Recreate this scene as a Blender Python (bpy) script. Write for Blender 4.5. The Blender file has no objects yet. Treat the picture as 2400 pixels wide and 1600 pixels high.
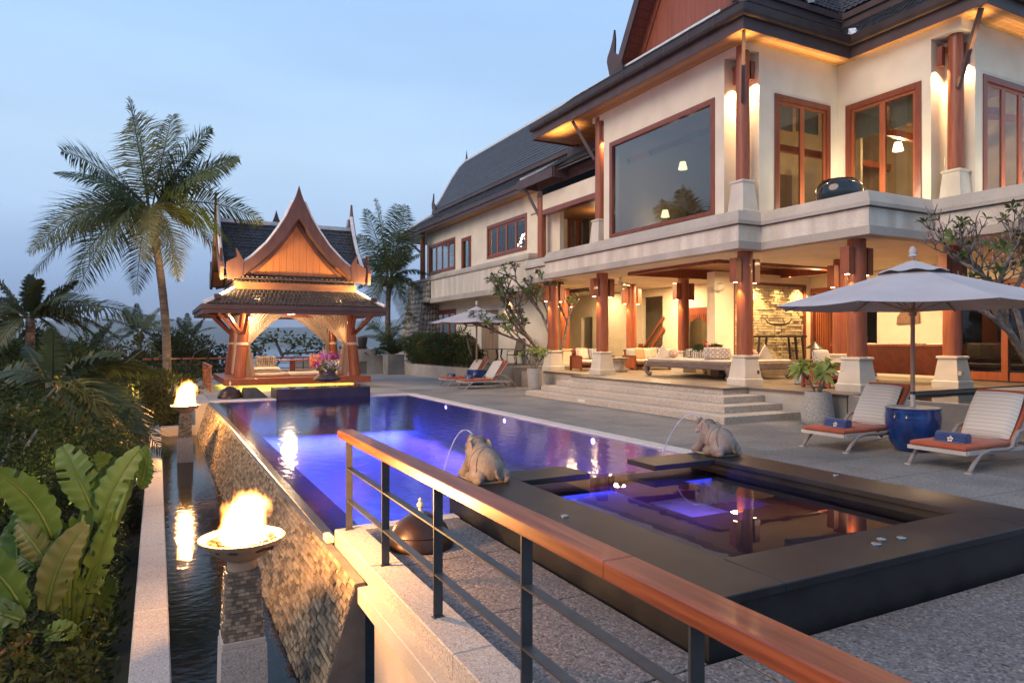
import bpy, bmesh, math, random
HAZE=True
from mathutils import Vector, Matrix, noise as mnoise
R=math.radians; PI=math.pi
rnd=random.Random(7)
sc=bpy.context.scene
C=sc.collection
# ---------------------------------------------------------------- camera, world, sun, exposure
cd=bpy.data.cameras.new('camera'); cam=bpy.data.objects.new('camera',cd); C.objects.link(cam)
cam.location=(0,0,1.9); cam.rotation_euler=(R(90),0,-math.atan2(832,1600))
cd.sensor_width=36; cd.lens=24.0; cd.shift_y=-0.0008; cd.clip_end=20000; cd.clip_start=.05
sc.camera=cam
SUN_EL,SUN_AZ=36.0,262.0       # broad glow of the western evening sky, left of and a little behind the camera (azimuth clockwise from +Y)
w=bpy.data.worlds.new('World'); sc.world=w; w.use_nodes=True
nt=w.node_tree; nt.nodes.clear()
def N(t,typ,**k):
    n=t.nodes.new(typ)
    for a,b in k.items(): setattr(n,a,b)
    return n
def build_world():
    L=nt.links.new
    out=N(nt,'ShaderNodeOutputWorld'); bg=N(nt,'ShaderNodeBackground')
    sky=N(nt,'ShaderNodeTexSky',sky_type='NISHITA',sun_disc=False,sun_elevation=R(SUN_EL),sun_rotation=R(SUN_AZ))
    sky.altitude=30; sky.air_density=1.0; sky.dust_density=.6; sky.ozone_density=3.0
    # dusk: the clear part of the sky keeps its colour, a soft band of haze lies along the whole horizon
    tc=N(nt,'ShaderNodeTexCoord'); sp=N(nt,'ShaderNodeSeparateXYZ'); L(tc.outputs['Generated'],sp.inputs[0])
    ramp=N(nt,'ShaderNodeValToRGB'); e=ramp.color_ramp.elements
    e[0].position=0.0; e[0].color=(.165,.26,.45,1)
    e[1].position=1.0; e[1].color=(.25,.42,.75,1)
    for p,c in ((.03,(.205,.305,.50)),(.09,(.28,.405,.63)),(.16,(.415,.575,.80)),(.25,(.475,.655,.875)),(.36,(.395,.595,.88)),(.5,(.34,.545,.86))):
        q=e.new(p); q.color=(*c,1)
    L(sp.outputs['Z'],ramp.inputs[0])
    g=N(nt,'ShaderNodeGamma'); 
    mx=N(nt,'ShaderNodeMix',data_type='RGBA'); mx.inputs['Factor'].default_value=.9
    mul=N(nt,'ShaderNodeMix',data_type='RGBA',blend_type='MULTIPLY'); mul.inputs['Factor'].default_value=1; mul.inputs['B'].default_value=(.05,.05,.05,1)
    L(sky.outputs[0],mul.inputs['A']); L(mul.outputs['Result'],mx.inputs['A'])
    # thin drifting cloud veil
    mp=N(nt,'ShaderNodeMapping'); mp.inputs['Scale'].default_value=(1.2,1.2,5); L(tc.outputs['Generated'],mp.inputs[0])
    nz=N(nt,'ShaderNodeTexNoise'); nz.inputs['Scale'].default_value=1.6; nz.inputs['Detail'].default_value=5; L(mp.outputs[0],nz.inputs[0])
    mr=N(nt,'ShaderNodeMapRange'); mr.inputs[1].default_value=.35; mr.inputs[2].default_value=.75; mr.inputs[3].default_value=.93; mr.inputs[4].default_value=1.09; L(nz.outputs[0],mr.inputs[0])
    m2=N(nt,'ShaderNodeMix',data_type='RGBA',blend_type='MULTIPLY'); m2.inputs['Factor'].default_value=1
    L(ramp.outputs[0],m2.inputs['A']); L(mr.outputs[0],m2.inputs['B']); L(m2.outputs['Result'],mx.inputs['B'])
    L(mx.outputs['Result'],bg.inputs[0]); bg.inputs[1].default_value=.89
    L(bg.outputs[0],out.inputs[0])
build_world()
sd=bpy.data.lights.new('afterglow_sun','SUN'); sd.energy=1.5; sd.angle=R(40); sd.color=(1,.74,.54)
so=bpy.data.objects.new('afterglow_sun',sd); C.objects.link(so)
_el,_az=R(36),R(SUN_AZ); _d=Vector((math.sin(_az)*math.cos(_el),math.cos(_az)*math.cos(_el),math.sin(_el)))
so.rotation_euler=_d.to_track_quat('Z','Y').to_euler()
sc.view_settings.view_transform='Standard'; sc.view_settings.look='None'; sc.view_settings.exposure=.58; sc.view_settings.gamma=1; sc.view_settings.use_curve_mapping=False
sc.render.engine='CYCLES'
cy=sc.cycles; cy.use_denoising=True; cy.max_bounces=8; cy.diffuse_bounces=3; cy.glossy_bounces=4; cy.transparent_max_bounces=12; cy.transmission_bounces=4
cy.sample_clamp_indirect=4; cy.caustics_reflective=False; cy.caustics_refractive=False; cy.use_light_tree=True
# ---------------------------------------------------------------- mesh builder
WO={}                                   # world offset of each parent
class MB:
    def __init__(s): s.v=[]; s.f=[]; s.m=[]; s.mi=0; s.sm=False
    def add(s,vs,fs):
        b=len(s.v); s.v+= [tuple(p) for p in vs]; s.f+=[tuple(b+i for i in f) for f in fs]; s.m+=[s.mi]*len(fs); return s
    def box(s,x0,x1,y0,y1,z0,z1,bev=0):
        if bev and min(x1-x0,y1-y0,z1-z0)>2.2*bev:
            b=bev; V=[]
            for z,i in ((z0,b),(z0+b,0),(z1-b,0),(z1,b)):
                V+=[(x0+i,y0+i,z),(x1-i,y0+i,z),(x1-i,y1-i,z),(x0+i,y1-i,z)] if i else [(x0,y0,z),(x1,y0,z),(x1,y1,z),(x0,y1,z)]
            F=[(3,2,1,0),(12,13,14,15)]
            for k in range(3):
                for j in range(4):
                    a=k*4+j; c=k*4+(j+1)%4; F.append((a,c,c+4,a+4))
            return s.add(V,F)
        return s.add([(x0,y0,z0),(x1,y0,z0),(x1,y1,z0),(x0,y1,z0),(x0,y0,z1),(x1,y0,z1),(x1,y1,z1),(x0,y1,z1)],
          [(3,2,1,0),(4,5,6,7),(0,1,5,4),(1,2,6,5),(2,3,7,6),(3,0,4,7)])
    def hexa(s,p):      # 8 points: bottom loop (ccw from above), top loop
        return s.add(p,[(3,2,1,0),(4,5,6,7),(0,1,5,4),(1,2,6,5),(2,3,7,6),(3,0,4,7)])
    def bar(s,a,b,wd,ht,up=(0,0,1)):    # square bar from a to b
        a=Vector(a); b=Vector(b); t=(b-a).normalized(); up=Vector(up)
        if abs(t.dot(up))>.99: up=Vector((0,1,0))
        sx=t.cross(up).normalized(); uz=sx.cross(t).normalized()
        o=[(-wd/2,-ht/2),(wd/2,-ht/2),(wd/2,ht/2),(-wd/2,ht/2)]
        A=[a+sx*i+uz*j for i,j in o]; B=[b+sx*i+uz*j for i,j in o]
        return s.add(A+B,[(0,1,2,3),(7,6,5,4),(0,4,5,1),(1,5,6,2),(2,6,7,3),(3,7,4,0)])
    def prism(s,pts,h):                 # pts: list of 3D points of a planar polygon, h: extrude vector
        n=len(pts); h=Vector(h); P=[Vector(p) for p in pts]
        return s.add(P+[p+h for p in P],[tuple(range(n-1,-1,-1)),tuple(range(n,2*n))]+[(i,(i+1)%n,n+(i+1)%n,n+i) for i in range(n)])
    def strip(s,A,B,h):                 # solid between two polylines A,B extruded by h (for concave shapes)
        n=len(A); h=Vector(h); A=[Vector(p) for p in A]; B=[Vector(p) for p in B]
        V=A+B+[p+h for p in A]+[p+h for p in B]; F=[]
        for i in range(n-1):
            F+=[(i,i+1,n+i+1,n+i),(2*n+i,3*n+i,3*n+i+1,2*n+i+1),(i,2*n+i,2*n+i+1,i+1),(n+i,n+i+1,3*n+i+1,3*n+i)]
        F+=[(0,n,3*n,2*n),(n-1,3*n-1,4*n-1,2*n-1)]
        return s.add(V,F)
    def tube(s,path,rad,seg=8,cap=True,sq=1):
        P=[Vector(p) for p in path]; n=len(P)
        if not hasattr(rad,'__len__'): rad=[rad]*n
        V=[];F=[]; pr=None
        for i in range(n):
            t=(P[min(i+1,n-1)]-P[max(i-1,0)])
            t=t.normalized() if t.length>1e-9 else Vector((0,0,1))
            if pr is None:
                up=Vector((0,0,1)) if abs(t.z)<.9 else Vector((1,0,0)); a=t.cross(up).normalized()
            else:
                a=(pr-t*pr.dot(t)); a=a.normalized() if a.length>1e-6 else t.orthogonal().normalized()
            pr=a; b=t.cross(a)
            for k in range(seg):
                an=2*PI*k/seg; V.append(P[i]+a*(math.cos(an)*rad[i])+b*(math.sin(an)*rad[i]*sq))
        for i in range(n-1):
            for k in range(seg):
                k2=(k+1)%seg; F.append((i*seg+k,i*seg+k2,(i+1)*seg+k2,(i+1)*seg+k))
        if cap: F+=[tuple(range(seg-1,-1,-1)),tuple((n-1)*seg+k for k in range(seg))]
        return s.add(V,F)
    def lathe(s,prof,seg=24,c=(0,0,0),sx=1,sy=1,cap=True,rot=0):
        V=[];F=[]; n=len(prof)
        for r,z in prof:
            for k in range(seg):
                a=2*PI*k/seg+rot; V.append((c[0]+r*math.cos(a)*sx,c[1]+r*math.sin(a)*sy,c[2]+z))
        for i in range(n-1):
            for k in range(seg):
                k2=(k+1)%seg; F.append((i*seg+k,i*seg+k2,(i+1)*seg+k2,(i+1)*seg+k))
        if cap: F+=[tuple(range(seg-1,-1,-1)),tuple((n-1)*seg+k for k in range(seg))]
        return s.add(V,F)
    def grid(s,fn,nu,nv):
        V=[fn(i/nu,j/nv) for i in range(nu+1) for j in range(nv+1)]
        return s.add(V,[(i*(nv+1)+j,(i+1)*(nv+1)+j,(i+1)*(nv+1)+j+1,i*(nv+1)+j+1) for i in range(nu) for j in range(nv)])
    def sphere(s,c,r,seg=12,rings=8,sx=1,sy=1,sz=1):
        return s.lathe([(max(1e-4,math.sin(PI*i/rings))*r,-math.cos(PI*i/rings)*r*sz) for i in range(rings+1)],seg,c,sx,sy,cap=False)
    def mesh(s,name,mats,off=(0,0,0),smooth=False):
        me=bpy.data.meshes.new(name); ox,oy,oz=off
        me.from_pydata([(a-ox,b-oy,c-oz) for a,b,c in s.v],[],s.f)
        if not isinstance(mats,(list,tuple)): mats=[mats]
        for m in mats: me.materials.append(m)
        if any(s.m): me.polygons.foreach_set('material_index',s.m)
        if smooth: me.polygons.foreach_set('use_smooth',[True]*len(me.polygons))
        me.update(); return me
    def build(s,name,mats,parent=None,smooth=False,label=None,kind=None,autos=None):
        off=WO.get(parent,(0,0,0)) if parent else (0,0,0)
        me=s.mesh(name,mats,off,smooth)
        if autos is not None:
            me.polygons.foreach_set('use_smooth',[True]*len(me.polygons)); me.set_sharp_from_angle(angle=R(autos))
        o=bpy.data.objects.new(name,me); C.objects.link(o)
        if parent: o.parent=parent; WO[o]=off
        if label: o['label']=label
        if kind: o['kind']=kind
        return o
def thing(name,label,cat,loc=(0,0,0),group=None,rz=0,local=False):
    o=bpy.data.objects.new(name,None); C.objects.link(o); o.location=loc; o.rotation_euler=(0,0,rz); o.empty_display_size=.1
    o['label']=label; o['category']=cat
    if group: o['group']=group
    WO[o]=(0,0,0) if local else tuple(loc)
    return o
def tag(o,label,cat,group=None):
    o['label']=label; o['category']=cat
    if group: o['group']=group
    return o
def part(name,parent,loc=None):      # an Empty part that groups its sub-parts (world coordinates kept)
    o=bpy.data.objects.new(name,None); C.objects.link(o); o.parent=parent; WO[o]=WO.get(parent,(0,0,0)); o.empty_display_size=.1
    return o
def dup(root,loc,rz=0,label=None,group=None,scale=None):
    ch={}
    for o in bpy.data.objects:
        if o.parent: ch.setdefault(o.parent,[]).append(o)
    r=root.copy(); C.objects.link(r); r.location=loc; r.rotation_euler=(0,0,rz)
    if scale: r.scale=scale
    if label: r['label']=label
    if group: r['group']=group
    for a in ch.get(root,[]):
        c=a.copy(); C.objects.link(c); c.parent=r
        for b in ch.get(a,[]):
            d=b.copy(); C.objects.link(d); d.parent=c
    return r
def inst(me,name,parent,mat4=None):
    o=bpy.data.objects.new(name,me); C.objects.link(o)
    if parent: o.parent=parent
    if mat4 is not None: o.matrix_local=mat4
    return o
# ---------------------------------------------------------------- materials
def principled(name):
    m=bpy.data.materials.new(name); m.use_nodes=True; t=m.node_tree
    return m,t,t.nodes['Principled BSDF']
def M(name,c1,c2=None,scale=4,rough=.6,bump=0,bscale=None,metal=0,stretch=(1,1,1),detail=6,spec=None,lo=.35,hi=.65,coat=0,sheen=0,fine=None,trans=0):
    m,t,b=principled(name); L=t.links.new
    b.inputs['Roughness'].default_value=rough; b.inputs['Metallic'].default_value=metal
    if spec is not None: b.inputs['Specular IOR Level'].default_value=spec
    if coat: b.inputs['Coat Weight'].default_value=coat; b.inputs['Coat Roughness'].default_value=.06
    if sheen: b.inputs['Sheen Weight'].default_value=sheen
    tc=N(t,'ShaderNodeTexCoord'); mp=N(t,'ShaderNodeMapping'); mp.inputs['Scale'].default_value=stretch; L(tc.outputs['Object'],mp.inputs[0])
    if c2 is None: b.inputs['Base Color'].default_value=(*c1,1)
    else:
        nz=N(t,'ShaderNodeTexNoise'); nz.inputs['Scale'].default_value=scale; nz.inputs['Detail'].default_value=detail; L(mp.outputs[0],nz.inputs[0])
        r=N(t,'ShaderNodeValToRGB'); r.color_ramp.elements[0].position=lo; r.color_ramp.elements[1].position=hi
        r.color_ramp.elements[0].color=(*c1,1); r.color_ramp.elements[1].color=(*c2,1); L(nz.outputs[0],r.inputs[0])
        col=r.outputs[0]
        if fine:                         # (scale, amount): fine grain over the large variation
            n2=N(t,'ShaderNodeTexNoise'); n2.inputs['Scale'].default_value=fine[0]; n2.inputs['Detail'].default_value=2; L(mp.outputs[0],n2.inputs[0])
            r2=N(t,'ShaderNodeMapRange'); r2.inputs[1].default_value=.36; r2.inputs[2].default_value=.64; r2.inputs[3].default_value=1-fine[1]; r2.inputs[4].default_value=1+fine[1]; L(n2.outputs[0],r2.inputs[0])
            mx=N(t,'ShaderNodeMix',data_type='RGBA',blend_type='MULTIPLY'); mx.inputs['Factor'].default_value=1; L(col,mx.inputs['A']); L(r2.outputs[0],mx.inputs['B']); col=mx.outputs['Result']
        L(col,b.inputs['Base Color'])
    if bump:
        n3=N(t,'ShaderNodeTexNoise'); n3.inputs['Scale'].default_value=bscale or scale*4; n3.inputs['Detail'].default_value=4; L(mp.outputs[0],n3.inputs[0])
        bp=N(t,'ShaderNodeBump'); bp.inputs['Strength'].default_value=bump; bp.inputs['Distance'].default_value=.01; L(n3.outputs[0],bp.inputs['Height']); L(bp.outputs[0],b.inputs['Normal'])
    return m
def Leaf(name,c1,c2,scale=1.2,rough=.5,tl=.25,spec=.35):
    m,t,b=principled(name); L=t.links.new
    b.inputs['Roughness'].default_value=rough; b.inputs['Specular IOR Level'].default_value=spec
    tc=N(t,'ShaderNodeTexCoord'); nz=N(t,'ShaderNodeTexNoise'); nz.inputs['Scale'].default_value=scale; nz.inputs['Detail'].default_value=6; L(tc.outputs['Object'],nz.inputs[0])
    r=N(t,'ShaderNodeValToRGB'); r.color_ramp.elements[0].position=.36; r.color_ramp.elements[1].position=.66
    r.color_ramp.elements[0].color=(*c1,1); r.color_ramp.elements[1].color=(*c2,1); L(nz.outputs[0],r.inputs[0]); L(r.outputs[0],b.inputs['Base Color'])
    tr=N(t,'ShaderNodeBsdfTranslucent'); L(r.outputs[0],tr.inputs[0]); mx=N(t,'ShaderNodeMixShader'); mx.inputs[0].default_value=tl
    L(b.outputs[0],mx.inputs[1]); L(tr.outputs[0],mx.inputs[2]); L(mx.outputs[0],t.nodes['Material Output'].inputs[0])
    return m
def Pebble(name,cols,scale=90,rough=.75,bump=.5,big=.12):
    m,t,b=principled(name); L=t.links.new; b.inputs['Roughness'].default_value=rough
    tc=N(t,'ShaderNodeTexCoord'); vo=N(t,'ShaderNodeTexVoronoi'); vo.inputs['Scale'].default_value=scale; L(tc.outputs['Object'],vo.inputs[0])
    sp=N(t,'ShaderNodeSeparateColor'); L(vo.outputs['Color'],sp.inputs[0])
    r=N(t,'ShaderNodeValToRGB'); r.color_ramp.interpolation='LINEAR'; e=r.color_ramp.elements
    e[0].position=0; e[0].color=(*cols[0],1); e[1].position=1; e[1].color=(*cols[-1],1)
    for i,c in enumerate(cols[1:-1]): q=e.new((i+1)/(len(cols)-1)); q.color=(*c,1)
    L(sp.outputs[0],r.inputs[0])
    nz=N(t,'ShaderNodeTexNoise'); nz.inputs['Scale'].default_value=.9; nz.inputs['Detail'].default_value=5; L(tc.outputs['Object'],nz.inputs[0])
    mr=N(t,'ShaderNodeMapRange'); mr.inputs[1].default_value=.3; mr.inputs[2].default_value=.7; mr.inputs[3].default_value=1-big; mr.inputs[4].default_value=1+big; L(nz.outputs[0],mr.inputs[0])
    mx=N(t,'ShaderNodeMix',data_type='RGBA',blend_type='MULTIPLY'); mx.inputs['Factor'].default_value=1; L(r.outputs[0],mx.inputs['A']); L(mr.outputs[0],mx.inputs['B']); L(mx.outputs['Result'],b.inputs['Base Color'])
    bp=N(t,'ShaderNodeBump'); bp.inputs['Strength'].default_value=bump; bp.inputs['Distance'].default_value=.004; bp.invert=True; L(vo.outputs['Distance'],bp.inputs['Height']); L(bp.outputs[0],b.inputs['Normal'])
    return m
def Emit(name,c,s):
    m=bpy.data.materials.new(name); m.use_nodes=True; t=m.node_tree; t.nodes.clear()
    o=N(t,'ShaderNodeOutputMaterial'); e=N(t,'ShaderNodeEmission'); e.inputs[0].default_value=(*c,1); e.inputs[1].default_value=s; t.links.new(e.outputs[0],o.inputs[0]); return m
def Water(name,tint,rough=.02,bump=.12,bscale=1.2,stretch=(1,1,1),ior=1.33,detail=3,boost=1,solid=False):
    m=bpy.data.materials.new(name); m.use_nodes=True; t=m.node_tree; t.nodes.clear(); L=t.links.new
    o=N(t,'ShaderNodeOutputMaterial'); tr=N(t,'ShaderNodeBsdfTransparent'); tr.inputs[0].default_value=(*tint,1)
    gl=N(t,'ShaderNodeBsdfGlossy'); gl.inputs['Roughness'].default_value=rough
    fr=N(t,'ShaderNodeFresnel'); fr.inputs[0].default_value=ior; mx=N(t,'ShaderNodeMixShader')
    tc=N(t,'ShaderNodeTexCoord'); mp=N(t,'ShaderNodeMapping'); mp.inputs['Scale'].default_value=stretch; L(tc.outputs['Object'],mp.inputs[0])
    nz=N(t,'ShaderNodeTexNoise'); nz.inputs['Scale'].default_value=bscale; nz.inputs['Detail'].default_value=detail; L(mp.outputs[0],nz.inputs[0])
    bp=N(t,'ShaderNodeBump'); bp.inputs['Strength'].default_value=bump; bp.inputs['Distance'].default_value=.05; L(nz.outputs[0],bp.inputs['Height'])
    L(bp.outputs[0],gl.inputs['Normal']); L(bp.outputs[0],fr.inputs['Normal'])
    if solid:                        # a pane with two faces: only the face turned to the viewer mirrors
        ge=N(t,'ShaderNodeNewGeometry'); iv=N(t,'ShaderNodeMath',operation='SUBTRACT'); iv.inputs[0].default_value=boost; mb=N(t,'ShaderNodeMath',operation='MULTIPLY'); mb.inputs[1].default_value=boost; L(ge.outputs['Backfacing'],mb.inputs[0]); L(mb.outputs[0],iv.inputs[1]); mu=N(t,'ShaderNodeMath',operation='MULTIPLY',use_clamp=True); L(fr.outputs[0],mu.inputs[0]); L(iv.outputs[0],mu.inputs[1]); L(mu.outputs[0],mx.inputs[0])
    elif boost!=1:
        mu=N(t,'ShaderNodeMath',operation='MULTIPLY',use_clamp=True); mu.inputs[1].default_value=boost; L(fr.outputs[0],mu.inputs[0]); L(mu.outputs[0],mx.inputs[0])
    else: L(fr.outputs[0],mx.inputs[0])
    L(tr.outputs[0],mx.inputs[1]); L(gl.outputs[0],mx.inputs[2]); L(mx.outputs[0],o.inputs[0])
    return m
def Stripe(name,base,line,freq,wd,axis=0,rough=.85,vary=.06):
    m,t,b=principled(name); L=t.links.new; b.inputs['Roughness'].default_value=rough; b.inputs['Sheen Weight'].default_value=.2
    tc=N(t,'ShaderNodeTexCoord'); sp=N(t,'ShaderNodeSeparateXYZ'); L(tc.outputs['Object'],sp.inputs[0])
    mu=N(t,'ShaderNodeMath',operation='MULTIPLY'); mu.inputs[1].default_value=freq; L(sp.outputs[axis],mu.inputs[0])
    fr=N(t,'ShaderNodeMath',operation='FRACT'); L(mu.outputs[0],fr.inputs[0])
    r=N(t,'ShaderNodeValToRGB'); r.color_ramp.interpolation='CONSTANT'; e=r.color_ramp.elements; e[0].color=(*base,1); e[0].position=0; e[1].position=1-wd; e[1].color=(*line,1)
    q=e.new(.28); q.color=(*[x*.62+y*.38 for x,y in zip(base,line)],1); q=e.new(.28+wd*.6); q.color=(*base,1)
    L(fr.outputs[0],r.inputs[0]); L(r.outputs[0],b.inputs['Base Color'])
    wv=N(t,'ShaderNodeTexNoise'); wv.inputs['Scale'].default_value=300; L(tc.outputs['Object'],wv.inputs[0]); bp=N(t,'ShaderNodeBump'); bp.inputs['Strength'].default_value=.2; bp.inputs['Distance'].default_value=.002; L(wv.outputs[0],bp.inputs['Height']); L(bp.outputs[0],b.inputs['Normal'])
    return m
def Motif(name,base,ink,scale,thr=.32,rough=.9):   # printed cushion cloth: rings of a voronoi cell
    m,t,b=principled(name); L=t.links.new; b.inputs['Roughness'].default_value=rough
    tc=N(t,'ShaderNodeTexCoord'); vo=N(t,'ShaderNodeTexVoronoi'); vo.inputs['Scale'].default_value=scale; vo.inputs['Randomness'].default_value=.15; L(tc.outputs['Object'],vo.inputs[0])
    r=N(t,'ShaderNodeValToRGB'); r.color_ramp.interpolation='CONSTANT'; e=r.color_ramp.elements; e[0].color=(*base,1); e[1].position=thr; e[1].color=(*ink,1); q=e.new(thr+.2); q.color=(*base,1)
    L(vo.outputs['Distance'],r.inputs[0]); L(r.outputs[0],b.inputs['Base Color']); return m
m_cream=M('cream_render',(.70,.62,.475),(.78,.70,.55),1.3,.85,.15,60)
m_granite=Pebble('washed_granite_band',[(.31,.27,.22),(.44,.39,.325),(.50,.445,.375),(.37,.33,.28)],140,.8,.3,.16)
m_fascia=M('stained_fascia_render',(.52,.46,.37),(.72,.65,.54),1.6,.85,.2,50,stretch=(1.5,1.5,.22),fine=(70,.12))
m_deck=Pebble('pebble_wash_deck',[(.07,.07,.068),(.235,.225,.205),(.14,.136,.13),(.32,.30,.275)],75,.8,.6,.1)
m_deck2=Pebble('pebble_wash_walk',[(.055,.048,.046),(.19,.165,.15),(.10,.09,.085),(.27,.24,.22)],60,.8,.7,.1)
m_joint=M('deck_joint',(.08,.076,.07),(.12,.115,.105),3,.9)
m_deckv=[Pebble('pebble_wash_slab_%d'%i,[tuple(c*k for c in col) for col in ((.062,.060,.057),(.222,.212,.193),(.13,.126,.119),(.31,.292,.268))],105,.8,.6,.2) for i,k in enumerate((.92,1.0,1.07))]
m_step=Pebble('pebble_wash_steps',[(.22,.185,.15),(.50,.44,.37),(.34,.29,.235),(.62,.56,.48)],70,.8,.5,.08)
m_coping=Pebble('pebble_wash_coping',[(.30,.27,.24),(.60,.55,.49),(.45,.41,.36),(.66,.62,.56)],80,.75,.4,.08)
m_planter=M('render_planter_wall',(.36,.32,.27),(.46,.41,.35),1.5,.85,.2,40,fine=(60,.1))
m_floor=M('terrace_floor_tile',(.13,.10,.075),(.19,.15,.11),2,.38,.06,30)
m_trim=M('dark_slate_trim',(.09,.075,.07),(.13,.11,.10),4,.6,.1)
m_teak=M('red_teak',(.24,.062,.022),(.34,.095,.035),3,.42,.08,40,stretch=(6,6,.5),coat=.15)
m_teakd=M('dark_teak_frame',(.17,.040,.018),(.23,.058,.026),3,.4,.06,40,stretch=(4,4,.6),coat=.15)
m_teakh=M('teak_handrail',(.19,.040,.014),(.37,.088,.031),4,.36,.08,50,stretch=(8,.4,8),coat=.25)
m_board=[M('soffit_board_%s'%n,a,b_,2.2,.5,.08,30,stretch=(9,.7,9)) for n,a,b_ in (('honey',(.36,.17,.055),(.46,.24,.085)),('amber',(.31,.14,.045),(.40,.2,.07)),('pale',(.40,.205,.075),(.5,.27,.10)))]
m_fascw=M('plum_fascia_wood',(.062,.036,.034),(.088,.053,.05),2,.55,.08,30)
m_gutter=M('bronze_gutter',(.042,.026,.022),(.06,.038,.03),3,.42,.05,20,metal=.3)
m_tile=M('slate_roof_tile',(.035,.036,.042),(.075,.073,.076),6,.55,.2,60)
m_ridge=M('white_mortar_ridge',(.62,.62,.63),(.78,.78,.78),5,.8,.3,40)
m_redwall=M('red_gable_panel',(.24,.068,.04),(.31,.095,.055),2,.55,.05,30,stretch=(8,8,.4))
m_gablew=M('orange_gable_wood',(.42,.155,.045),(.52,.20,.06),2.5,.5,.05,30,stretch=(8,8,.4))
m_plinth=M('sandstone_plinth',(.54,.48,.39),(.63,.57,.47),2,.75,.15,50)
m_black=M('black_granite',(.018,.018,.020),(.032,.032,.034),6,.26,.04,80)
m_blackmat=M('black_granite_honed',(.013,.013,.014),(.025,.0245,.025),3,.40,.08,60,fine=(120,.18),spec=.28)
m_rail=M('grey_painted_steel',(.035,.037,.040),(.05,.052,.056),8,.42,.05,60)
m_glass=Water('window_glass',(.66,.68,.66),.004,0,1,ior=1.62,boost=1.3,solid=True)
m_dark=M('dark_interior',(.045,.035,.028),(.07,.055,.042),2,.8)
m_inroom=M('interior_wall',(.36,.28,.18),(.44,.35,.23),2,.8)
m_glassbig=Water('picture_window_glass',(.33,.36,.38),.004,0,1,ior=1.62,boost=2.6,solid=True)
m_blind=M('roman_blind_linen',(.30,.29,.22),(.36,.34,.26),20,.9,.2,150)
m_ledge=[M('ledger_stone_%d'%i,a,b_,7,.8,.5,45) for i,(a,b_) in enumerate((((.42,.33,.20),(.54,.44,.28)),((.34,.265,.165),(.45,.36,.23)),((.48,.39,.25),(.58,.49,.33)),((.38,.31,.2),(.48,.40,.27))))]
m_spill=[M('spill_stone_%d'%i,a,b_,9,.27,.6,45) for i,(a,b_) in enumerate((((.16,.125,.085),(.27,.21,.14)),((.23,.18,.12),(.34,.265,.18)),((.10,.08,.06),(.18,.145,.105)),((.29,.23,.155),(.40,.32,.22))))]
m_rubble=[M('rubble_stone_%d'%i,a,b_,6,.85,.5,40) for i,(a,b_) in enumerate((((.27,.24,.2),(.38,.34,.29)),((.2,.18,.155),(.29,.26,.225)),((.34,.31,.26),(.44,.4,.34))))]
m_mortar=M('wall_mortar',(.10,.09,.08),(.15,.135,.12),5,.9)
m_kerb=Pebble('granite_wash_kerb',[(.20,.172,.15),(.42,.38,.335),(.30,.27,.24),(.49,.45,.405)],110,.8,.35,.08)
m_pooltile=M('pool_tile',(.28,.29,.34),(.36,.37,.42),5,.35,.05,30)
m_warm=Emit('lamp_lens_warm',(1,.72,.38),14)
# ================================================================ SETTING
def struct(name,mb,mats,parent=None,**k):
    return mb.build(name,mats,parent,kind='structure',**k)
m_sea=None
def build_sea():
    m,t,b=principled('sea_water'); b.inputs['Base Color'].default_value=(.10,.17,.24,1); b.inputs['Roughness'].default_value=.12
    L=t.links.new; tc=N(t,'ShaderNodeTexCoord'); nz=N(t,'ShaderNodeTexNoise'); nz.inputs['Scale'].default_value=.08; nz.inputs['Detail'].default_value=8; L(tc.outputs['Object'],nz.inputs[0])
    bp=N(t,'ShaderNodeBump'); bp.inputs['Strength'].default_value=.35; bp.inputs['Distance'].default_value=2; L(nz.outputs[0],bp.inputs['Height']); L(bp.outputs[0],b.inputs['Normal'])
    s=MB(); s.lathe([(20,-26),(400,-26),(3000,-26),(9000,-26)],48,cap=False); struct('sea',s,m)
build_sea()
def hillz(x,y):
    a=max(0,-x-2.6); z=-1.75-.5*a
    if x>-.1: z=-1.0
    b=max(0,y-41); z-=.55*b
    z+=.5*mnoise.noise(Vector((x*.2,y*.2,0)))
    return max(-28,z)
def build_hill():
    m=M('hillside_soil',(.022,.020,.012),(.045,.042,.022),.6,.95,.6,6)
    s=MB(); xs=[-70+2.2*i for i in range(32)]+[-.12]; n=len(xs)
    s.grid(lambda u,v:(lambda x,y:(x,y,hillz(x,y)))(xs[min(n-1,round(u*(n-1)))],-12+v*82),n-1,44)
    s.grid(lambda u,v:(lambda x,y:(x,y,min(hillz(-5,y),-.6-max(0,y-40)*.6)))(-.12+u*70,36+v*34),20,20)
    struct('hillside',s,m)
build_hill()
def build_mountains():
    m=M('far_mountain_forest',(.035,.055,.035),(.06,.08,.05),.004,.95,.4,.02)
    def ridge(y0,amp,seed,x0,x1,base):
        s=MB()
        def f(u,v):
            x=x0+(x1-x0)*u
            h=base+amp*(.5+.5*mnoise.fractal(Vector((x*.0011+seed,seed,0)),1.0,2.0,6))
            e=min(1,u*6,(1-u)*6)
            t=1-abs(2*v-1); hh=h*e*(t**.8)
            return (x,y0+900*v+60*mnoise.noise(Vector((x*.004,v*3,seed))),-27+hh*(1+.16*mnoise.noise(Vector((x*.01,v*5,seed+3)))))
        s.grid(f,90,14); return s
    struct('mountains',ridge(2950,90,3.3,-4500,3800,42),m,smooth=True)
    struct('mountains',ridge(4100,150,8.7,-5500,5500,60),m,smooth=True)
build_mountains()
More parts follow.
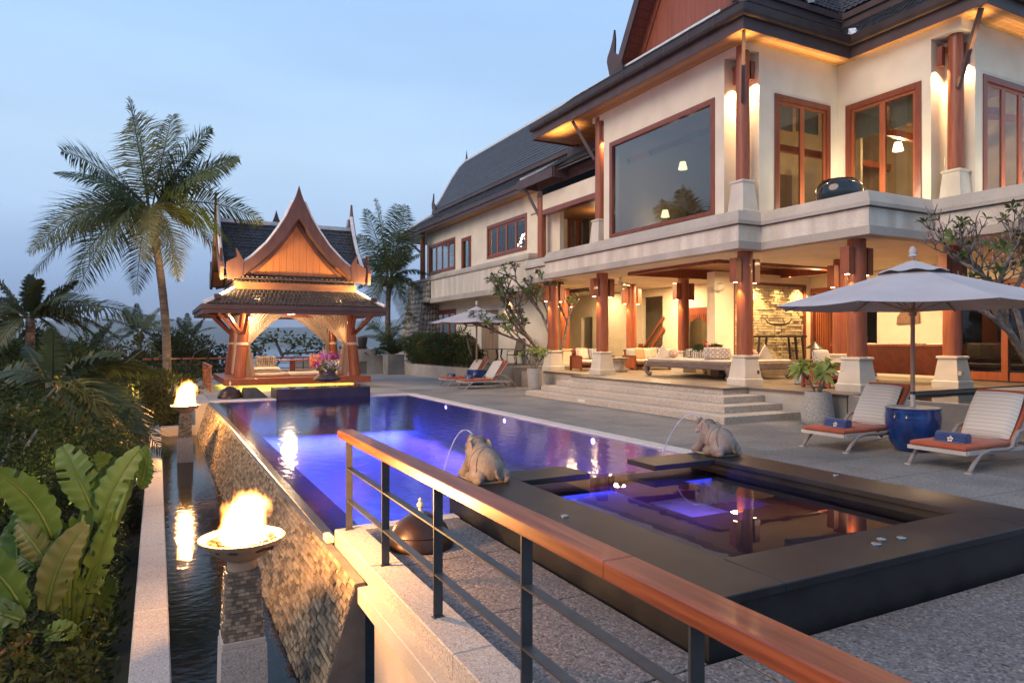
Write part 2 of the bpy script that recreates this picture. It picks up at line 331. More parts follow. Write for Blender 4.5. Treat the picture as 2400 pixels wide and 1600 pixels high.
# ---- deck
def slabs(parent,x0,x1,y0,y1,mat,w=1.22,z=0.0,gap=.007,holes=()):
    nx=max(1,round((x1-x0)/w)); ny=max(1,round((y1-y0)/w)); dx=(x1-x0)/nx; dy=(y1-y0)/ny
    for i in range(nx):
        for j in range(ny):
            a,b,c,d=x0+i*dx+gap,x0+(i+1)*dx-gap,y0+j*dy+gap,y0+(j+1)*dy-gap
            s=MB(); h=rnd.uniform(-.0015,.0015); s.box(a,b,c,d,z-.045+h,z+h,.004); s.build('slab',mat[rnd.randrange(3)] if isinstance(mat,list) else mat,parent)
db=MB()
for a in ((8.2,13.95,7.2,23.4),(7.05,13.95,-3,7.2),(1.75,7.05,-3,3.05),(1.75,2.9,3.05,6.95)): db.box(a[0],a[1],a[2],a[3],-.35,-.04)
deck=struct('pool_deck',db,m_joint)
slabs(deck,8.2,13.9,7.2,25.5,m_deckv); slabs(deck,7.07,13.9,-1.4,7.2,m_deckv)
slabs(deck,1.75,7.07,-1.8,3.03,m_deck2); slabs(deck,1.75,2.88,3.03,6.8,m_deck2)
fb=MB(); fb.box(8.2,13.95,25.5,44,-.35,0); fb.box(1.5,8.2,23.35,44,-.35,-.002); struct('deck_far_end',fb,M('far_deck_wash',(.25,.235,.215),(.33,.31,.285),.8,.8,.2,60,fine=(45,.18)))
s=MB(); s.box(1.75,2.9,6.8,6.97,-.3,.005,.01); struct('pool_edge_kerb',s,m_coping)
# ---- pool
pool=part_pool=thing('swimming_pool','long infinity pool of violet blue lit water beside the grey deck','pool',(4.6,15,0))
s=MB()
s.box(1.98,7.9,6.98,23.1,-1.42,-1.2)                 # floor
s.box(7.9,8.1,6.98,23.3,-1.5,-.06); s.box(1.98,7.9,23.1,23.3,-1.5,-.06); s.box(1.98,7.9,6.78,6.98,-1.5,-.06)
s.build('basin',m_pooltile,pool)
s=MB(); s.box(1.47,2.0,6.67,23.1,-1.5,-.16); s.box(1.445,1.56,6.67,23.1,-.16,-.006,.008); s.build('weir_edge',m_black,pool)
m_poolw=Water('pool_water',(.76,.82,1.0),.085,.14,4.5,(1,.6,1))
s=MB(); s.grid(lambda u,v:(1.50+u*6.4,6.98+v*16.12,-.012),2,4); s.build('water_surface',m_poolw,pool)
y=7.22
while y<23.2:
    s=MB(); l=min(.8,23.36-y); s.box(7.88,8.2,y+.003,y+l-.003,-.06,.018+rnd.uniform(-.001,.001),.012); s.build('coping_stone',m_coping,pool); y+=l
x=1.46
while x<8.1:
    l=min(.8,8.2-x)
    if not 3.3<x<6.5 or True:
        s=MB(); s.box(x+.003,x+l-.003,23.08,23.38,-.06,.018,.012); s.build('coping_stone',m_coping,pool)
    x+=l
def lamp(parent,kind,loc,e,col,size=.1,dirn=None,blend=.6,ang=60,name='lamp',spread=None):
    l=bpy.data.lights.new(name,kind); l.energy=e; l.color=col
    if kind=='POINT': l.shadow_soft_size=size
    if kind=='SPOT': l.shadow_soft_size=size; l.spot_size=R(ang); l.spot_blend=blend
    if kind=='AREA':
        if hasattr(size,'__len__'): l.shape='RECTANGLE'; l.size,l.size_y=size
        else: l.shape='DISK'; l.size=size
        if spread: l.spread=R(spread)
    o=bpy.data.objects.new(name,l); C.objects.link(o)
    off=WO.get(parent,(0,0,0)) if parent else (0,0,0)
    o.location=Vector(loc)-Vector(off)
    if dirn is not None: o.rotation_euler=Vector(dirn).to_track_quat('-Z','Y').to_euler()
    if parent: o.parent=parent
    return o
m_plens=Emit('pool_lamp_lens',(.50,.34,1),6)
PB=(.04,.06,1.0); PV=(.20,.09,1.0)
for y in (11.6,15.6,19.6):
    s=MB(); s.lathe([(.06,-.03),(.06,0),(.045,.010),(.001,.014)],16); me=s.mesh('underwater_lens',m_plens)
    o=inst(me,'underwater_lamp',pool,Matrix.Translation(Vector((7.885,y,-.15))-Vector(WO[pool]))@Matrix.Rotation(R(-90),4,'Y')); WO[o]=WO[pool]
    lamp(pool,'SPOT',(7.84,y,-.2),160,PV,.05,(-1,0,-.9),.9,105,'pool_light')
lamp(pool,'AREA',(7.80,15,-.28),330,PV,(15.5,.12),(-1,0,-.75),name='pool_fill_strip',spread=75)  # added fill strips along the basin walls, spread the glow evenly
lamp(pool,'AREA',(4.9,7.08,-.28),290,PB,(5.4,.12),(0,1,-.75),name='pool_fill_strip',spread=75)
lamp(pool,'AREA',(4.9,23.0,-.4),260,PB,(5.4,.12),(0,-1,-.8),name='pool_fill_strip',spread=75)
lamp(pool,'AREA',(2.05,15,-.35),300,PB,(15.5,.1),(1,0,-.8),name='pool_fill_strip',spread=75)
# ---- jacuzzi
jz=thing('jacuzzi','raised black granite spa with square reflecting water and violet pit','spa',(5,5.1,0))
s=MB(); s.box(2.93,7.02,3.08,7.16,-.06,.30)      # outer shell is a ring of four walls
s=MB()
for a in ((2.93,3.5,3.08,7.16),(6.48,7.02,3.08,7.16),(3.5,6.48,3.08,3.58),): s.box(a[0],a[1],a[2],a[3],-.10,.299)
s.box(3.5,6.48,6.68,7.16,-1.2,.17); s.build('shell_wall',m_blackmat,jz)
for a in ((2.9,3.55,3.05,7.18),(6.43,7.05,3.05,7.2)): s=MB(); s.box(a[0],a[1],a[2],a[3],.30,.36,.006); s.build('coping',m_blackmat,jz)
s=MB(); s.box(3.554,6.426,3.05,3.6,.30,.359,.006); s.build('coping',m_blackmat,jz)
for a in ((3.554,4.47,6.63,7.18),(5.45,6.426,6.66,7.22)): s=MB(); s.box(a[0],a[1],a[2],a[3],.29,.357,.006); s.build('bridge_slab',m_blackmat,jz)
m_seat=M('brown_granite_bench',(.040,.028,.025),(.06,.043,.038),5,.4,.05,60)
s=MB()
for a in ((3.5,4.78,3.58,6.68),(5.92,6.48,3.58,6.68),(4.78,5.92,3.58,5.25)): s.box(a[0],a[1],a[2],a[3],-1.0,.125)
s.build('bench',m_seat,jz)
s=MB(); s.box(4.78,5.92,5.25,6.68,-.3,-.09); s.build('pit_floor',m_pooltile,jz)
s=MB(); s.lathe([(.001,0),(.11,0),(.13,.012),(.14,0)][::-1],24,(5.15,5.72,-.09)); s.build('drain_cover',M('drain_white',(.6,.6,.62)),jz)
s=MB(); s.grid(lambda u,v:(3.5+u*2.98,3.58+v*3.5,.222),2,2); s.build('water_surface',Water('spa_water',(.78,.77,.86),.006,.03,1.3,boost=1.2),jz)
lamp(jz,'AREA',(5.35,5.275,.07),26,PV,(1.0,.04),(0,1,-.35),name='spa_light',spread=110); lamp(jz,'AREA',(4.96,6.64,.15),3,PB,(2.8,.05),(0,-1,-.1),name='spa_light',spread=120)
m_chrome=M('brushed_steel',(.5,.49,.47),None,rough=.25,metal=1)
for p in ((3.16,5.08),(4.96,3.36),(5.13,3.31),(4.81,3.3),(6.86,5.2)):
    s=MB(); s.lathe([(.036,0),(.036,.012),(.030,.017),(.001,.018)],18,(p[0],p[1],.361)); s.build('push_button',m_chrome,jz,autos=40)
# ---- spill wall
def stones(parent,fn,n_s,n_t,L_,H_,mats,dep,limit,nm,jit=.35,prefer=None,stuff=nm if False else None,vary=(.6,1.5),gap=.004,first=None):
    """coursed stones on a plane: fn(s,t,d) -> point, s along L_, t along H_, d out of the wall"""
    lst=[]; dt=H_/n_t
    for r in range(n_t):
        s0=-rnd.random()*L_/n_s
        while s0<L_:
            l=L_/n_s*rnd.uniform(*vary); a,b=max(0,s0),min(L_,s0+l); s0+=l
            if b-a<L_/n_s*.25: continue
            lst.append((a,b,r*dt,(r+1)*dt))
    if first: lst.sort(key=first)
    rest=[MB() for _ in mats]
    for i,(a,b,c,d) in enumerate(lst):
        dd=dep*rnd.uniform(.25,1.0); g=gap; tl=rnd.uniform(-.12,.12)*dep
        j=[rnd.uniform(-g*.7,g*.7) for _ in range(4)]
        P=[fn(a+g,c+g+j[0],-.02),fn(b-g,c+g+j[1],-.02),fn(b-g,d-g+j[2],-.02),fn(a+g,d-g+j[3],-.02),
           fn(a+g*1.6,c+g*1.4+j[0],dd+tl),fn(b-g*1.6,c+g*1.4+j[1],dd-tl),fn(b-g*1.6,d-g*1.4+j[2],dd-tl),fn(a+g*1.6,d-g*1.4+j[3],dd+tl)]
        k=rnd.randrange(len(mats))
        if i<limit:
            s=MB(); s.hexa(P); s.build(nm,mats[k],parent)
        else: rest[k].hexa(P)
    for k,s in enumerate(rest):
        if s.f: s.build(nm+'_courses',mats[k],parent,kind='stuff')
sw=thing('spill_wall','battered grey ledgestone wall under the infinity edge, wet and lit by fire','wall',(1.3,14,0))
s=MB(); s.hexa([(1.05,5.36,-1.15),(1.47,5.36,-1.15),(1.47,23.1,-1.15),(1.05,23.1,-1.15),(1.40,5.36,-.02),(1.47,5.36,-.02),(1.47,23.1,-.02),(1.40,23.1,-.02)]); s.build('wall_core',m_mortar,sw)
stones(sw,lambda a,t,d:(1.04+.37*t/1.13-d,5.36+a,-1.15+t+.3*d),140,25,17.6,1.13,m_spill,.026,290,'stone',vary=(.5,1.6),first=lambda q:q[0]-q[2]*.3)
s=MB(); s.box(1.415,1.487,6.505,6.66,-.02,.06,.015); s.build('capping',m_coping,sw)
s=MB(); s.box(1.05,1.5,23.1,27.2,-1.4,-.03); s.build('wall_core',m_planter,sw)
# ---- overflow trough
tr=thing('overflow_trough','long narrow overflow basin with pale pebble kerb below the infinity edge','trough',(.4,10,-1))
for y0 in [-2+2.4*i for i in range(11)]:
    y1=min(y0+2.4,23.6)
    if y1-y0<.3: continue
    s=MB(); s.box(-.20,.10,y0+.002,y1-.002,-.95,-.75,.012); s.build('kerb',m_kerb,tr)
s=MB(); s.box(-.18,.08,-2,23.6,-4,-.95); s.build('outer_wall',m_planter,tr)
s=MB(); s.box(.10,1.4,23.2,23.55,-1.6,-.72,.012); s.build('end_kerb',m_kerb,tr)
s=MB(); s.box(.1,1.5,-2,23.4,-1.75,-1.6); s.build('bottom',M('trough_bottom',(.035,.033,.03),(.055,.052,.046),3,.6),tr)
s=MB(); s.grid(lambda u,v:(.08+u*1.25,-2+v*25.3,-1.0),1,4); s.build('water_surface',Water('trough_water',(.42,.37,.30),.05,.09,6,(1,1.6,1),detail=4),tr)
# ---- kerb under the railing
kw=thing('railing_kerb','speckled granite kerb and rendered retaining wall carrying the steel railing','wall',(1.6,2,0))
for y0,y1 in ((5.3,6.5),(3.6,5.296),(1.8,3.596),(-.2,1.796),(-3,-.204)):
    s=MB(); s.box(1.49,1.75,y0,y1,-.12,.12,.008); s.build('kerb_stone',m_kerb,kw)
for y0,y1 in ((3.4,5.32),(1.2,3.396),(-3,1.196)):
    s=MB(); s.box(1.40,1.70,y0,y1,-.17,-.035,.006); s.build('ledge_stone',m_planter,kw)
s=MB(); s.box(1.50,1.74,-3,5.2,-2.6,-.17); s.build('retaining_wall',M('retaining_render',(.38,.33,.28),(.48,.42,.36),1.8,.85,.2,50,fine=(90,.12)),kw)
# ---- terrace and steps
te=MB(); te.box(13.9,24,10.25,34,-.3,.617); terr=struct('terrace',te,m_planter)
nx=8; ny=18
for i in range(nx):
    for j in range(ny):
        a=13.87+i*10.13/nx; b=10.22+j*23.8/ny
        s=MB(); s.box(a+.003,a+10.13/nx-.003,b+.003,b+23.8/ny-.003,.618,.667,.003); s.build('floor_tile',m_floor,terr)
s=MB(); s.box(13.84,13.869,10.2,34,.62,.672); s.box(13.869,24,10.19,10.219,.62,.672); s.build('edge_trim',m_trim,terr)
st=struct('terrace_steps',(lambda q:(q.box(13.0,13.88,13.15,20.4,.5,.617),q)[1])(MB()),m_step)
for k,(x0,y0,y1,z0,z1) in enumerate(((11.40,11.5,20.9,-.02,.167),(11.95,12.05,20.75,.167,.333),(12.47,12.6,20.6,.333,.5))):
    n=5
    for i in range(n):
        a=y0+(y1-y0)*i/n; b=y0+(y1-y0)*(i+1)/n
        s=MB(); s.box(x0,13.88,a+(.002 if i else 0),b,z0,z1,.008); s.build('step',m_step,st)
s=MB(); s.box(12.97,13.84,13.12,20.43,.618,.671); s.build('landing_edge',m_trim,st)
s=MB(); s.box(13.0,13.839,13.15,20.4,.6712,.6732); s.build('landing_tile',m_floor,st)
s=MB(); s.box(11.385,11.402,17.15,17.55,.045,.125); s.build('step_light',M('step_light_frame',(.6,.58,.54)),st)
# pond south of the terrace
pd=thing('garden_pond','raised dark pond with washed pebble wall in front of the right terrace column','pond',(16,8,0))
s=MB(); s.box(13.88,14.08,3,10.2,-.05,.66,.006); s.build('pond_wall',m_planter,pd)
s=MB(); s.box(14.081,24,3,10.2,.2,.35); s.build('pond_floor',m_black,pd)
s=MB(); s.grid(lambda u,v:(14.07+u*10,3+v*7.2,.58),1,1); s.build('water_surface',Water('pond_water',(.5,.5,.48),.02,.06,2),pd)
s=MB(); s.box(15.6,17.6,6.6,8.4,.3,.86,.03); s.build('planting_island',m_planter,pd)
# ---- far walls
def simple(name,label,cat,boxes,mat,bev=.008,loc=None,group=None):
    b0=boxes[0]; t=thing(name,label,cat,loc or ((b0[0]+b0[1])/2,(b0[2]+b0[3])/2,b0[4]),group)
    return t
fw=simple('boundary_wall','low stepped cream wall with a dark recess beside the far planter box','wall',[(9.3,12.0,38.4,38.8,0,1)],m_planter)
s=MB(); s.box(8.2,10.2,38.3,38.7,-.2,1.42); s.box(10.62,11.1,38.3,38.7,-.2,1.42); s.box(10.2,10.62,38.3,38.7,.72,1.42); s.box(10.2,10.62,38.6,38.7,-.2,.72); s.build('wall_block',m_planter,fw)
s=MB(); s.box(6.6,8.196,38.32,38.68,-.2,.9); s.box(11.104,12.2,38.32,38.68,-.2,1.05); s.build('wall_block',m_planter,fw)
bx=thing('planter_box','square grey planter box holding the cycad at the end of the wall','planter',(11.9,37.2,0))
s=MB(); s.box(11.4,12.35,36.9,37.85,0,1.12,.01); s.box(11.5,12.25,37,37.75,1.1,1.11); s.build('box',M('grey_planter_box',(.22,.2,.18),(.29,.27,.24),2,.8,.2,60),bx)
hp=thing('hedge_planter','long low rendered planter wall along the raised dining terrace','planter',(12.8,31,0))
s=MB()
pts=[(12.36,37.0),(12.62,32.7),(12.66,31.0),(13.4,25.4),(13.45,24.9)]
for (xa,ya),(xb,yb) in zip(pts,pts[1:]): s.hexa([(xa,ya,-.1),(xa+.35,ya,-.1),(xb+.35,yb,-.1),(xb,yb,-.1),(xa,ya,.62),(xa+.35,ya,.62),(xb+.35,yb,.62),(xb,yb,.62)][::1])
s.build('planter_wall',m_planter,hp)
dt=MB(); dt.box(13.1,15.8,25.0,38,-.1,.80); struct('dining_terrace',dt,m_deck)
print('B ok')
# ================================================================ HOUSE
house=thing('villa','large cream Thai style villa with red teak columns, balcony and dark tiled roofs','house',(18,18,0))
def bx(p,name,mat,*bs,bev=0,**k):
    for b in bs:
        s=MB(); s.box(*b,bev=bev); o=s.build(name,mat,p,**k)
    return o
def sweep(path,prof,closed=False):
    """vertical profile [(off,z)...] swept along a plan polyline with mitred corners; off is to the right of the heading"""
    n=len(path); P=[Vector((a,b)) for a,b in path]; nor=[]
    for i in range(n):
        ds=[]
        if i>0: ds.append((P[i]-P[i-1]).normalized())
        if i<n-1: ds.append((P[i+1]-P[i]).normalized())
        ns=[Vector((d.y,-d.x)) for d in ds]
        if len(ns)==2: m=(ns[0]+ns[1]); m=m/max(.2,m.dot(ns[0]))
        else: m=ns[0]
        nor.append(m)
    s=MB(); k=len(prof)
    V=[(P[i].x+nor[i].x*o,P[i].y+nor[i].y*o,z) for i in range(n) for o,z in prof]
    F=[(i*k+j,i*k+(j+1)%k,(i+1)*k+(j+1)%k,(i+1)*k+j) for i in range(n-1) for j in range(k)]
    F+=[tuple(range(k))[::-1],tuple((n-1)*k+j for j in range(k))]
    return s.add(V,F)
BAL=[(14.35,26.3),(14.35,23.6),(13.77,23.6),(13.77,13.38),(14.6,13.38),(14.6,10.2),(17.05,10.2),(17.05,2.5)]
bal=part('balcony',house)
sweep(BAL,[(.07,4.36),(.07,4.56),(-.3,4.56),(-.3,4.36)]).build('base_moulding',m_granite,bal)
sweep(BAL,[(0,4.561),(0,5.0),(-.25,5.0),(-.25,4.561)]).build('fascia',m_fascia,bal)
sweep(BAL,[(.03,5.001),(.03,5.025),(-.2,5.025),(-.2,5.001)]).build('shadow_line',m_trim,bal)
sweep(BAL,[(.09,5.026),(.085,5.12),(-.05,5.40),(-.38,5.40),(-.38,5.026)]).build('coping',m_granite,bal)
# ceiling of the ground floor with a coffer
ceil=[(13.8,15.15,13.4,23.55,4.37,4.5),(15.15,21,13.4,15.6,4.37,4.5),(15.15,21,20,33,4.37,4.5),(21,24,10.2,33,4.37,4.5),(14.63,15.15,10.25,13.399,4.37,4.5),(15.15,21,10.25,13.399,4.37,4.5),(14.4,15.15,23.551,26.3,4.37,4.5),(17.07,24,2.6,10.249,4.37,4.5)]
bx(house,'ceiling',m_cream,*ceil); bx(house,'floor_slab',m_dark,(14.0,24,13.5,23.4,4.9,5.0),(14.75,24,10.35,13.499,4.9,5.0),(15.1,24,23.401,33,4.9,5.0))
cof=part('coffer',house); bx(cof,'coffer_panel',m_board[0],(15.15,21,15.6,20,4.62,4.66))
for y in (15.62,19.98): bx(cof,'ceiling_beam',m_teakd,(15.16,20.99,y-.07,y+.07,4.26,4.615))
for x in (15.18,20.96): bx(cof,'ceiling_beam',m_teakd,(x-.07,x+.07,15.7,19.9,4.262,4.614))
# ---- columns
COLS=[(14.5,13.85,1),(14.5,20.7,1),(14.5,24.2,1),(18.5,20.85,0),(18.5,24.2,0),(17.2,27.6,0),(18.5,13.85,0),(15.18,10.92,1),(18.5,10.55,0)]
WARM=(1,.56,.22); WARM2=(1,.66,.34)
def column(x,y,z0,z1,zp,r,boxes=True,pw=.62,energy=13,low=False):
    c=part('column',house)
    prof=[(pw*.5+.03,z0),(pw*.5+.03,z0+.17),(pw*.5,z0+.20),(pw*.385,zp-.09),(pw*.385,zp-.08),(pw*.44,zp-.06),(pw*.44,zp-.015),(pw*.40,zp)]
    s=MB(); s.lathe([(a*math.sqrt(2),b) for a,b in prof],4,(x,y,0),rot=PI/4)
    if low: s.box(x-.14,x+.14,y-.14,y+.14,0,z0-.001)
    s.build('plinth',m_plinth,c)
    s=MB(); s.lathe([(r*.98,zp-.01),(r*1.0,zp+.4),(r*.93,z1)],28,(x,y,0)); s.build('shaft',m_teak,c,autos=40)
    if boxes:
        for sx in (-1,1):
            zt,zb=z1-.2,z1-.86; a=x+sx*(r+.03); b=x+sx*(r+.23); x0,x1=min(a,b),max(a,b)
            bx(c,'lamp_box',m_teak,(x0,x1,y-.12,y+.12,zb,zt))
            bx(c,'lamp_box_trim',m_teakd,(x0-.006,x1+.006,y-.126,y+.126,zt-.08,zt-.065))
            s=MB(); s.lathe([(.055,0),(.055,.012)],12,((x0+x1)/2,y,zb-.013)); s.build('lamp_lens',m_warm,c)
            lamp(c,'SPOT',((x0+x1)/2,y,zb-.03),energy,WARM,.03,(-sx*.14,0,-1),.6,66,'column_light')
            lamp(c,'POINT',((x0+x1)/2,y-.0,zt+.06),1.6,WARM,.04,name='column_uplight') if False else None
    return c
for i,(x,y,l) in enumerate(COLS): column(x,y,.667,4.37,1.50,.225,energy=95,low=(i==0 or i==7))
# ---- upper walls
def wall(name,axis,c,th,a0,a1,z0,z1,ops,mat,p=house):
    """wall on plane axis=c (outer face), growing by th; ops: (a,b,z0,z1) openings"""
    A=sorted({a0,a1,*[min(max(v,a0),a1) for o in ops for v in o[:2]]}); Z=sorted({z0,z1,*[min(max(v,z0),z1) for o in ops for v in o[2:4]]})
    s=MB()
    for i in range(len(A)-1):
        run=None
        for j in range(len(Z)-1):
            am,zm=(A[i]+A[i+1])/2,(Z[j]+Z[j+1])/2
            if any(o[0]<am<o[1] and o[2]<zm<o[3] for o in ops): continue
            lo,hi=min(c,c+th),max(c,c+th)
            if axis=='x': s.box(lo,hi,A[i],A[i+1],Z[j],Z[j+1])
            else: s.box(A[i],A[i+1],lo,hi,Z[j],Z[j+1])
    return s.build(name,mat,p)
def window(axis,c,inn,a0,a1,z0,z1,n=1,fw=.16,leaf=.085,name='window',glass=None,proud=.03,label=None,rail=None):
    """framed window; c outer wall face, inn = +1/-1 direction to the inside"""
    w=part(name,house)
    if label: w['label']=label
    def B(nm,mat,a,b,za,zb,d0,d1,bev=.004):
        lo,hi=sorted((c+inn*d0,c+inn*d1)); s=MB()
        s.box(lo,hi,a,b,za,zb,bev) if axis=='x' else s.box(a,b,lo,hi,za,zb,bev)
        return s.build(nm,mat,w)
    B('frame_jamb',m_teakd,a0,a0+fw,z0,z1,-proud,.14); B('frame_jamb',m_teakd,a1-fw,a1,z0,z1,-proud,.14)
    B('frame_head',m_teakd,a0+fw+.001,a1-fw-.001,z1-fw,z1,-proud,.14); B('frame_sill',m_teakd,a0+fw+.001,a1-fw-.001,z0,z0+fw*.75,-proud,.14)
    d=(a1-a0-2*fw)/n
    for i in range(n):
        p,q=a0+fw+i*d+.002,a0+fw+(i+1)*d-.002; za,zb=z0+fw*.75+.002,z1-fw-.002
        if n>1:
            B('sash_stile',m_teak,p,p+leaf,za,zb,.02,.08); B('sash_stile',m_teak,q-leaf,q,za,zb,.02,.08)
            B('sash_rail',m_teak,p+leaf+.001,q-leaf-.001,zb-leaf,zb,.02,.08); B('sash_rail',m_teak,p+leaf+.001,q-leaf-.001,za,za+leaf*1.2,.02,.08)
            B('pane',m_glass,p+leaf-.004,q-leaf+.004,za+leaf*1.2-.004,zb-leaf+.004,.046,.052,0)
        else: B('pane',glass or m_glass,p-.004,q+.004,za-.004,zb+.004,.046,.052,0)
    return w
XA,YB,XC,YD=14.3,13.65,18.1,10.1
ZU0,ZU1=5.0,10.12
wA=(14.79,19.95,5.55,8.92); wB=(15.43,17.75,5.05,8.86); wC=(11.12,13.37,5.05,8.83); wD=(19.05,21.9,5.05,8.83)
wall('wall','x',XA,.25,14.43,20.32,ZU0,ZU1,[wA],m_cream)
wall('wall','y',YB,.25,14.83,18.349,ZU0,ZU1,[wB],m_cream)
wall('wall','x',XC,.25,10.87,13.649,ZU0,ZU1,[wC],m_cream)
wall('wall','y',YD,.25,18.70,24,ZU0,ZU1,[wD],m_cream)
bx(house,'wall',m_cream,(14.3,14.83,13.65,14.429,9.9,ZU1)); bx(house,'wall',m_cream,(18.1,18.699,10.1,10.869,9.83,ZU1))
bx(house,'niche_wall',m_cream,(14.831,15.0,13.901,14.43,ZU0,9.899),(14.551,14.83,14.43,14.6,ZU0,9.899))
bx(house,'niche_wall',m_cream,(18.701,18.9,10.351,10.87,ZU0,9.829),(18.351,18.70,10.87,11.05,ZU0,9.829))
bx(house,'wall',m_cream,(14.3,14.6,20.321,21.05,9.9,ZU1),(14.551,14.75,20.0,20.33,ZU0,9.9))
window('x',XA,1,*wA,n=1,glass=m_glassbig,label='big picture window of the upper floor reflecting the sky')
window('y',YB,1,*wB,n=2); window('x',XC,1,*wC,n=2); window('y',YD,1,*wD,n=3)
# interior of the upper floor, seen through the panes
inn=part('upper_room',house)
bx(inn,'room_wall',m_inroom,(19.5,19.6,13.9,20.5,5.0,9.6),(14.8,24,20.5,20.6,5,9.9),(23.5,23.6,10.4,20,5,9.6),(18.4,23.5,16.5,16.6,5,7.6))
bx(inn,'room_ceiling',m_board[1],(14.6,23.5,13.92,20.45,9.6,9.7),(18.4,23.5,10.4,13.92,9.6,9.7))
for y in (14.6,15.8,17.0,18.2,19.4): 
    s=MB(); s.bar((14.7,y,8.2),(17.8,y,9.55),.12,.2); s.build('rafter',m_teak,inn)
for x in (19.2,20.6,22.0):
    s=MB(); s.bar((x,10.5,8.2),(x,14,9.55),.12,.2); s.build('rafter',m_teak,inn)
bx(inn,'tie_beam',m_teak,(14.7,23,15.2,15.35,7.9,8.1),(18.5,23,12.6,12.75,7.9,8.1)); 
bx(inn,'roman_blind',m_blind,(15.6,16.5,13.93,13.95,8.0,8.7),(16.65,17.6,13.93,13.95,8.05,8.7)); bx(inn,'roman_blind',m_blind,(18.38,18.40,11.3,12.2,7.85,8.65),(18.38,18.40,12.3,13.25,7.85,8.65))
bx(inn,'cabinet',m_dark,(17.2,18.3,19.3,19.9,5,6.6),(19.6,20.2,14.5,16,5,7.0))
lens=Emit('interior_lamp_shade',(1,.74,.38),9)
for p,e in (((16.2,18.3,8.0),40),((17.0,16.4,7.6),30),((20.6,13.4,8.0),55),((20.5,11.8,7.2),30),((16.6,19.7,6.6),16)):
    s=MB(); s.lathe([(.16,-.16),(.10,.1)],16,p); s.build('pendant_shade',lens,inn); lamp(inn,'POINT',(p[0],p[1],p[2]-.35),e*4.5,WARM2,.12,name='room_light')
# upper columns in the niches
column(14.42,13.85,5.3,10.05,6.32,.19,False,.56); column(18.42,10.42,5.3,9.95,6.32,.19,False,.56); column(14.42,20.72,5.3,10.05,6.32,.19,False,.56)
def nichelight(pts,e):
    for x,y,z,dx,dy in pts:
        bx(house,'lamp_box',m_teakd,(x-.07,x+.07,y-.07,y+.07,z,z+.5))
        lamp(house,'SPOT',(x,y,z-.03),e,WARM2,.05,(dx,dy,-1),.8,120,'niche_light')
nichelight([(14.62,14.27,9.15,.06,.06),(14.68,13.8,9.15,.1,.1)],150)
nichelight([(18.28,10.72,9.1,.06,.06),(18.62,10.28,9.1,.1,.1)],150)
nichelight([(14.42,20.46,9.2,-.02,-.1)],110)
# ---- eaves: soffit boards, fascia, gutter
EAV=[(13.6,24.3),(13.6,13.05),(17.8,13.05),(17.8,9.35),(24.5,9.35)]
sof=part('soffit',house); nb=7
for k in range(nb):
    o0=-.74*k/nb; o1=-.74*(k+1)/nb+.006
    for a,b in zip(EAV,EAV[1:]):
        pass
    sweep(EAV,[(o0,10.10),(o0,10.125),(o1,10.125),(o1,10.10)]).build('soffit_board',m_board[k%3],sof)
for k in range(18):     # porch soffit beyond the end of the wall
    y0=21.06+k*.178; bx(sof,'soffit_board',m_board[(k*2)%3],(14.335,19.5,y0,y0+.172,10.10,10.125))
bx(sof,'soffit_board',m_board[0],(14.335,14.6,20.33,21.055,10.126,10.14))
eav=part('eaves',house)
sweep(EAV,[(.0,10.05),(.03,10.05),(.03,10.42),(-.03,10.42),(-.03,10.13),(0,10.13)]).build('fascia_board',m_fascw,eav)
GUT=[(.03,10.40),(.10,10.36),(.17,10.38),(.20,10.46),(.20,10.64),(.03,10.66)]
for i,(a,b) in enumerate(zip(EAV,EAV[1:])):
    Lg=math.hypot(b[0]-a[0],b[1]-a[1]); 
    pass
sweep(EAV,GUT).build('gutter',m_gutter,eav)
s=MB(); s.box(13.6,19.5,24.3,24.34,10.05,10.42); s.build('fascia_board',m_fascw,eav)
for y in [13.9+1.02*i for i in range(11)]:
    bx(eav,'gutter_joint',m_fascw,(13.392,13.6,y,y+.03,10.395,10.655))
# struts
for a,b in (((14.30,20.9,8.55),(13.72,21.5,10.05)),((14.28,13.72,8.45),(13.78,13.2,10.06)),((18.28,10.28,8.4),(17.95,9.55,10.06))):
    s=MB(); s.bar(a,b,.09,.11); s.build('strut',m_fascw,house)
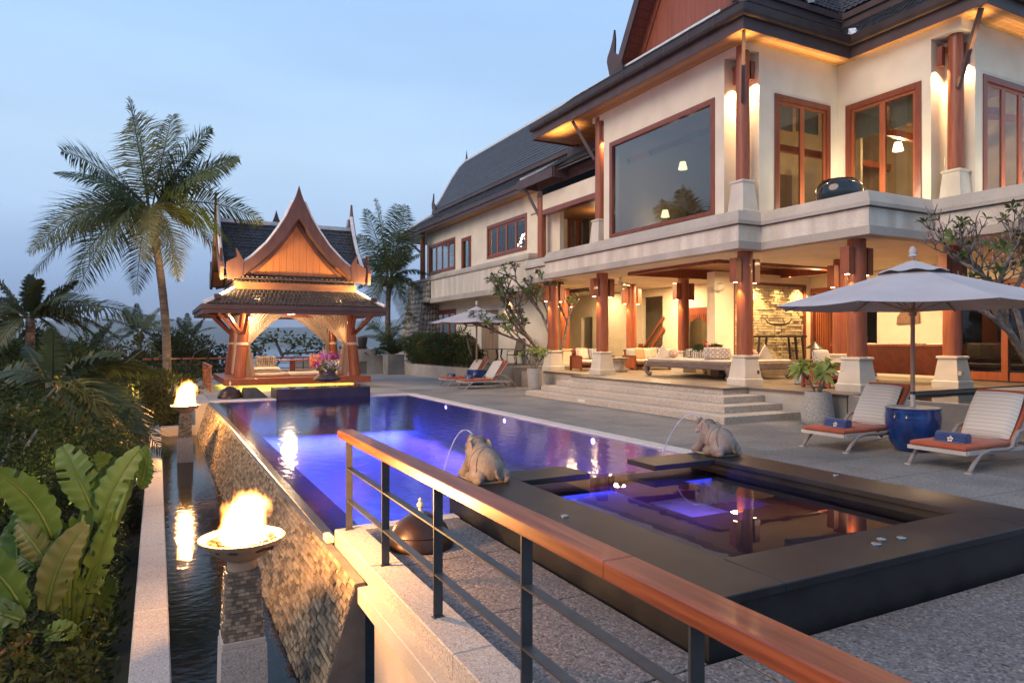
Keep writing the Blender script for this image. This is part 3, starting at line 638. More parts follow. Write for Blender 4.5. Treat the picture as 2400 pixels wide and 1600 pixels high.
# ---- roofs
def tiles(s,P0,P1,Q0,Q1,tw,th,lift=.022,pointed=True):
    """overlapping tiles from the eave edge P0-P1 up to Q0-Q1"""
    P0,P1,Q0,Q1=map(Vector,(P0,P1,Q0,Q1)); H=((Q0-P0).length+(Q1-P1).length)/2; nr=max(1,int(H/th))
    nrm=(P1-P0).cross(Q0-P0).normalized()
    if nrm.z<0: nrm=-nrm
    for r in range(nr):
        t0,t1=r/nr,min(1,(r+1.25)/nr)
        A,B=P0.lerp(Q0,t0),P1.lerp(Q1,t0); A2,B2=P0.lerp(Q0,t1),P1.lerp(Q1,t1)
        n=max(1,int((B-A).length/tw)); off=.5 if r%2 else 0
        for k in range(-1 if off else 0,n):
            u0,u1=max(0,(k+off)/n)+.004/n,min(1,(k+1+off)/n)-.004/n
            if u1<=u0: continue
            l=lift*rnd.uniform(.8,1.25); um=(u0+u1)/2
            if pointed:
                q=.4*(t1-t0); A3,B3=P0.lerp(Q0,t0+q),P1.lerp(Q1,t0+q)
                V=[A.lerp(B,um)+nrm*l,A3.lerp(B3,u1)+nrm*l*.8,A2.lerp(B2,u1),A2.lerp(B2,u0),A3.lerp(B3,u0)+nrm*l*.8,A.lerp(B,um)-nrm*.004,A3.lerp(B3,u1)-nrm*.004,A3.lerp(B3,u0)-nrm*.004]
                s.add(V,[(0,1,2,3,4),(5,6,1,0),(7,5,0,4)])
            else:
                V=[A.lerp(B,u0)+nrm*l,A.lerp(B,u1)+nrm*l,A2.lerp(B2,u1),A2.lerp(B2,u0),A.lerp(B,u0)-nrm*.004,A.lerp(B,u1)-nrm*.004]
                s.add(V,[(0,1,2,3),(4,5,1,0)])
    return s
roof=part('main_roof',house)
INN=[(14.85,23.0),(14.85,14.3),(19.05,14.3),(19.05,10.6),(25.7,10.6)]
z0,z1=10.62,11.66
s=MB()
for (a,b),(c,d) in zip(zip(EAV,EAV[1:]),zip(INN,INN[1:])):
    P=[(a[0],a[1],z0-.05),(b[0],b[1],z0-.05),(d[0],d[1],z1-.05),(c[0],c[1],z1-.05)]; s.prism(P,(0,0,-.05))
s.prism([(19.5,24.3,z0-.05),(13.6,24.3,z0-.05),(14.85,23.0,z1-.05),(19.5,23.0,z1-.05)],(0,0,-.05))
s.build('roof_deck',m_fascw,roof)
s=MB()
for (a,b),(c,d) in zip(zip(EAV,EAV[1:]),zip(INN,INN[1:])): tiles(s,(*a,z0),(*b,z0),(*c,z1),(*d,z1),.19,.17,.028)
tiles(s,(19.5,24.3,z0),(13.6,24.3,z0),(19.5,23,z1),(14.85,23,z1),.19,.2); s.build('apron_tiles',m_tile,roof,kind='stuff')
bx(roof,'apron_top_flashing',m_ridge,(14.80,14.9,15.1,20.1,11.64,11.72))
s=MB(); s.bar((13.7,13.15,10.72),(14.85,14.3,11.76),.16,.1); s.build('ridge_cap',m_ridge,roof); s=MB(); s.bar((13.62,13.07,10.68),(13.9,13.35,10.95),.2,.2); s.build('ridge_cap',m_fascw,roof)
# upper tier: fascia and steep roof planes
T1=[(14.70,14.25),(19.05,14.25),(19.05,9.0)]
sweep(T1,[(.0,11.62),(.05,11.62),(.05,11.86),(0,11.86)]).build('tier_fascia',m_fascw,roof); sweep(T1,[(.05,11.862),(.12,11.862),(.12,12.05),(.0,12.05)]).build('tier_fascia',m_fascw,roof)
s=MB(); s.prism([(14.7,14.2,12.02),(24,14.2,12.02),(24,17.1,16.9),(14.7,17.1,16.9)],(0,0,-.1)); s.prism([(14.7,20.0,11.75),(24,20,11.75),(24,17.1,16.9),(14.7,17.1,16.9)],(0,0,-.1)); s.prism([(19.0,14.3,12.02),(19.0,8.5,12.02),(21.9,8.5,16.9),(21.9,14.3,16.9)],(0,0,-.1)); s.build('roof_deck',m_fascw,roof)
s=MB(); tiles(s,(14.75,14.15,12.1),(19.0,14.15,12.1),(14.75,17.1,16.95),(21.5,17.1,16.95),.19,.17); tiles(s,(18.95,14.15,12.1),(18.95,8.8,12.1),(21.9,17,16.95),(21.9,8.8,16.95),.19,.17); s.build('steep_tiles',m_tile,roof,kind='stuff')
for p in ((19.0,14.18,12.12),(17.45,14.05,12.12),(18.0,13.0,10.72)):
    s=MB(); s.bar(p,(p[0]+.38,p[1]+.38,p[2]+.42),.2,.12); s.build('mortar_end',m_ridge,roof)
s=MB(); s.bar((17.72,13.12,10.7),(17.95,13.3,10.86),.24,.1); s.build('mortar_end',m_ridge,roof)
# gable facing the pool
gab=part('gable',house)
bx(gab,'gable_wall',m_redwall)if False else None
s=MB(); s.prism([(15.35,14.2,11.5),(15.35,20.1,11.5),(15.35,17.15,16.6)],(.08,0,0)); s.build('gable_panel',m_redwall,gab)
for k in range(14):
    y=15.0+.38*k
for sgn in (1,-1):
    f=lambda t:(17.15+sgn*(3.02-3.02*t),11.62+5.2*t)
    A=[(14.62,)+f(i/8) for i in range(9)]; B=[(14.62,f(i/8)[0]-sgn*.34,f(i/8)[1]-.02) for i in range(9)]
    s=MB(); s.strip(A,B,(.07,0,0)); s.build('barge_board',m_fascw,gab)
    A=[(15.34,f(i/8)[0]-sgn*.42,f(i/8)[1]-.08) for i in range(9)]; B=[(15.34,f(i/8)[0]-sgn*.54,f(i/8)[1]-.1) for i in range(9)]
    s=MB(); s.strip(A,B,(-.04,0,0)); s.build('inner_moulding',m_redwall,gab)
    for k in range(22):   # soffit boards under the rake
        t0,t1=k/22,(k+1)/22-.003; (ya,za),(yb,zb)=f(t0),f(t1)
        s=MB(); s.prism([(14.69,ya-sgn*.1,za-.1),(15.35,ya-sgn*.1,za-.1),(15.35,yb-sgn*.1,zb-.1),(14.69,yb-sgn*.1,zb-.1)],(0,-sgn*.02,-.012)); s.build('rake_board',m_redwall,gab)
def kanok(s,o,h,ux,thick):   # flame shaped finial standing on point o, leaning along horizontal unit ux
    o=Vector(o); ux=Vector(ux); n=Vector((0,0,1)).cross(ux)*thick
    prof=[(0,.0,.42),(.12,-.05,.40),(.28,-.10,.36),(.42,-.14,.26),(.52,-.12,.13),(.66,-.02,.14),(.82,.06,.14),(1.0,.11,.115)]
    A=[o+ux*(a*h)+Vector((0,0,t*h)) for t,a,b in prof]; B=[o+ux*(b*h)+Vector((0,0,t*h)) for t,a,b in prof]
    s.strip([p-n/2 for p in A],[p-n/2 for p in B],n)
s=MB(); kanok(s,(14.66,20.35,11.35),1.75,(0,-1,0),.07); s.build('corner_finial',m_fascw,gab)
s=MB(); s.lathe([(.16,0),(.10,.3),(.04,.75),(.005,1.1)],8,(19.2,24.0,13.9)); s.build('ridge_finial',m_fascw,roof)
# ---- wing
XW=15.0
wing=thing('villa_wing','far wing of the villa with long grey tiled roof and rubble stone end','house',(15,33,0))
_h=house; house=wing
W1=(35.8,40.0,5.95,7.78); W2_=(33.6,34.9,5.3,7.55); W3=(27.35,31.6,6.05,7.74)
wall('wall','x',XW,.25,26.4,40.4,4.2,8.55,[W1,W2_,W3],m_cream)
window('x',XW,1,*W1,n=4,fw=.17,leaf=.07,name='window'); window('x',XW,1,*W2_,n=1,fw=.2); window('x',XW,1,*W3,n=4,fw=.17,leaf=.075)
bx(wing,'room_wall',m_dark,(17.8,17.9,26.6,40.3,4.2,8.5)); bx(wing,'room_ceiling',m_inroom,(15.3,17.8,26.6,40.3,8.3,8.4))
chm=Emit('chandelier_bulb',(1,.72,.4),16); s=MB()
for i in range(16):
    a=i*2.4; r_=.5*(i/16)**.5; s.sphere((16.3+r_*math.cos(a),29.9+r_*1.2*math.sin(a),7.2-.06*i),.07,8,6)
s.build('chandelier',chm,wing); lamp(wing,'POINT',(16.3,29.9,7.75),40,WARM2,.2,name='chandelier_light'); lamp(wing,'POINT',(16.6,38,6.6),12,WARM2,.1,name='room_light')
band=part('wing_balcony',wing); WP=[(14.55,38.5),(14.55,26.35),(15.2,26.35)]
sweep(WP,[(0,4.42),(0,5.5),(-.35,5.5),(-.35,4.42)]).build('fascia',m_fascia,band)
sweep(WP,[(.06,4.15),(.06,4.419),(-.45,4.419),(-.45,4.15)]).build('base_moulding',m_granite,band)
sweep(WP,[(.07,5.501),(.07,5.62),(.02,5.76),(-.45,5.76),(-.45,5.501)]).build('coping',m_granite,band)
bx(wing,'floor_slab',m_cream,(14.95,16,26.4,40.4,4.16,4.3))
D1=(31.5,33.6,.58,3.5); V1=(37.1,41.5,1.4,3.78)
wall('wall','x',15.6,.25,26,42.5,.3,4.16,[V1,D1],m_cream)
window('x',15.6,1,*V1,n=4,fw=.2,leaf=.08)
m_oak=M('weathered_door_wood',(.26,.16,.085),(.38,.25,.14),2.2,.65,.25,25,stretch=(4,4,.5))
dr=part('carved_door',wing)
for a,b in ((31.52,32.54),(32.56,33.58)): bx(dr,'door_leaf',m_oak,(15.7,15.78,a,b,.6,3.48),bev=.01)
for i in range(5): bx(dr,'door_batten',m_oak,(15.685,15.70,31.56+i*.42,31.86+i*.42,.7,3.4))
s=MB()
for k in range(6): s.sphere((15.68,32.3+.13*(k%2)*2,2.7-.18*(k//2)),.06,8,5)
s.build('door_boss',m_fascw,dr)
lamp(wing,'SPOT',(15.2,30.4,3.95),60,WARM2,.05,(.5,-.1,-1),.8,100,'wall_light'); bx(wing,'wall_lamp',m_fascw,(15.35,15.6,30.36,30.44,3.9,4.0))
# wing end column and strut, niche at the near corner
s=MB(); s.lathe([(.17,5.5),(.16,8.5)],18,(14.8,40.6,0)); s.build('column_shaft',m_teak,wing,autos=40)
s=MB(); s.bar((14.8,40.6,7.3),(14.45,42.6,8.45),.1,.12); s.build('strut',m_fascw,wing)
s=MB(); s.lathe([(.19,5.5),(.18,8.1)],20,(14.85,25.75,0)); s.build('column_shaft',m_teak,wing,autos=40)
s=MB(); s.bar((14.75,25.8,7.3),(14.35,26.3,8.5),.09,.11); s.build('strut',m_fascw,wing)
bx(wing,'niche_wall',m_cream,(15.25,15.45,24.9,26.7,4.9,8.2)); lamp(wing,'SPOT',(15.0,26.15,7.7),60,WARM2,.05,(.1,0,-1),.8,110,'niche_light'); lamp(wing,'SPOT',(15.0,25.3,7.7),60,WARM2,.05,(.1,0,-1),.8,110,'niche_light')
# gallery between the wing and the main block
bx(wing,'lintel',m_cream,(14.75,15.0,21.0,25.5,7.5,8.15)); bx(wing,'lintel_beam',m_teakd,(14.7,15.02,21.0,25.5,7.3,7.499))
bx(wing,'gallery_ceiling',m_board[1],(15.0,20,21.1,27,7.55,7.6)); 
wall('gallery_wall','y',27.0,.2,15.46,20,4.9,8.1,[(16.95,18.05,4.9,7.75)],m_cream)
window('y',27.0,1,16.95,18.05,4.9,7.75,n=2,fw=.16,leaf=.1,name='gallery_door')
lamp(wing,'POINT',(17,24.5,7.1),25,WARM2,.15,name='gallery_light')
# rubble stone end
def rubble(parent,fn,L_,H_,cell,mats,limit,dep=.05):
    nu,nv=int(L_/cell),int(H_/cell); pt={}
    for i in range(nu+1):
        for j in range(nv+1):
            e=cell*.34; pt[i,j]=(i*L_/nu+(rnd.uniform(-e,e) if 0<i<nu else 0),j*H_/nv+(rnd.uniform(-e,e) if 0<j<nv else 0))
    k=0; rest=MB()
    for i in range(nu):
        for j in range(nv):
            q=[pt[i,j],pt[i+1,j],pt[i+1,j+1],pt[i,j+1]]; cx=sum(p[0] for p in q)/4; cy_=sum(p[1] for p in q)/4
            P=[]
            for (a,b),(a2,b2) in zip(q,q[1:]+q[:1]): P+= [(a*.62+a2*.38,b*.62+b2*.38),(a*.38+a2*.62,b*.38+b2*.62)]
            d=dep*rnd.uniform(.4,1.1)
            lo=[fn(cx+(a-cx)*.95,cy_+(b-cy_)*.95,-.02) for a,b in P]; hi=[fn(cx+(a-cx)*.84,cy_+(b-cy_)*.84,d) for a,b in P]; n=len(P)
            V=lo+hi; F=[tuple(range(n,2*n))]+[(m,(m+1)%n,n+(m+1)%n,n+m) for m in range(n)]
            s=MB() if k<limit else rest; s.add(V,F)
            if k<limit: s.build('stone',mats[rnd.randrange(len(mats))],parent)
            k+=1
    if rest.f: rest.build('rubble_stones',mats[0],parent,kind='stuff')
pier=part('stone_pier',wing)
bx(pier,'pier_core',m_mortar,(14.5,15.4,38.52,42.6,4.2,5.52))
s=MB(); s.hexa([(13.75,39.3,0),(15.58,39.3,0),(15.58,43.6,0),(13.75,43.6,0),(14.5,39.9,4.2),(15.58,39.9,4.2),(15.58,42.6,4.2),(14.5,42.6,4.2)]); s.build('pier_core',m_mortar,pier)
bx(pier,'capping',m_granite,(14.42,15.5,38.53,42.7,5.521,5.66))
rubble(pier,lambda u,v,d:(14.49-d,42.6-u,4.2+v),4.08,1.3,.27,m_rubble,90)
rubble(pier,lambda u,v,d:(13.74+.75*v/4.2-d,43.55-u*(4.2-1.5*v/4.2)/4.2-v/4.2*.95,v),4.2,4.2,.3,m_rubble,110)
rubble(pier,lambda u,v,d:(13.78+.72*v/4.2+u*(1.8-.72*v/4.2)/1.8,39.3+.6*v/4.2-d,v),1.8,4.15,.3,m_rubble,80)
# wing roof
wr=part('wing_roof',wing)
WE=[(14.3,44.4),(14.3,26.2)]; GE=[(14.85,26.2),(14.85,20.9)]
for E_ in (WE,GE):
    sweep(E_,[(-.05,8.48),(0,8.48),(0,8.66),(-.05,8.66)]).build('fascia_board',m_fascw,wr); sweep(E_,[(-.05,8.661),(.05,8.661),(.05,8.86),(-.05,8.86)]).build('fascia_board',m_fascw,wr)
bx(wr,'fascia_board',m_fascw,(14.3,14.9,26.15,26.2,8.48,8.86)); bx(wr,'fascia_board',m_fascw,(14.3,18,44.4,44.45,8.48,8.86))
for k in range(5): 
    x0=14.31+k*.138; bx(wr,'soffit_board',m_board[k%3],(x0,x0+.132,26.25,44.35,8.5,8.52))
for k in range(10): bx(wr,'soffit_board',m_board[k%3],(15.01,18,40.42+k*.39,40.8+k*.39,8.5,8.52))
RF=[(16.2,10.4),(16.55,10.95),(17.0,11.75),(17.5,12.65),(18.0,13.4),(18.5,13.95)]
s=MB(); s.prism([(14.3,44.4,8.8),(14.3,20.9,8.8),(16.2,20.9,10.1),(16.2,42.3,10.1)],(0,0,-.06)); s.prism([(14.3,44.4,8.8),(18,44.4,8.8),(18,42.3,10.1),(16.2,42.3,10.1)][::-1],(0,0,-.06))
for (xa,za),(xb,zb) in zip(RF,RF[1:]): s.prism([(xa,42.2,za),(xa,20,za),(xb,20,zb),(xb,42.2,zb)],(.05,0,-.06))
s.prism([(18.5,42.2,13.9),(18.5,20,13.9),(21.5,20,10),(21.5,42.2,10)],(0,0,-.06)); s.prism([(a,42.15,b-.05) for a,b in RF]+[(20.8,42.15,10.4)],(0,.05,0)); s.build('roof_deck',m_fascw,wr)
s=MB(); tiles(s,(14.3,44.35,8.86),(14.3,20.9,8.86),(16.2,42.3,10.14),(16.2,20.9,10.14),.24,.21,pointed=False)
for (xa,za),(xb,zb) in zip(RF,RF[1:]): tiles(s,(xa-.03,42.2,za+.04),(xa-.03,20.5,za+.04),(xb-.03,42.2,zb+.04),(xb-.03,20.5,zb+.04),.24,.2,pointed=False)
s.build('roof_tiles',m_tile,wr,kind='stuff')
sweep([(16.2,42.3),(16.2,20.6)],[(.02,9.98),(.07,9.98),(.07,10.16),(.02,10.16)]).build('tier_fascia',m_fascw,wr); sweep([(16.2,42.3),(16.2,20.6)],[(.08,10.161),(.16,10.161),(.16,10.36),(.02,10.36)]).build('tier_fascia',m_fascw,wr)
s=MB(); s.tube([(x-.05,42.25,z+.06) for x,z in RF],.07,6); s.build('verge_cap',m_ridge,wr)
bx(wr,'ridge_cap',m_ridge,(18.42,18.58,20,42.2,13.93,14.06)); s=MB(); s.bar((14.35,44.35,8.9),(16.15,42.35,10.25),.13,.1); s.build('hip_cap',m_ridge,wr)
s=MB(); kanok(s,(16.15,42.35,10.3),1.25,(0,-1,0),.07); s.build('corner_finial',m_fascw,wr); s=MB(); s.lathe([(.1,0),(.03,.5),(.004,.75)],8,(18.5,42.2,14.0)); s.build('ridge_finial',m_fascw,wr)
# small tiled canopy over the gallery corner
cp=part('gallery_canopy',wing)
s=MB(); s.prism([(14.15,26.6,8.86),(14.15,23.6,8.86),(15.9,23.9,9.75),(15.9,26.3,9.75)],(0,0,-.08)); s.build('canopy_deck',m_fascw,cp)
s=MB(); tiles(s,(14.15,26.5,8.9),(14.15,23.6,8.9),(15.9,26.3,9.8),(15.9,23.9,9.8),.19,.18); s.build('canopy_tiles',m_tile,cp,kind='stuff')
bx(cp,'fascia_board',m_fascw,(14.08,14.14,23.6,26.6,8.5,8.88),(14.141,15.0,23.54,23.6,8.5,8.88)); s=MB(); s.bar((14.2,26.5,8.98),(15.9,26.2,9.9),.16,.09); s.build('hip_cap',m_ridge,cp)
s=MB(); kanok(s,(15.6,24.6,9.7),1.5,(0,-1,0),.08); s.build('corner_finial',m_fascw,cp); bx(cp,'tier_fascia',m_fascw,(15.5,15.62,20.8,24.7,9.55,9.95))
house=_h
# ---- living terrace walls behind the columns
lw=part('living_walls',house)
wall('wall','x',21.0,.2,18.601,33.8,.667,4.36,[(21.95,23.5,.667,3.35),(25.1,26.6,.667,4.0),(30.9,32.0,.667,3.2)],m_cream,lw)
bx(lw,'wall',m_cream,(17.6,18.5,18.2,18.6,.667,4.36),(22.3,22.6,18.2,18.6,.667,4.36)); bx(lw,'wall_head',m_cream,(18.501,22.299,18.2,18.6,4.06,4.36)); bx(lw,'raised_hearth',m_floor,(18.0,22.4,16.9,18.19,.668,1.2))
wall('wall','x',22.5,.2,8,18.199,.667,4.36,[(16.45,18.1,.7,3.9),(15.4,16.3,.667,3.6),(8.2,12.85,.667,3.7)],m_cream,lw)
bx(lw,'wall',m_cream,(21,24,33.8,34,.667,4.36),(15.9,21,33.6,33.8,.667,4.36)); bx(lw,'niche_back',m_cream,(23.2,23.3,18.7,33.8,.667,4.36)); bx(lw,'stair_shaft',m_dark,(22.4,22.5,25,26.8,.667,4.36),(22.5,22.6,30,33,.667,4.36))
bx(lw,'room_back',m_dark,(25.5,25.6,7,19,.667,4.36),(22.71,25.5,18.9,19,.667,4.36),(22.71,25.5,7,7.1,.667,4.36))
fwl=part('feature_wall',house)
bx(fwl,'backing',m_mortar,(18.501,22.299,18.36,18.6,1.2,4.059)); bx(fwl,'frame_board',m_teakd,(18.501,22.299,18.19,18.3,3.99,4.058),(18.501,18.56,18.19,18.3,1.21,3.989),(22.24,22.299,18.19,18.3,1.21,3.989))
stones(fwl,lambda a,t,d:(18.57+a,18.35-d,1.22+t),10,27,3.66,2.75,m_ledge,.10,300,'stone',vary=(.5,1.5),gap=.006)
sd_=part('slat_door',house)
bx(sd_,'door_frame',m_teakd,(22.42,22.6,16.45,16.6,.7,3.9),(22.42,22.6,17.2,17.3,.7,3.9),(22.42,22.6,17.98,18.1,.7,3.9),(22.42,22.6,16.6,17.2,3.72,3.9),(22.42,22.6,17.3,17.98,3.72,3.9),(22.42,22.6,16.6,17.2,.7,.95),(22.42,22.6,17.3,17.98,.7,.95))
for i in range(6):
    for y in (16.66,17.36): bx(sd_,'slat',m_teak,(22.46,22.54,y+i*.095,y+i*.095+.055,.95,3.72))
gd=part('glass_door',house)
for y in (8.3,9.8,11.3,12.75): bx(gd,'door_stile',m_teak,(22.45,22.6,y-.09,y+.09,.7,3.6))
for y in (8.39,9.89,11.39): bx(gd,'door_rail',m_teak,(22.46,22.59,y,y+1.27 if y<11 else y+1.17,.7,.95),(22.46,22.59,y,y+1.27 if y<11 else y+1.17,3.45,3.6)); bx(gd,'pane',m_glass,(22.52,22.526,y,y+1.27 if y<11 else y+1.17,.95,3.45))
bx(gd,'head_beam',m_teakd,(22.4,22.62,8.1,12.9,3.602,3.75))
for x,y in ((19.6,17.75),(20.9,17.75),(21.9,17.75)): lamp(house,'SPOT',(x,y,4.3),420,(1,.66,.27),.04,(0,.26,-1),.6,75,'wall_washer')
for x,y,e in ((16.5,22.4,70),(19.6,23.5,60),(16.5,26,40),(20,29,22),(17,16.5,45),(20,15,45),(19.5,12,45),(16.8,11.8,30)): lamp(house,'AREA',(x,y,4.33 if not 15.6<y<20 else 4.2),e*3.1,WARM2,.5,(0,0,-1),name='ceiling_light')
for x,y,e in ((22.2,22.7,45),(23.6,13.5,4),(22.0,31.5,12)): lamp(house,'POINT',(x,y,3.2),e,(1,.62,.24),.15,name='niche_room_light')
# cove wash under the upper eave
lamp(house,'AREA',(13.95,22.6,9.3),20,(1,.62,.25),(.3,1.6),(0,0,1),name='soffit_uplight',spread=90)
lamp(house,'AREA',(13.9,13.3,9.3),6,(1,.62,.25),(.5,.5),(0,0,1),name='soffit_uplight',spread=50)
lamp(house,'AREA',(16.2,13.32,9.2),9,(1,.66,.30),(3.2,.15),(0,0,1),name='soffit_uplight',spread=50)
lamp(house,'AREA',(17.8,11.6,9.2),6,(1,.66,.30),(.15,2.4),(0,0,1),name='soffit_uplight',spread=50)
lamp(house,'AREA',(18.2,9.8,9.2),4.5,(1,.62,.25),(.5,.3),(0,0,1),name='soffit_uplight',spread=50)
lamp(house,'AREA',(20.6,9.75,9.2),6,(1,.66,.30),(3,.15),(0,0,1),name='soffit_uplight',spread=50)
# added fill lamps before the balcony doors, standing in for their glow
lamp(house,'AREA',(17.0,12.6,5.6),55,(1,.80,.50),(2.2,.3),(0,.8,.6),name='door_glow_fill'); lamp(house,'AREA',(17.2,11.9,5.6),45,(1,.80,.50),(.3,2),(.8,0,.6),name='door_glow_fill'); lamp(house,'AREA',(20.6,9.2,5.6),40,(1,.80,.50),(2.2,.3),(0,.8,.6),name='door_glow_fill')
print('C ok')
# ================================================================ PAVILION
pav=thing('pool_pavilion','open Thai pavilion with steep dark tiled roofs on four teak posts above the pool','pavilion',(4.97,30,0))
s=MB(); s.box(2.25,7.7,27.5,32.7,.42,.46); s.build('floor_deck',m_teak,pav)
for a in ((2.2,7.75,27.4,27.52,.215,.47),(2.2,7.75,32.7,32.8,.215,.47)): bx(pav,'edge_board',m_teakh,a,bev=.01)
for a in ((2.2,2.32,27.521,32.699,.215,.468),(7.63,7.75,27.521,32.699,.215,.468)): bx(pav,'edge_board',m_teakh,a,bev=.01)
bx(pav,'plinth_base',m_planter,(2.75,7.2,27.95,32.3,-.05,.41))
lamp(pav,'AREA',(4.97,27.78,.20),60,(1,.78,.12),(4.6,.06),(0,-.2,-1),name='deck_glow_strip'); lamp(pav,'AREA',(2.5,30,.2),30,(1,.78,.12),(.06,4.4),(0,0,-1),name='deck_glow_strip')
bx(pav,'glow_strip',Emit('deck_glow_tube',(1,.80,.16),7),(2.7,7.1,27.9,27.93,.19,.212))
def ppost(x,y,dx,dy):
    p=part('post',pav); s=MB(); s.tube([(x,y,.46),(x+dx*.5,y+dy*.5,1.7),(x+dx,y+dy,2.95)],[.235,.20,.17],20); s.build('post_shaft',m_teak,p,autos=40)
    s=MB(); s.lathe([(.225,-.05),(.23,0),(.225,.05)],20,(x+dx*.52,y+dy*.52,1.78)); s.build('curtain_band',M('linen_band',(.66,.56,.42),None,rough=.9),p,autos=50)
    sx,sy=(1 if x>5 else -1),(1 if y>30 else -1)
    for ux,uy in ((sx,0),(0,sy),(sx*.75,sy*.75)):
        s=MB(); s.bar((x+dx*.65,y+dy*.65,2.05),(x+dx+ux*.95,y+dy+uy*.95,2.93),.09,.13); s.build('bracket',m_teakd,p)
for x,y,dx,dy in ((2.82,28.2,.22,.12),(7.32,28.25,-.2,.12),(2.82,31.95,.22,-.12),(7.32,31.95,-.2,-.12)): ppost(x,y,dx,dy)
bx(pav,'eave_beam',m_teakd,(2.9,7.2,28.2,28.4,2.95,3.12),(2.9,7.2,31.75,31.95,2.95,3.12),(2.95,3.12,28.401,31.749,2.95,3.12),(7.0,7.18,28.401,31.749,2.95,3.12))
bx(pav,'ceiling',m_board[1],(1.65,8.0,26.85,33.3,3.12,3.15))
EV=[(1.5,26.7),(8.12,26.7),(8.12,33.45),(1.5,33.45)]
def ring(path,prof,name,mat,p):
    pp=path[::-1]+[path[::-1][0]]; pp2=[pp[-2]]+pp
    # closed mitred sweep
    n=len(path); q=path[::-1]; s=MB(); V=[]; k=len(prof)
    for i in range(n):
        a,b,c=Vector(q[i-1]),Vector(q[i]),Vector(q[(i+1)%n]); d1=(b-a).normalized(); d2=(c-b).normalized()
        n1=Vector((-d1.y,d1.x)); n2=Vector((-d2.y,d2.x)); m=(n1+n2); m=m/max(.2,m.dot(n1))
        V+=[(b.x+m.x*o,b.y+m.y*o,z) for o,z in prof]
    s.add(V,[(i*k+j,i*k+(j+1)%k,((i+1)%n)*k+(j+1)%k,((i+1)%n)*k+j) for i in range(n) for j in range(k)]); return s.build(name,mat,p)
ef=part('lower_roof',pav)
ring(EV,[(.0,2.90),(.05,2.90),(.05,3.06),(0,3.06)],'fascia_board',m_fascw,ef); ring(EV,[(.0,3.061),(.11,3.061),(.11,3.22),(0,3.22)],'fascia_board',m_fascw,ef)
ring(EV,[(-.35,3.0),(-.0,3.0),(-.0,3.06),(-.35,3.06)],'eave_lining',m_teakd,ef)
BA=[(2.68,27.75),(7.12,27.75),(7.12,32.4),(2.68,32.4)]
s=MB(); g=MB()
for i in range(4):
    a,b=EV[i],EV[(i+1)%4]; c,d=BA[i],BA[(i+1)%4]
    P=[(*a,3.18),(*b,3.18),(*d,3.86),(*c,3.86)]; g.prism(P,(0,0,-.06))
    tiles(s,(*a,3.235),(*b,3.235),(*c,3.92),(*d,3.92),.145,.14,.03)
g.build('roof_deck',m_fascw,ef); s.build('roof_tiles',M('brown_roof_tile',(.06,.055,.05),(.115,.105,.095),6,.42,.2,60),ef,kind='stuff')
for a,c in zip(EV,BA):
    s=MB(); s.tube([(a[0]*1.0,a[1],3.27),((a[0]+c[0])/2,(a[1]+c[1])/2,3.57),(c[0],c[1],3.95)],[.085,.08,.08],6); s.build('hip_cap',m_ridge,ef)
ring([(2.62,27.62),(7.18,27.62),(7.18,32.52),(2.62,32.52)],[(-.3,3.84),(0,3.84),(0,4.0),(.02,4.0),(.02,4.13),(-.3,4.13)],'skirt_band',M('skirt_band_wood',(.20,.085,.04),(.27,.12,.055),2,.5,.06,30,stretch=(1,4,4)),ef)
ur=part('upper_roof',pav)
CX,CY=4.88,30.1; GY0,GY1,GX0,GX1=27.3,32.9,2.15,7.6
HP=[(0,6.72),(.2,6.42),(.47,6.02),(.8,5.58),(1.2,5.12),(1.7,4.67),(2.28,4.28)]   # roof curve: half width, height
s=MB(); g=MB()
SU=[(2.62,27.62),(7.18,27.62),(7.18,32.52),(2.62,32.52)]; IN=[(2.95,27.95),(6.85,27.95),(6.85,32.2),(2.95,32.2)]
for i in range(4):
    a,b,c,d=SU[i],SU[(i+1)%4],IN[i],IN[(i+1)%4]; g.prism([(*a,4.12),(*b,4.12),(*d,4.34),(*c,4.34)],(0,0,-.03)); tiles(s,(*a,4.15),(*b,4.15),(*c,4.38),(*d,4.38),.145,.13,.025)
for (w0,z0_),(w1,z1_) in zip(HP[1:][::-1]+[],HP[:-1][::-1]):
    for sg in (1,-1):
        # ridge along X (seen left and right of the front gable)
        y0_,y1_=CY+sg*w0*1.12,CY+sg*w1*1.12
        tiles(s,(GX0,y0_,z0_+.02),(GX1,y0_,z0_+.02),(GX0,y1_,z1_+.02),(GX1,y1_,z1_+.02),.17,.15,.025); g.prism([(GX0,y0_,z0_),(GX1,y0_,z0_),(GX1,y1_,z1_),(GX0,y1_,z1_)],(0,0,-.05))
        # ridge along Y (front and back gables)
        x0_,x1_=CX+sg*w0,CX+sg*w1
        tiles(s,(x0_,GY0+.05,z0_+.03),(x0_,GY1,z0_+.03),(x1_,GY0+.05,z1_+.03),(x1_,GY1,z1_+.03),.17,.15,.025); g.prism([(x0_,GY0+.04,z0_),(x0_,GY1,z0_),(x1_,GY1,z1_),(x1_,GY0+.04,z1_)],(0,0,-.05))
g.build('roof_deck',m_fascw,ur); s.build('roof_tiles',m_tile,ur,kind='stuff')
bx(ur,'ridge_cap',m_ridge,(GX0,4.6,CY-.08,CY+.08,6.72,6.88),(5.16,GX1,CY-.08,CY+.08,6.72,6.88)); bx(ur,'ridge_cap',m_ridge,(CX-.08,CX+.08,27.45,GY1,6.74,6.86))
for p in ((CX,GY1+.1,6.8),): s=MB(); s.lathe([(.17,0),(.1,.28),(.006,.62)],8,p); s.build('ridge_spire',m_fascw,ur)
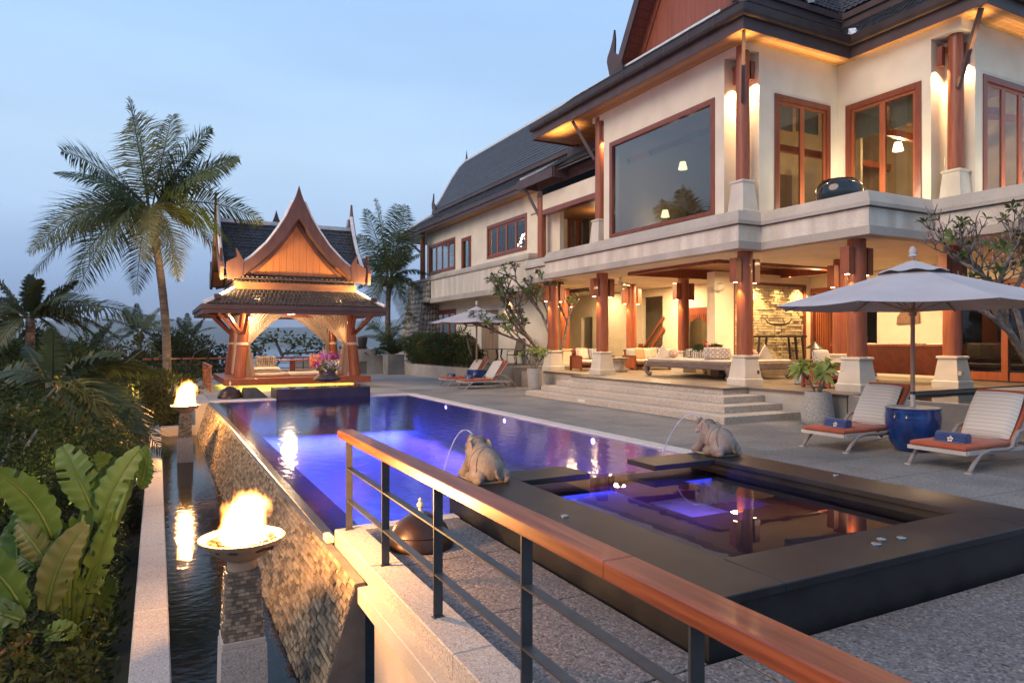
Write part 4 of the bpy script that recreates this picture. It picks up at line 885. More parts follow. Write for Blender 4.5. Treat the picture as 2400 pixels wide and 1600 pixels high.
OUT=[(0,7.90),(.10,7.55),(.2,7.28),(.47,6.67),(.75,6.2),(1.15,5.62),(1.7,5.05),(2.32,4.58)]; INR=[(0,6.62),(.08,6.52),(.2,6.35),(.45,5.98),(.72,5.62),(1.05,5.22),(1.5,4.78),(2.05,4.30)]
def gable_end(P,front):     # P(h,z,d): half offset, height, outward depth -> world point
    for sg in (1,-1):
        s=MB(); s.strip([P(sg*a,b,.0) for a,b in OUT],[P(sg*a,b,.0) for a,b in INR],Vector(P(0,0,.08))-Vector(P(0,0,0))); s.build('barge_board',m_fascw2,ur)
        s=MB(); s.tube([P(sg*(a+.015),b+.02,-.03) for a,b in OUT[2:]],.075,6); s.build('verge_cap',m_ridge,ur)
        # naga finial at the foot
        pr=[(2.12,4.30),(2.62,4.16),(2.68,4.62),(2.66,4.82),(2.30,5.02),(2.34,5.36),(2.18,5.1),(2.06,4.88)]
        F_=[(0,1,2),(0,2,3,7),(7,3,4,6),(4,5,6)]
        s=MB(); f=[P(sg*(a-.06),b,.09) for a,b in pr]; k=[P(sg*(a-.06),b,-.03) for a,b in pr]; n=len(pr)
        s.add(f+k,[(0,1,2,3,4,5,6,7),(15,14,13,12,11,10,9,8)]+[(i,n+i,n+(i+1)%n,(i+1)%n) for i in range(n)]); s.build('foot_finial',m_fascw2,ur)
        s=MB(); s.strip([P(sg*(a*.99+.0),b-.02,-.45) for a,b in INR],[P(sg*max(0,a-.10),b-.12,-.45) for a,b in INR],Vector(P(0,0,.05))-Vector(P(0,0,0))); s.build('inner_moulding',m_fascw2,ur)
        s=MB()
        for i in range(len(INR)-1):
            (a,b),(c,d)=INR[i],INR[i+1]; s.add([P(sg*(a+.05),b-.03,.0),P(sg*(c+.05),d-.03,0),P(sg*(c+.05),d-.03,-.5),P(sg*(a+.05),b-.03,-.5)],[(0,1,2,3)])
        s.build('rake_lining',m_gablew,ur)
    n=15
    for i in range(n):     # vertical boards of the gable panel
        a=-1.9+3.8*i/n; b=-1.9+3.8*(i+1)/n-.006
        def top(h):
            h=abs(h)
            for (p,z1_),(q,z2_) in zip(INR,INR[1:]):
                if p<=h<=q: return z1_+(z2_-z1_)*(h-p)/(q-p)-.02
            return 4.32
        za,zb=max(4.3,top(a)),max(4.3,top(b))
        if max(za,zb)<4.34: continue
        mid=[(0,top(0))] if a<0<b else []
        pts=[(a,4.28),(b,4.28),(b,zb)]+mid+[(a,za)]
        s=MB(); s.prism([P(h,z,-.5) for h,z in pts],Vector(P(0,0,.03+.006*(i%2)))-Vector(P(0,0,0))); s.build('gable_board',m_gablew,ur)
m_fascw2=M('pavilion_barge_wood',(.105,.046,.032),(.145,.066,.045),2,.5,.06,30,stretch=(4,4,1))
gable_end(lambda h,z,d:(CX+h,GY0-d,z),True)
gable_end(lambda h,z,d:(CX+h,GY1+d,z),False)
gable_end(lambda h,z,d:(GX0-d,CY+h*1.12,z),False)
gable_end(lambda h,z,d:(GX1+d,CY+h*1.12,z),False)
bx(ur,'gable_sill',m_ridge,(2.9,6.9,27.88,27.98,4.36,4.42))
# flood lamps on the pavilion roof and the bright post lamp
m_star=Emit('post_lamp_bulb',(1,.86,.6),120)
pl=thing('post_lamp','small bright bare lamp on the front left teak post of the pavilion','lamp',(3.13,28.0,2.75))
s=MB(); s.sphere((3.16,27.98,2.76),.045,14,10); s.build('bulb',m_star,pl); s=MB(); s.tube([(3.16,28.12,2.78),(3.16,28.02,2.77)],.03,10); s.build('lamp_base',m_fascw,pl)
lamp(pl,'POINT',(3.16,27.86,2.72),60,(1,.72,.4),.04,name='post_light')
def flood(x,y,z,d,e,label):
    t=thing('flood_lamp',label,'lamp',(x,y,z)); s=MB(); s.box(x-.11,x+.11,y-.09,y+.09,z+.10,z+.26,.01); s.build('housing',m_fascw,t); s=MB(); s.bar((x,y,z-.06),(x,y,z+.1),.03,.03); s.build('bracket',m_fascw,t)
    lamp(t,'SPOT',(x,y,z+.33),e,(1,.64,.27),.06,d,.9,150,'flood_light')
flood(1.95,26.98,3.34,(.5,.22,.8),750,'black floodlight on the left hip of the pavilion lower roof')
flood(7.75,26.98,3.34,(-.5,.22,.8),480,'black floodlight on the right hip of the pavilion lower roof')
lamp(pav,'SPOT',(3.3,26.95,3.38),260,(1,.62,.26),.08,(.32,.42,1),1,120,'gable_light'); lamp(pav,'SPOT',(6.4,26.95,3.38),210,(1,.62,.26),.08,(-.3,.42,1),1,120,'gable_light')
lamp(pav,'POINT',(4.97,30.0,2.75),170,(1,.68,.42),.25,name='pavilion_ceiling_light'); lamp(pav,'SPOT',(6.7,28.9,2.9),160,(1,.62,.28),.1,(.25,-.1,-1),.9,110,'pavilion_light'); lamp(pav,'SPOT',(3.6,27.2,2.85),110,(1,.6,.28),.1,(-.25,.4,-1),.9,120,'pavilion_light')
# curtains tied to the posts
m_curt,_t,_b=principled('sheer_linen_curtain'); _b.inputs['Base Color'].default_value=(.70,.60,.49,1); _b.inputs['Roughness'].default_value=.9
_tr=N(_t,'ShaderNodeBsdfTranslucent'); _tr.inputs[0].default_value=(.70,.57,.44,1); _m=N(_t,'ShaderNodeMixShader'); _m.inputs[0].default_value=.45; _t.links.new(_b.outputs[0],_m.inputs[1]); _t.links.new(_tr.outputs[0],_m.inputs[2]); _t.links.new(_m.outputs[0],_t.nodes['Material Output'].inputs[0])
def curtain(label,top0,top1,tie,foot,nf=11,zt=3.0,zf=.5):
    """gathered cloth: hangs from top0..top1, pulled to tie, falls to foot"""
    top0,top1,tie,foot=map(Vector,(top0,top1,tie,foot)); dr=(top1-top0); n=Vector((-dr.y,dr.x,0)).normalized()
    s=MB()
    def f(u,v):
        t=top0.lerp(top1,u); fold=math.sin(u*nf*2*PI)*1.0+.4*math.sin(u*nf*5.1+1)
        if v<.55:
            k=v/.55; g=k**.75; sag=math.sin(k*PI)*.22*u
            spread=(u-.5)*dr.normalized()*.16
            p=t.lerp(tie+spread,g); p.z=t.z+(tie.z-t.z)*(k**(1.0+.35*u))-sag*.4
            amp=.06*(1-k)+.028*k
        else:
            k=(v-.55)/.45; spread=(u-.5)*dr.normalized()*(.16+.30*k)
            p=(tie+spread).lerp(foot+spread,k); amp=.03+.03*k
        return tuple(p+n*fold*amp)
    s.grid(f,70,26); o=s.build('curtain',m_curt,smooth=True); tag(o,label,'curtain'); return o
curtain('sheer beige curtain swept back to the front left pavilion post',(3.15,28.3,2.98),(4.75,28.3,2.98),(3.13,28.32,1.74),(3.2,28.35,.49))
curtain('sheer beige curtain swept back to the front right pavilion post',(6.95,28.3,2.98),(5.25,28.3,2.98),(6.92,28.32,1.74),(6.8,28.35,.49))
curtain('sheer beige curtain gathered at the back right pavilion post',(7.0,31.8,2.98),(5.1,31.8,2.98),(6.95,31.75,1.74),(6.9,31.75,.49))
curtain('narrow beige curtain hanging on the left side of the pavilion',(3.0,31.6,2.98),(3.0,30.4,2.98),(2.98,31.5,1.74),(2.9,31.45,.49),7)
# day bed cushions on the deck
m_cush=M('cream_mattress_cloth',(.56,.49,.40),(.63,.56,.46),4,.9,.25,90)
def cushion_mesh(w,d,h,puff=.5,nu=14,nv=12):
    """soft box, rounded at the seams"""
    s=MB()
    def sh(u): return (1-abs(2*u-1)**4)**.5
    for sg in (1,-1):
        s.grid(lambda u,v:((u-.5)*w*(1-.05*(2*v-1)**2),(v-.5)*d*(1-.05*(2*u-1)**2),sg*h*.5*((1-puff)+puff*1.0*(sh(u)*sh(v))**.8 if 0<u<1 and 0<v<1 else (1-puff)*.4)),nu,nv)
    return s
def soft(name,label,cat,loc,dims,mat,rot=(0,0,0),puff=.5,group=None):
    s=cushion_mesh(*dims,puff); me=s.mesh(name,mat,smooth=True); o=bpy.data.objects.new(name,me); C.objects.link(o); o.location=loc; o.rotation_euler=tuple(R(a) for a in rot); tag(o,label,cat,group); return o
def mattress(name,label,cat,loc,dims,mat,rz=0):
    w,d,h=dims; s=MB(); s.box(-w/2,w/2,-d/2,d/2,0,h,min(.05,h*.35)); me=s.mesh(name,mat,smooth=True); me.set_sharp_from_angle(angle=R(70)); o=bpy.data.objects.new(name,me); C.objects.link(o); o.location=loc; o.rotation_euler=(0,0,R(rz)); tag(o,label,cat); return o
mattress('mattress','cream floor mattress at the left front of the pavilion deck','mattress',(4.05,28.9,.465),(1.3,.9,.16),m_cush)
mattress('mattress','long cream floor mattress across the middle of the pavilion deck','mattress',(5.85,28.9,.465),(2.2,.9,.16),m_cush)
mattress('mattress','cream mattress along the back edge of the pavilion deck','mattress',(5.0,31.3,.465),(3.6,.9,.16),m_cush)
soft('cushion','plump cream seat cushion stacked on the left pavilion mattress','cushion',(3.85,29.0,.74),(1.2,.75,.22),m_cush,puff=.6)
m_lattice=Motif('brown_white_lattice_cloth',(.10,.07,.05),(.55,.5,.42),14,.36)
soft('cushion','brown and white lattice print cushion at the left of the pavilion','cushion',(3.95,29.5,1.02),(.85,.5,.22),m_lattice,(78,0,8))
m_orange=M('orange_cloth',(.52,.19,.08),(.6,.24,.1),5,.9,.2,120)
soft('cushion','orange cushion leaning behind the orchids in the pavilion','cushion',(6.35,31.2,.98),(.62,.62,.2),m_orange,(76,0,-8))
m_bluep=Motif('blue_print_cloth',(.09,.13,.2),(.4,.42,.42),22,.3)
soft('cushion','blue patterned bolster beside the orchid pot in the pavilion','cushion',(6.2,29.4,.76),(.55,.4,.22),m_bluep,(20,0,5))
soft('cushion','cream triangular backrest cushion at the right pavilion post','cushion',(6.75,29.6,.82),(.65,.5,.36),m_cush,(35,0,-12),.8)
tb=thing('low_table','low dark wood pedestal table in the middle of the pavilion','table',(5.2,30.6,.46))
bx(tb,'tabletop',m_teakd,(4.6,5.85,30.25,30.95,1.02,1.08),bev=.01); bx(tb,'pedestal',m_teakd,(5.1,5.3,30.5,30.7,.46,1.019)); bx(tb,'foot',m_teakd,(4.95,5.45,30.4,30.8,.46,.5))
# black granite water box at the end of the pool
wb=thing('water_box','long black granite water tank at the pavilion end of the pool','water feature',(5,23.7,0))
bx(wb,'tank_wall',m_blackmat,(3.42,6.5,23.06,24.3,-1.2,.325),bev=.01)
s=MB(); s.grid(lambda u,v:(3.5+u*2.92,23.14+v*1.08,.331),1,1); s.build('water_film',Water('tank_water',(.4,.4,.42),.01,.03,2,boost=1.6),wb)
op=thing('orchid_pot','wide dark metal urn of pink and white orchids standing on three thin legs','plant',(5.15,23.55,.33))
m_urn=M('dark_bronze_urn',(.05,.044,.045),(.085,.072,.07),5,.45,.15,40,metal=.5)
s=MB(); s.lathe([(.05,.17),(.20,.19),(.42,.24),(.46,.28),(.40,.33),(.27,.44),(.27,.5),(.31,.55),(.29,.56),(.25,.5)],28,(5.15,23.55,.33)); s.build('urn',m_urn,op,autos=45)
for a in (0,2.1,4.2): s=MB(); s.tube([(5.15+.26*math.cos(a),23.55+.26*math.sin(a),.332),(5.15+.26*math.cos(a),23.55+.26*math.sin(a),.55)],.012,6); s.build('leg',m_urn,op)
m_orl=Leaf('orchid_leaf',(.12,.16,.03),(.22,.22,.06),6); m_pk=Leaf('pink_orchid_petal',(.50,.10,.32),(.72,.32,.55),5,tl=.35); m_wh=Leaf('white_orchid_petal',(.66,.58,.62),(.78,.72,.74),5,tl=.35); m_mg=Leaf('magenta_orchid_petal',(.34,.02,.17),(.48,.04,.26),5,tl=.35)
def cards(s,pts,size,rng,droop=0,asp=.45):
    for p in pts:
        d=Vector((rng.gauss(0,1),rng.gauss(0,1),rng.gauss(0,.8)-droop)).normalized(); sd=d.cross(Vector((rng.gauss(0,1),rng.gauss(0,1),rng.gauss(0,1)))).normalized(); l=size*rng.uniform(.6,1.25); w=l*asp
        a=Vector(p); s.add([a,a+d*l*.45+sd*w*.5,a+d*l,a+d*l*.45-sd*w*.5],[(0,1,2,3)])
rg=random.Random(3); s=MB(); cards(s,[(5.15+rg.gauss(0,.16),23.55+rg.gauss(0,.14),.88+rg.random()*.22) for _ in range(260)],.2,rg,-.5,.3); s.build('leaves',m_orl,op)
for m,c,n,sp,nm in ((m_pk,(5.08,23.5,1.35),160,.15,'pink_blossoms'),(m_mg,(5.42,23.6,1.33),110,.10,'magenta_blossoms'),(m_wh,(5.15,23.42,1.08),150,.14,'white_blossoms'),(m_mg,(4.78,23.5,1.1),60,.08,'magenta_blossoms'),(m_wh,(5.45,23.5,1.0),40,.08,'white_blossoms')):
    s=MB(); cards(s,[(c[0]+rg.gauss(0,sp),c[1]+rg.gauss(0,sp*.7),c[2]+rg.gauss(0,sp*.6)) for _ in range(n)],.085,rg,0,.9); s.build(nm,m,op)
s=MB()
for _ in range(16): x=rg.gauss(5.15,.06); s.tube([(x,23.55,.85),(x+rg.gauss(0,.12),23.5,1.2),(x+rg.gauss(0,.25),23.5+rg.gauss(0,.1),1.35)],.006,4)
s.build('flower_stems',m_orl,op)
# bronze bell lids and the little black box
def bell(label,x,y,z,k):
    t=thing('bronze_bell_cover',label,'cover',(x,y,z)); s=MB()
    s.lathe([(.30*k,0),(.315*k,.015*k),(.31*k,.05*k),(.285*k,.10*k),(.27*k,.12*k),(.275*k,.13*k),(.24*k,.20*k),(.15*k,.265*k),(.10*k,.30*k),(.07*k,.31*k),(.001,.315*k)],40,(x,y,z)); s.build('bell',m_bronze,t,autos=30)
    s=MB(); s.lathe([(.035*k,.31*k),(.02*k,.33*k),(.018*k,.36*k),(.035*k,.375*k),(.03*k,.40*k),(.012*k,.42*k),(.02*k,.435*k),(.001,.455*k)],18,(x,y,z)); s.build('knob',m_plinth,t,autos=30); return t
m_bronze=M('dark_bronze',(.045,.025,.018),(.075,.042,.03),4,.30,.08,30,metal=.6)
bell('large dark bronze bell cover with pale knob behind the steel railing',2.17,6.02,0,.98)
bell('bronze bell cover beside the fire at the far corner of the pool',2.15,24.4,0,1.25)
bxx=thing('black_speaker_box','small wedge shaped black box on the paving beside the black water tank','box',(2.85,24.2,0))
s=MB(); s.hexa([(2.5,23.9,0),(3.3,23.9,0),(3.3,24.6,0),(2.5,24.6,0),(2.55,23.95,.33),(2.95,23.95,.33),(2.95,24.55,.33),(2.55,24.55,.33)]); s.build('box',m_black,bxx)
# railings beside and behind the pavilion
def railing(name,label,pts,zb,h,posts,bars,mats,post_w=.05,top=(.14,.07),nbars=2):
    t=thing(name,label,'railing',(pts[0][0],pts[0][1],zb))
    a,b=Vector((*pts[0],zb)),Vector((*pts[1],zb)); d=(b-a)
    s=MB(); s.bar(a+Vector((0,0,h)),b+Vector((0,0,h)),*top); s.build('handrail',mats[0],t)
    for k in posts: p=a+d*k; s=MB(); s.bar(p,p+Vector((0,0,h-top[1]/2)),post_w,post_w); s.build('post',mats[1],t)
    for i in range(nbars): s=MB(); z=h*(i+1)/(nbars+1); s.bar(a+Vector((0,0,z)),b+Vector((0,0,z)),.03,.03); s.build('rail',mats[1],t)
    return t
railing('railing','short teak topped railing beside the far fire bowl',((1.74,27.3),(1.74,31.5)),-.05,1.0,[0,.33,.66,1],2,(m_teakh,m_teak),.07,(.12,.08),4)
railing('railing','long thin red railing behind the pavilion facing the sea',((-.6,36.6),(8.6,36.6)),-.05,1.08,[0,.2,.4,.6,.8,1],2,(m_teakh,m_rail),.05,(.1,.08),3)
print('D ok')
# ================================================================ VEGETATION
YAW=-math.atan2(832,1600)
m_palm=Leaf('coconut_frond',(.045,.068,.018),(.105,.135,.04),.9,.42,.35); m_palmy=Leaf('warm_lit_frond',(.12,.115,.026),(.24,.21,.055),.8,.45,.35)  # yellow leaf colour carries the warm light on low fronds; coconuts share it
m_palmd=Leaf('deep_green_frond',(.022,.038,.014),(.058,.082,.026),.9,.5,.2)
m_trunk=M('palm_trunk_bark',(.10,.075,.055),(.19,.15,.115),3,.85,.6,12,stretch=(1,1,5)); m_bark=M('grey_bark',(.09,.075,.06),(.24,.21,.18),7,.85,.6,25)
def frond(s,p0,p1,p2,nl=60,ll=.8,dr=.5,rng=rnd,rad=.03,fold=.5):
    p0,p1,p2=map(Vector,(p0,p1,p2))
    B=lambda t:p0*(1-t)**2+p1*2*t*(1-t)+p2*t*t
    T=lambda t:((p1-p0)*(1-t)+(p2-p1)*t).normalized()
    tw=rng.choice((-1,1))*rng.uniform(.30,.75); tw1=rng.uniform(-.3,.3)
    s.tube([B(i/10) for i in range(11)],[rad*(1-.85*i/10)+.004 for i in range(11)],5)
    for i in range(nl):
        t=.10+.90*(i+rng.random()*.6)/nl; p=B(t); tg=T(t); side=tg.cross(Vector((0,0,1)))
        side=side.normalized() if side.length>.05 else Vector((1,0,0)); up=side.cross(tg); an=tw+tw1*t; side,up=side*math.cos(an)+up*math.sin(an),up*math.cos(an)-side*math.sin(an)
        L_=ll*(math.sin(PI*min(1,.18+.80*t))**.7)*rng.uniform(.85,1.12); w=.027*rng.uniform(.8,1.2)
        for sg in (1,-1):
            d=(side*sg*.92+tg*(.40+.42*t)+up*(fold*.2)+Vector((rng.uniform(-.18,.18),rng.uniform(-.18,.18),-dr*.45*rng.uniform(.4,1.6)))).normalized()
            d2=(d+Vector((rng.uniform(-.15,.15),rng.uniform(-.15,.15),-dr*rng.uniform(.8,2.0)))).normalized(); m=p+d*L_*.5; e=m+d2*L_*.5; wv=tg*w
            s.add([p-wv*.5,p+wv*.5,m+wv,m-wv,e],[(0,1,2,3),(3,2,4)])
def palm(name,label,base,crown,trunk_r,tips,ll,mats,bend=(0,0),nl=60,group=None,thin=1):
    t=thing(name,label,'palm tree',base,group,YAW,local=True); c=Vector(crown)
    s=MB(); n=26; pts=[];rr=[]
    for i in range(n+1):
        k=i/n; pts.append((c.x*k+bend[0]*math.sin(PI*k),c.y*k+bend[1]*math.sin(PI*k),c.z*k)); rr.append(trunk_r*(1.35-.5*k**.4)*(1.0+.05*(i%2)))
    s.tube(pts,rr,12); s.build('trunk',m_trunk,t)
    if name=='coconut_palm':
        s=MB()
        for k in range(7): a=k*.9; s.sphere((c.x+.24*math.cos(a),c.y+.24*math.sin(a),c.z-.28-.1*(k%3)),.13,8,6,sz=1.2)
        s.build('coconuts',m_palmy,t)
    rg=random.Random(hash(label)%1000 if False else len(label)*7+int(trunk_r*100))
    for i,tp in enumerate(tips):
        dx,dz,dy=tp[:3]; arch=tp[3] if len(tp)>3 else .35; mi=tp[4] if len(tp)>4 else 0
        e=c+Vector((dx,dy,dz)); L_=Vector((dx,dy,dz)).length
        ctl=c+Vector((dx*.5,dy*.5,dz*.5+arch*L_))
        s=MB(); frond(s,c+Vector((dx,dy,0)).normalized()*.1 if L_ else c,ctl,e,nl,ll*min(1.2,L_/4.2),.30,rg,.035*trunk_r/.16); s.build('frond',mats[mi],t)
    return t
q=27/1600
tp=[(-311,-78,1.0,.28),(-262,-170,-.6,.34),(-165,-245,-1.5,.42),(-232,148,.6,.14),(-82,250,1.5,.08),(-16,240,-1.0,.03),(10,248,1.4,.02),(122,206,.8,.10),(198,126,.3,.12),(190,66,-1.2,.22),(250,-22,.6,.24),(122,-172,-1.9,.45,1),(150,-130,1.4,.42,1),(-48,-150,-2.2,.5,0),(-150,60,-1.8,.2),(60,-140,-2.2,.5,1),(-190,100,1.9,.18),(-232,-30,1.6,.34),(160,150,2.0,.14),(20,-160,1.6,.5),(-95,-190,1.9,.45),(60,190,2.4,.08),(-215,-185,1.2,.42),(210,-90,-.8,.36),(-235,-112,-1.2,.38)]
palm('coconut_palm','tallest coconut palm with wide windblown crown left of the pavilion',(.25,30.4,-2.6),(-.55,.0,9.7),.155,[(a*q,b*q,c,*d) for a,b,c,*d in tp],1.38,(m_palm,m_palmy),bend=(.35,0),nl=84)
q=41/1600
tp=[(-60,165,.5,.06),(-25,178,-1,.03),(12,180,1,.02),(42,165,-.6,.05),(-85,105,1,.15),(78,118,.8,.14),(-88,35,-1,.25),(-82,-22,1,.32),(84,48,-1.2,.22),(88,10,1,.28),(74,-36,.4,.38),(-58,-105,-.8,.5),(-40,-128,.8,.55),(52,-92,-.5,.5),(30,-115,1.0,.55,1),(-20,-90,-1.8,.5),(0,120,1.9,.1),(-60,60,1.9,.2),(60,60,-1.9,.2)]
palm('coconut_palm','coconut palm with slender trunk between the pavilion and the villa wing',(12.75,39.9,-.6),(-.3,0,6.3),.17,[(a*q,b*q,c,*d) for a,b,c,*d in tp],1.15,(m_palm,m_palmy),bend=(-.25,0),nl=60)
q=21/1600
tp=[(-10,68,.3,.1),(28,58,-.4,.12),(-62,30,.5,.2),(60,10,.6,.25),(140,-40,.3,.3),(130,10,-.6,.3),(-70,-40,-.4,.35),(90,-80,-.8,.4),(-110,10,.3,.3),(10,50,1,.1),(40,40,1,.15),(-30,-70,-.9,.4),(190,-20,.8,.3)]
palm('young_palm','bushy young palm at the far left edge above the dark garden',(-3.45,25.4,-3.4),(0,0,6.0),.14,[(a*q*1.5,b*q*1.5,c,*d) for a,b,c,*d in tp+[(-30,62,-.8,.1),(45,62,.9,.1),(100,30,-1,.2),(-90,10,1,.3),(130,-70,.5,.35)]],1.2,(m_palmd,m_palmy),nl=60)
tp=[(1.1,-.6,-.4,.3,1),(1.5,-.9,.3,.36),(1.7,-1.3,.5,.35),(1.4,-1.9,-.6,.4,1),(.4,-2.0,-.4,.4),(-1.3,-.9,.2,.3),(-.6,.6,.3,.15),(.9,.5,.6,.2),(1.5,.1,.8,.3),(-1.8,-.2,.7,.3),(.2,.9,-.3,.1),(1.9,-1.9,-.2,.35),(1.9,-2.5,.1,.4,1)]
palm('garden_palm','low palm with long drooping fronds in the dark garden beside the basin',(-1.9,16.6,-2.2),(0,0,3.25),.12,[(a*1.2,b*1.2,c,*d) for a,b,c,*d in tp],1.25,(m_palmd,m_palmy),nl=56)
tp0=[(-1.2,1.6,.3,.1),(0,1.9,-.3,.05),(1.2,1.6,.4,.1),(-2.3,.8,-.3,.2),(2.3,.8,.2,.2),(-2.4,-.5,.5,.35),(2.4,-.6,-.4,.35),(-1.4,-1.3,-.6,.4),(1.4,-1.2,.5,.4),(.5,1.2,1,.1),(-.5,1.3,-1,.1)]
palm('coconut_palm','distant palm with fan of fronds behind the tall palm trunk',(-1.07,52.4,-6.5),(0,0,9.0),.15,tp0,1.0,(m_palmd,m_palmy),nl=34)
palm('coconut_palm','distant palm rising just left of the pavilion roof',(2.0,53.0,-6.5),(0,0,8.6),.15,[(a*.8,b*.9,c,d) for a,b,c,d in tp0],1.0,(m_palmd,m_palmy),nl=34)
palm('coconut_palm','distant palm low behind the bushes at the left edge',(-3.6,47,-9),(0,0,10.4),.15,tp0,1.0,(m_palmd,m_palmy),nl=34)
# --- leafy crowns: clumps of leaf cards through an uneven volume
m_lf=[Leaf('broad_leaf_%d'%i,tuple(c*.72 for c in a),tuple(c*.72 for c in b),.9,.6,.2,.12) for i,(a,b) in enumerate((((.020,.036,.012),(.065,.095,.026)),((.032,.056,.015),(.095,.13,.032)),((.024,.040,.018),(.070,.088,.036)),((.055,.068,.017),(.135,.148,.038))))]
def crown_mesh(seed,n,leaf,clumps=22,flat=.8,asp=.42):
    r=random.Random(seed); s=MB(); cl=[]
    for _ in range(clumps):
        while True:
            p=Vector((r.uniform(-1,1),r.uniform(-1,1),r.uniform(-1,1)))
            if .25<p.length<1: break
        cl.append((Vector((p.x,p.y,p.z*flat)),r.uniform(.18,.38)))
    for i in range(n):
        c,rad=cl[r.randrange(clumps)]; d=Vector((r.gauss(0,1),r.gauss(0,1),r.gauss(0,1))).normalized(); p=c+d*rad*r.random()**.4
        o=(d+Vector((r.gauss(0,.6),r.gauss(0,.6),r.gauss(-.1,.6)))).normalized(); sd=o.cross(Vector((r.gauss(0,1),r.gauss(0,1),r.gauss(0,1)))).normalized(); nn=o.cross(sd); l=leaf*r.uniform(.6,1.3); w=l*asp
        s.add([p,p+o*l*.5+sd*w*.5+nn*w*.12,p+o*l,p+o*l*.5-sd*w*.5+nn*w*.12],[(0,1,2),(0,2,3)])
    return s
CRM={}
def cmesh(v,mi,n=2600,leaf=.11):
    k=(v,mi,n,leaf)
    if k not in CRM: CRM[k]=crown_mesh(11+v,n,leaf,20+v*3).mesh('leaf_crown',m_lf[mi])
    return CRM[k]
def tree(name,label,cat,x,y,z,top,rx,rz_,v,mi,n=2600,leaf=.11,group=None,trunk=True):
    t=thing(name,label,cat,(x,y,z),group,local=True); h=top-z
    o=inst(cmesh(v,mi,n,leaf),'crown',t,Matrix.Translation((0,0,h-rz_))@Matrix.Rotation(v*1.3+x,4,'Z')@Matrix.Diagonal((rx,rx*.9,rz_,1)))
    if trunk:
        s=MB(); r=random.Random(int(x*31+y*7)); tz=max(.3,h-rz_*.8)
        s.tube([(0,0,-.3),(.1,0,tz*.5),(.0,.1,tz)],[.13,.10,.07],7)
        for k in range(5): a=k*1.27; s.tube([(0,.05,tz*.75),(math.cos(a)*rx*.3,math.sin(a)*rx*.3,tz+rz_*.2),(math.cos(a)*rx*.7,math.sin(a)*rx*.7,tz+rz_*r.uniform(.3,.9))],[.06,.04,.015],5)
        s.build('trunk',m_bark,t)
    return t
TR=[('dark rounded tree between the tall palm trunk and the teak railing',1.2,42.2,-4,2.45,2.2,2.1,0,0),('olive leafy tree just behind the tall palm trunk',-.7,38.7,-3,2.1,2.0,1.9,1,3),('broad dark tree left of the tall palm trunk',-2.2,34.8,-3.5,1.95,2.3,2.1,2,1),
('dense tree with warm lit leaves left of the far fire bowl',-.95,27.5,-2.6,.75,1.5,1.5,3,3),('dark bush in the middle of the slope below the young palm',-2.2,23.4,-2.8,1.1,1.6,1.5,0,2),('tall dark tree at the left edge behind the young palm',-4.8,30,-4,1.5,2.2,2.2,1,0),
('bright green leafy tree at the left edge above the banana plant',-2.3,14.6,-2.8,1.3,1.0,1.25,2,1),('shadowy shrub beneath the low palm fronds',-1.15,16.4,-2.4,-.1,.9,.9,0,0),('shrub with bright new leaves low at the left edge',-2.1,12.2,-2.6,.55,.75,.9,3,1),
('dark shrub hugging the basin kerb halfway along',-.75,15.0,-2.3,-.75,.55,.6,1,2),('deep green bush just above the banana leaves',-1.25,12.9,-2.4,-.45,.7,.8,2,0),('dark bush at the far corner of the basin kerb',-.75,23.6,-2.4,-.35,.75,.9,3,2),('leafy bush under the pavilion railing beyond the far fire',.45,29.2,-2.2,.85,1.1,1.3,0,3),
('dark tree with fine leaves left of the pavilion deck',2.4,44.6,-5,2.1,2.2,2.0,1,2),('small dark tree behind the young palm',-3.9,36,-4,2.6,1.9,1.9,3,2),('slender tree in shadow beside the low palm',-2.15,20.2,-2.8,.25,1.1,1.2,2,2)]
for l,x,y,z,top,rx,rz_,v,mi in TR: tree('garden_tree' if top>.8 else 'garden_shrub',l,'tree' if top>.8 else 'shrub',x,y,z,top,rx,rz_,v,mi,5200 if y<22 else 6500,.10 if y<22 else .115)
# ground cover between them
s=MB(); rg=random.Random(5)
for _ in range(16000):
    x=-.35-abs(rg.gauss(0,2.6)); y=rg.uniform(4,42); z=hillz(x,y)+rg.random()**2*.9
    o=Vector((rg.gauss(0,1),rg.gauss(0,1),rg.uniform(.1,1.3))).normalized(); sd=o.cross(Vector((rg.gauss(0,1),rg.gauss(0,1),rg.gauss(0,1)))).normalized(); l=rg.uniform(.06,.13)*(.6+y/25); p=Vector((x,y,z))
    s.add([p,p+o*l*.5+sd*l*.2,p+o*l,p+o*l*.5-sd*l*.2],[(0,1,2,3)])
o=s.build('ground_cover',m_lf[0]); o['kind']='stuff'
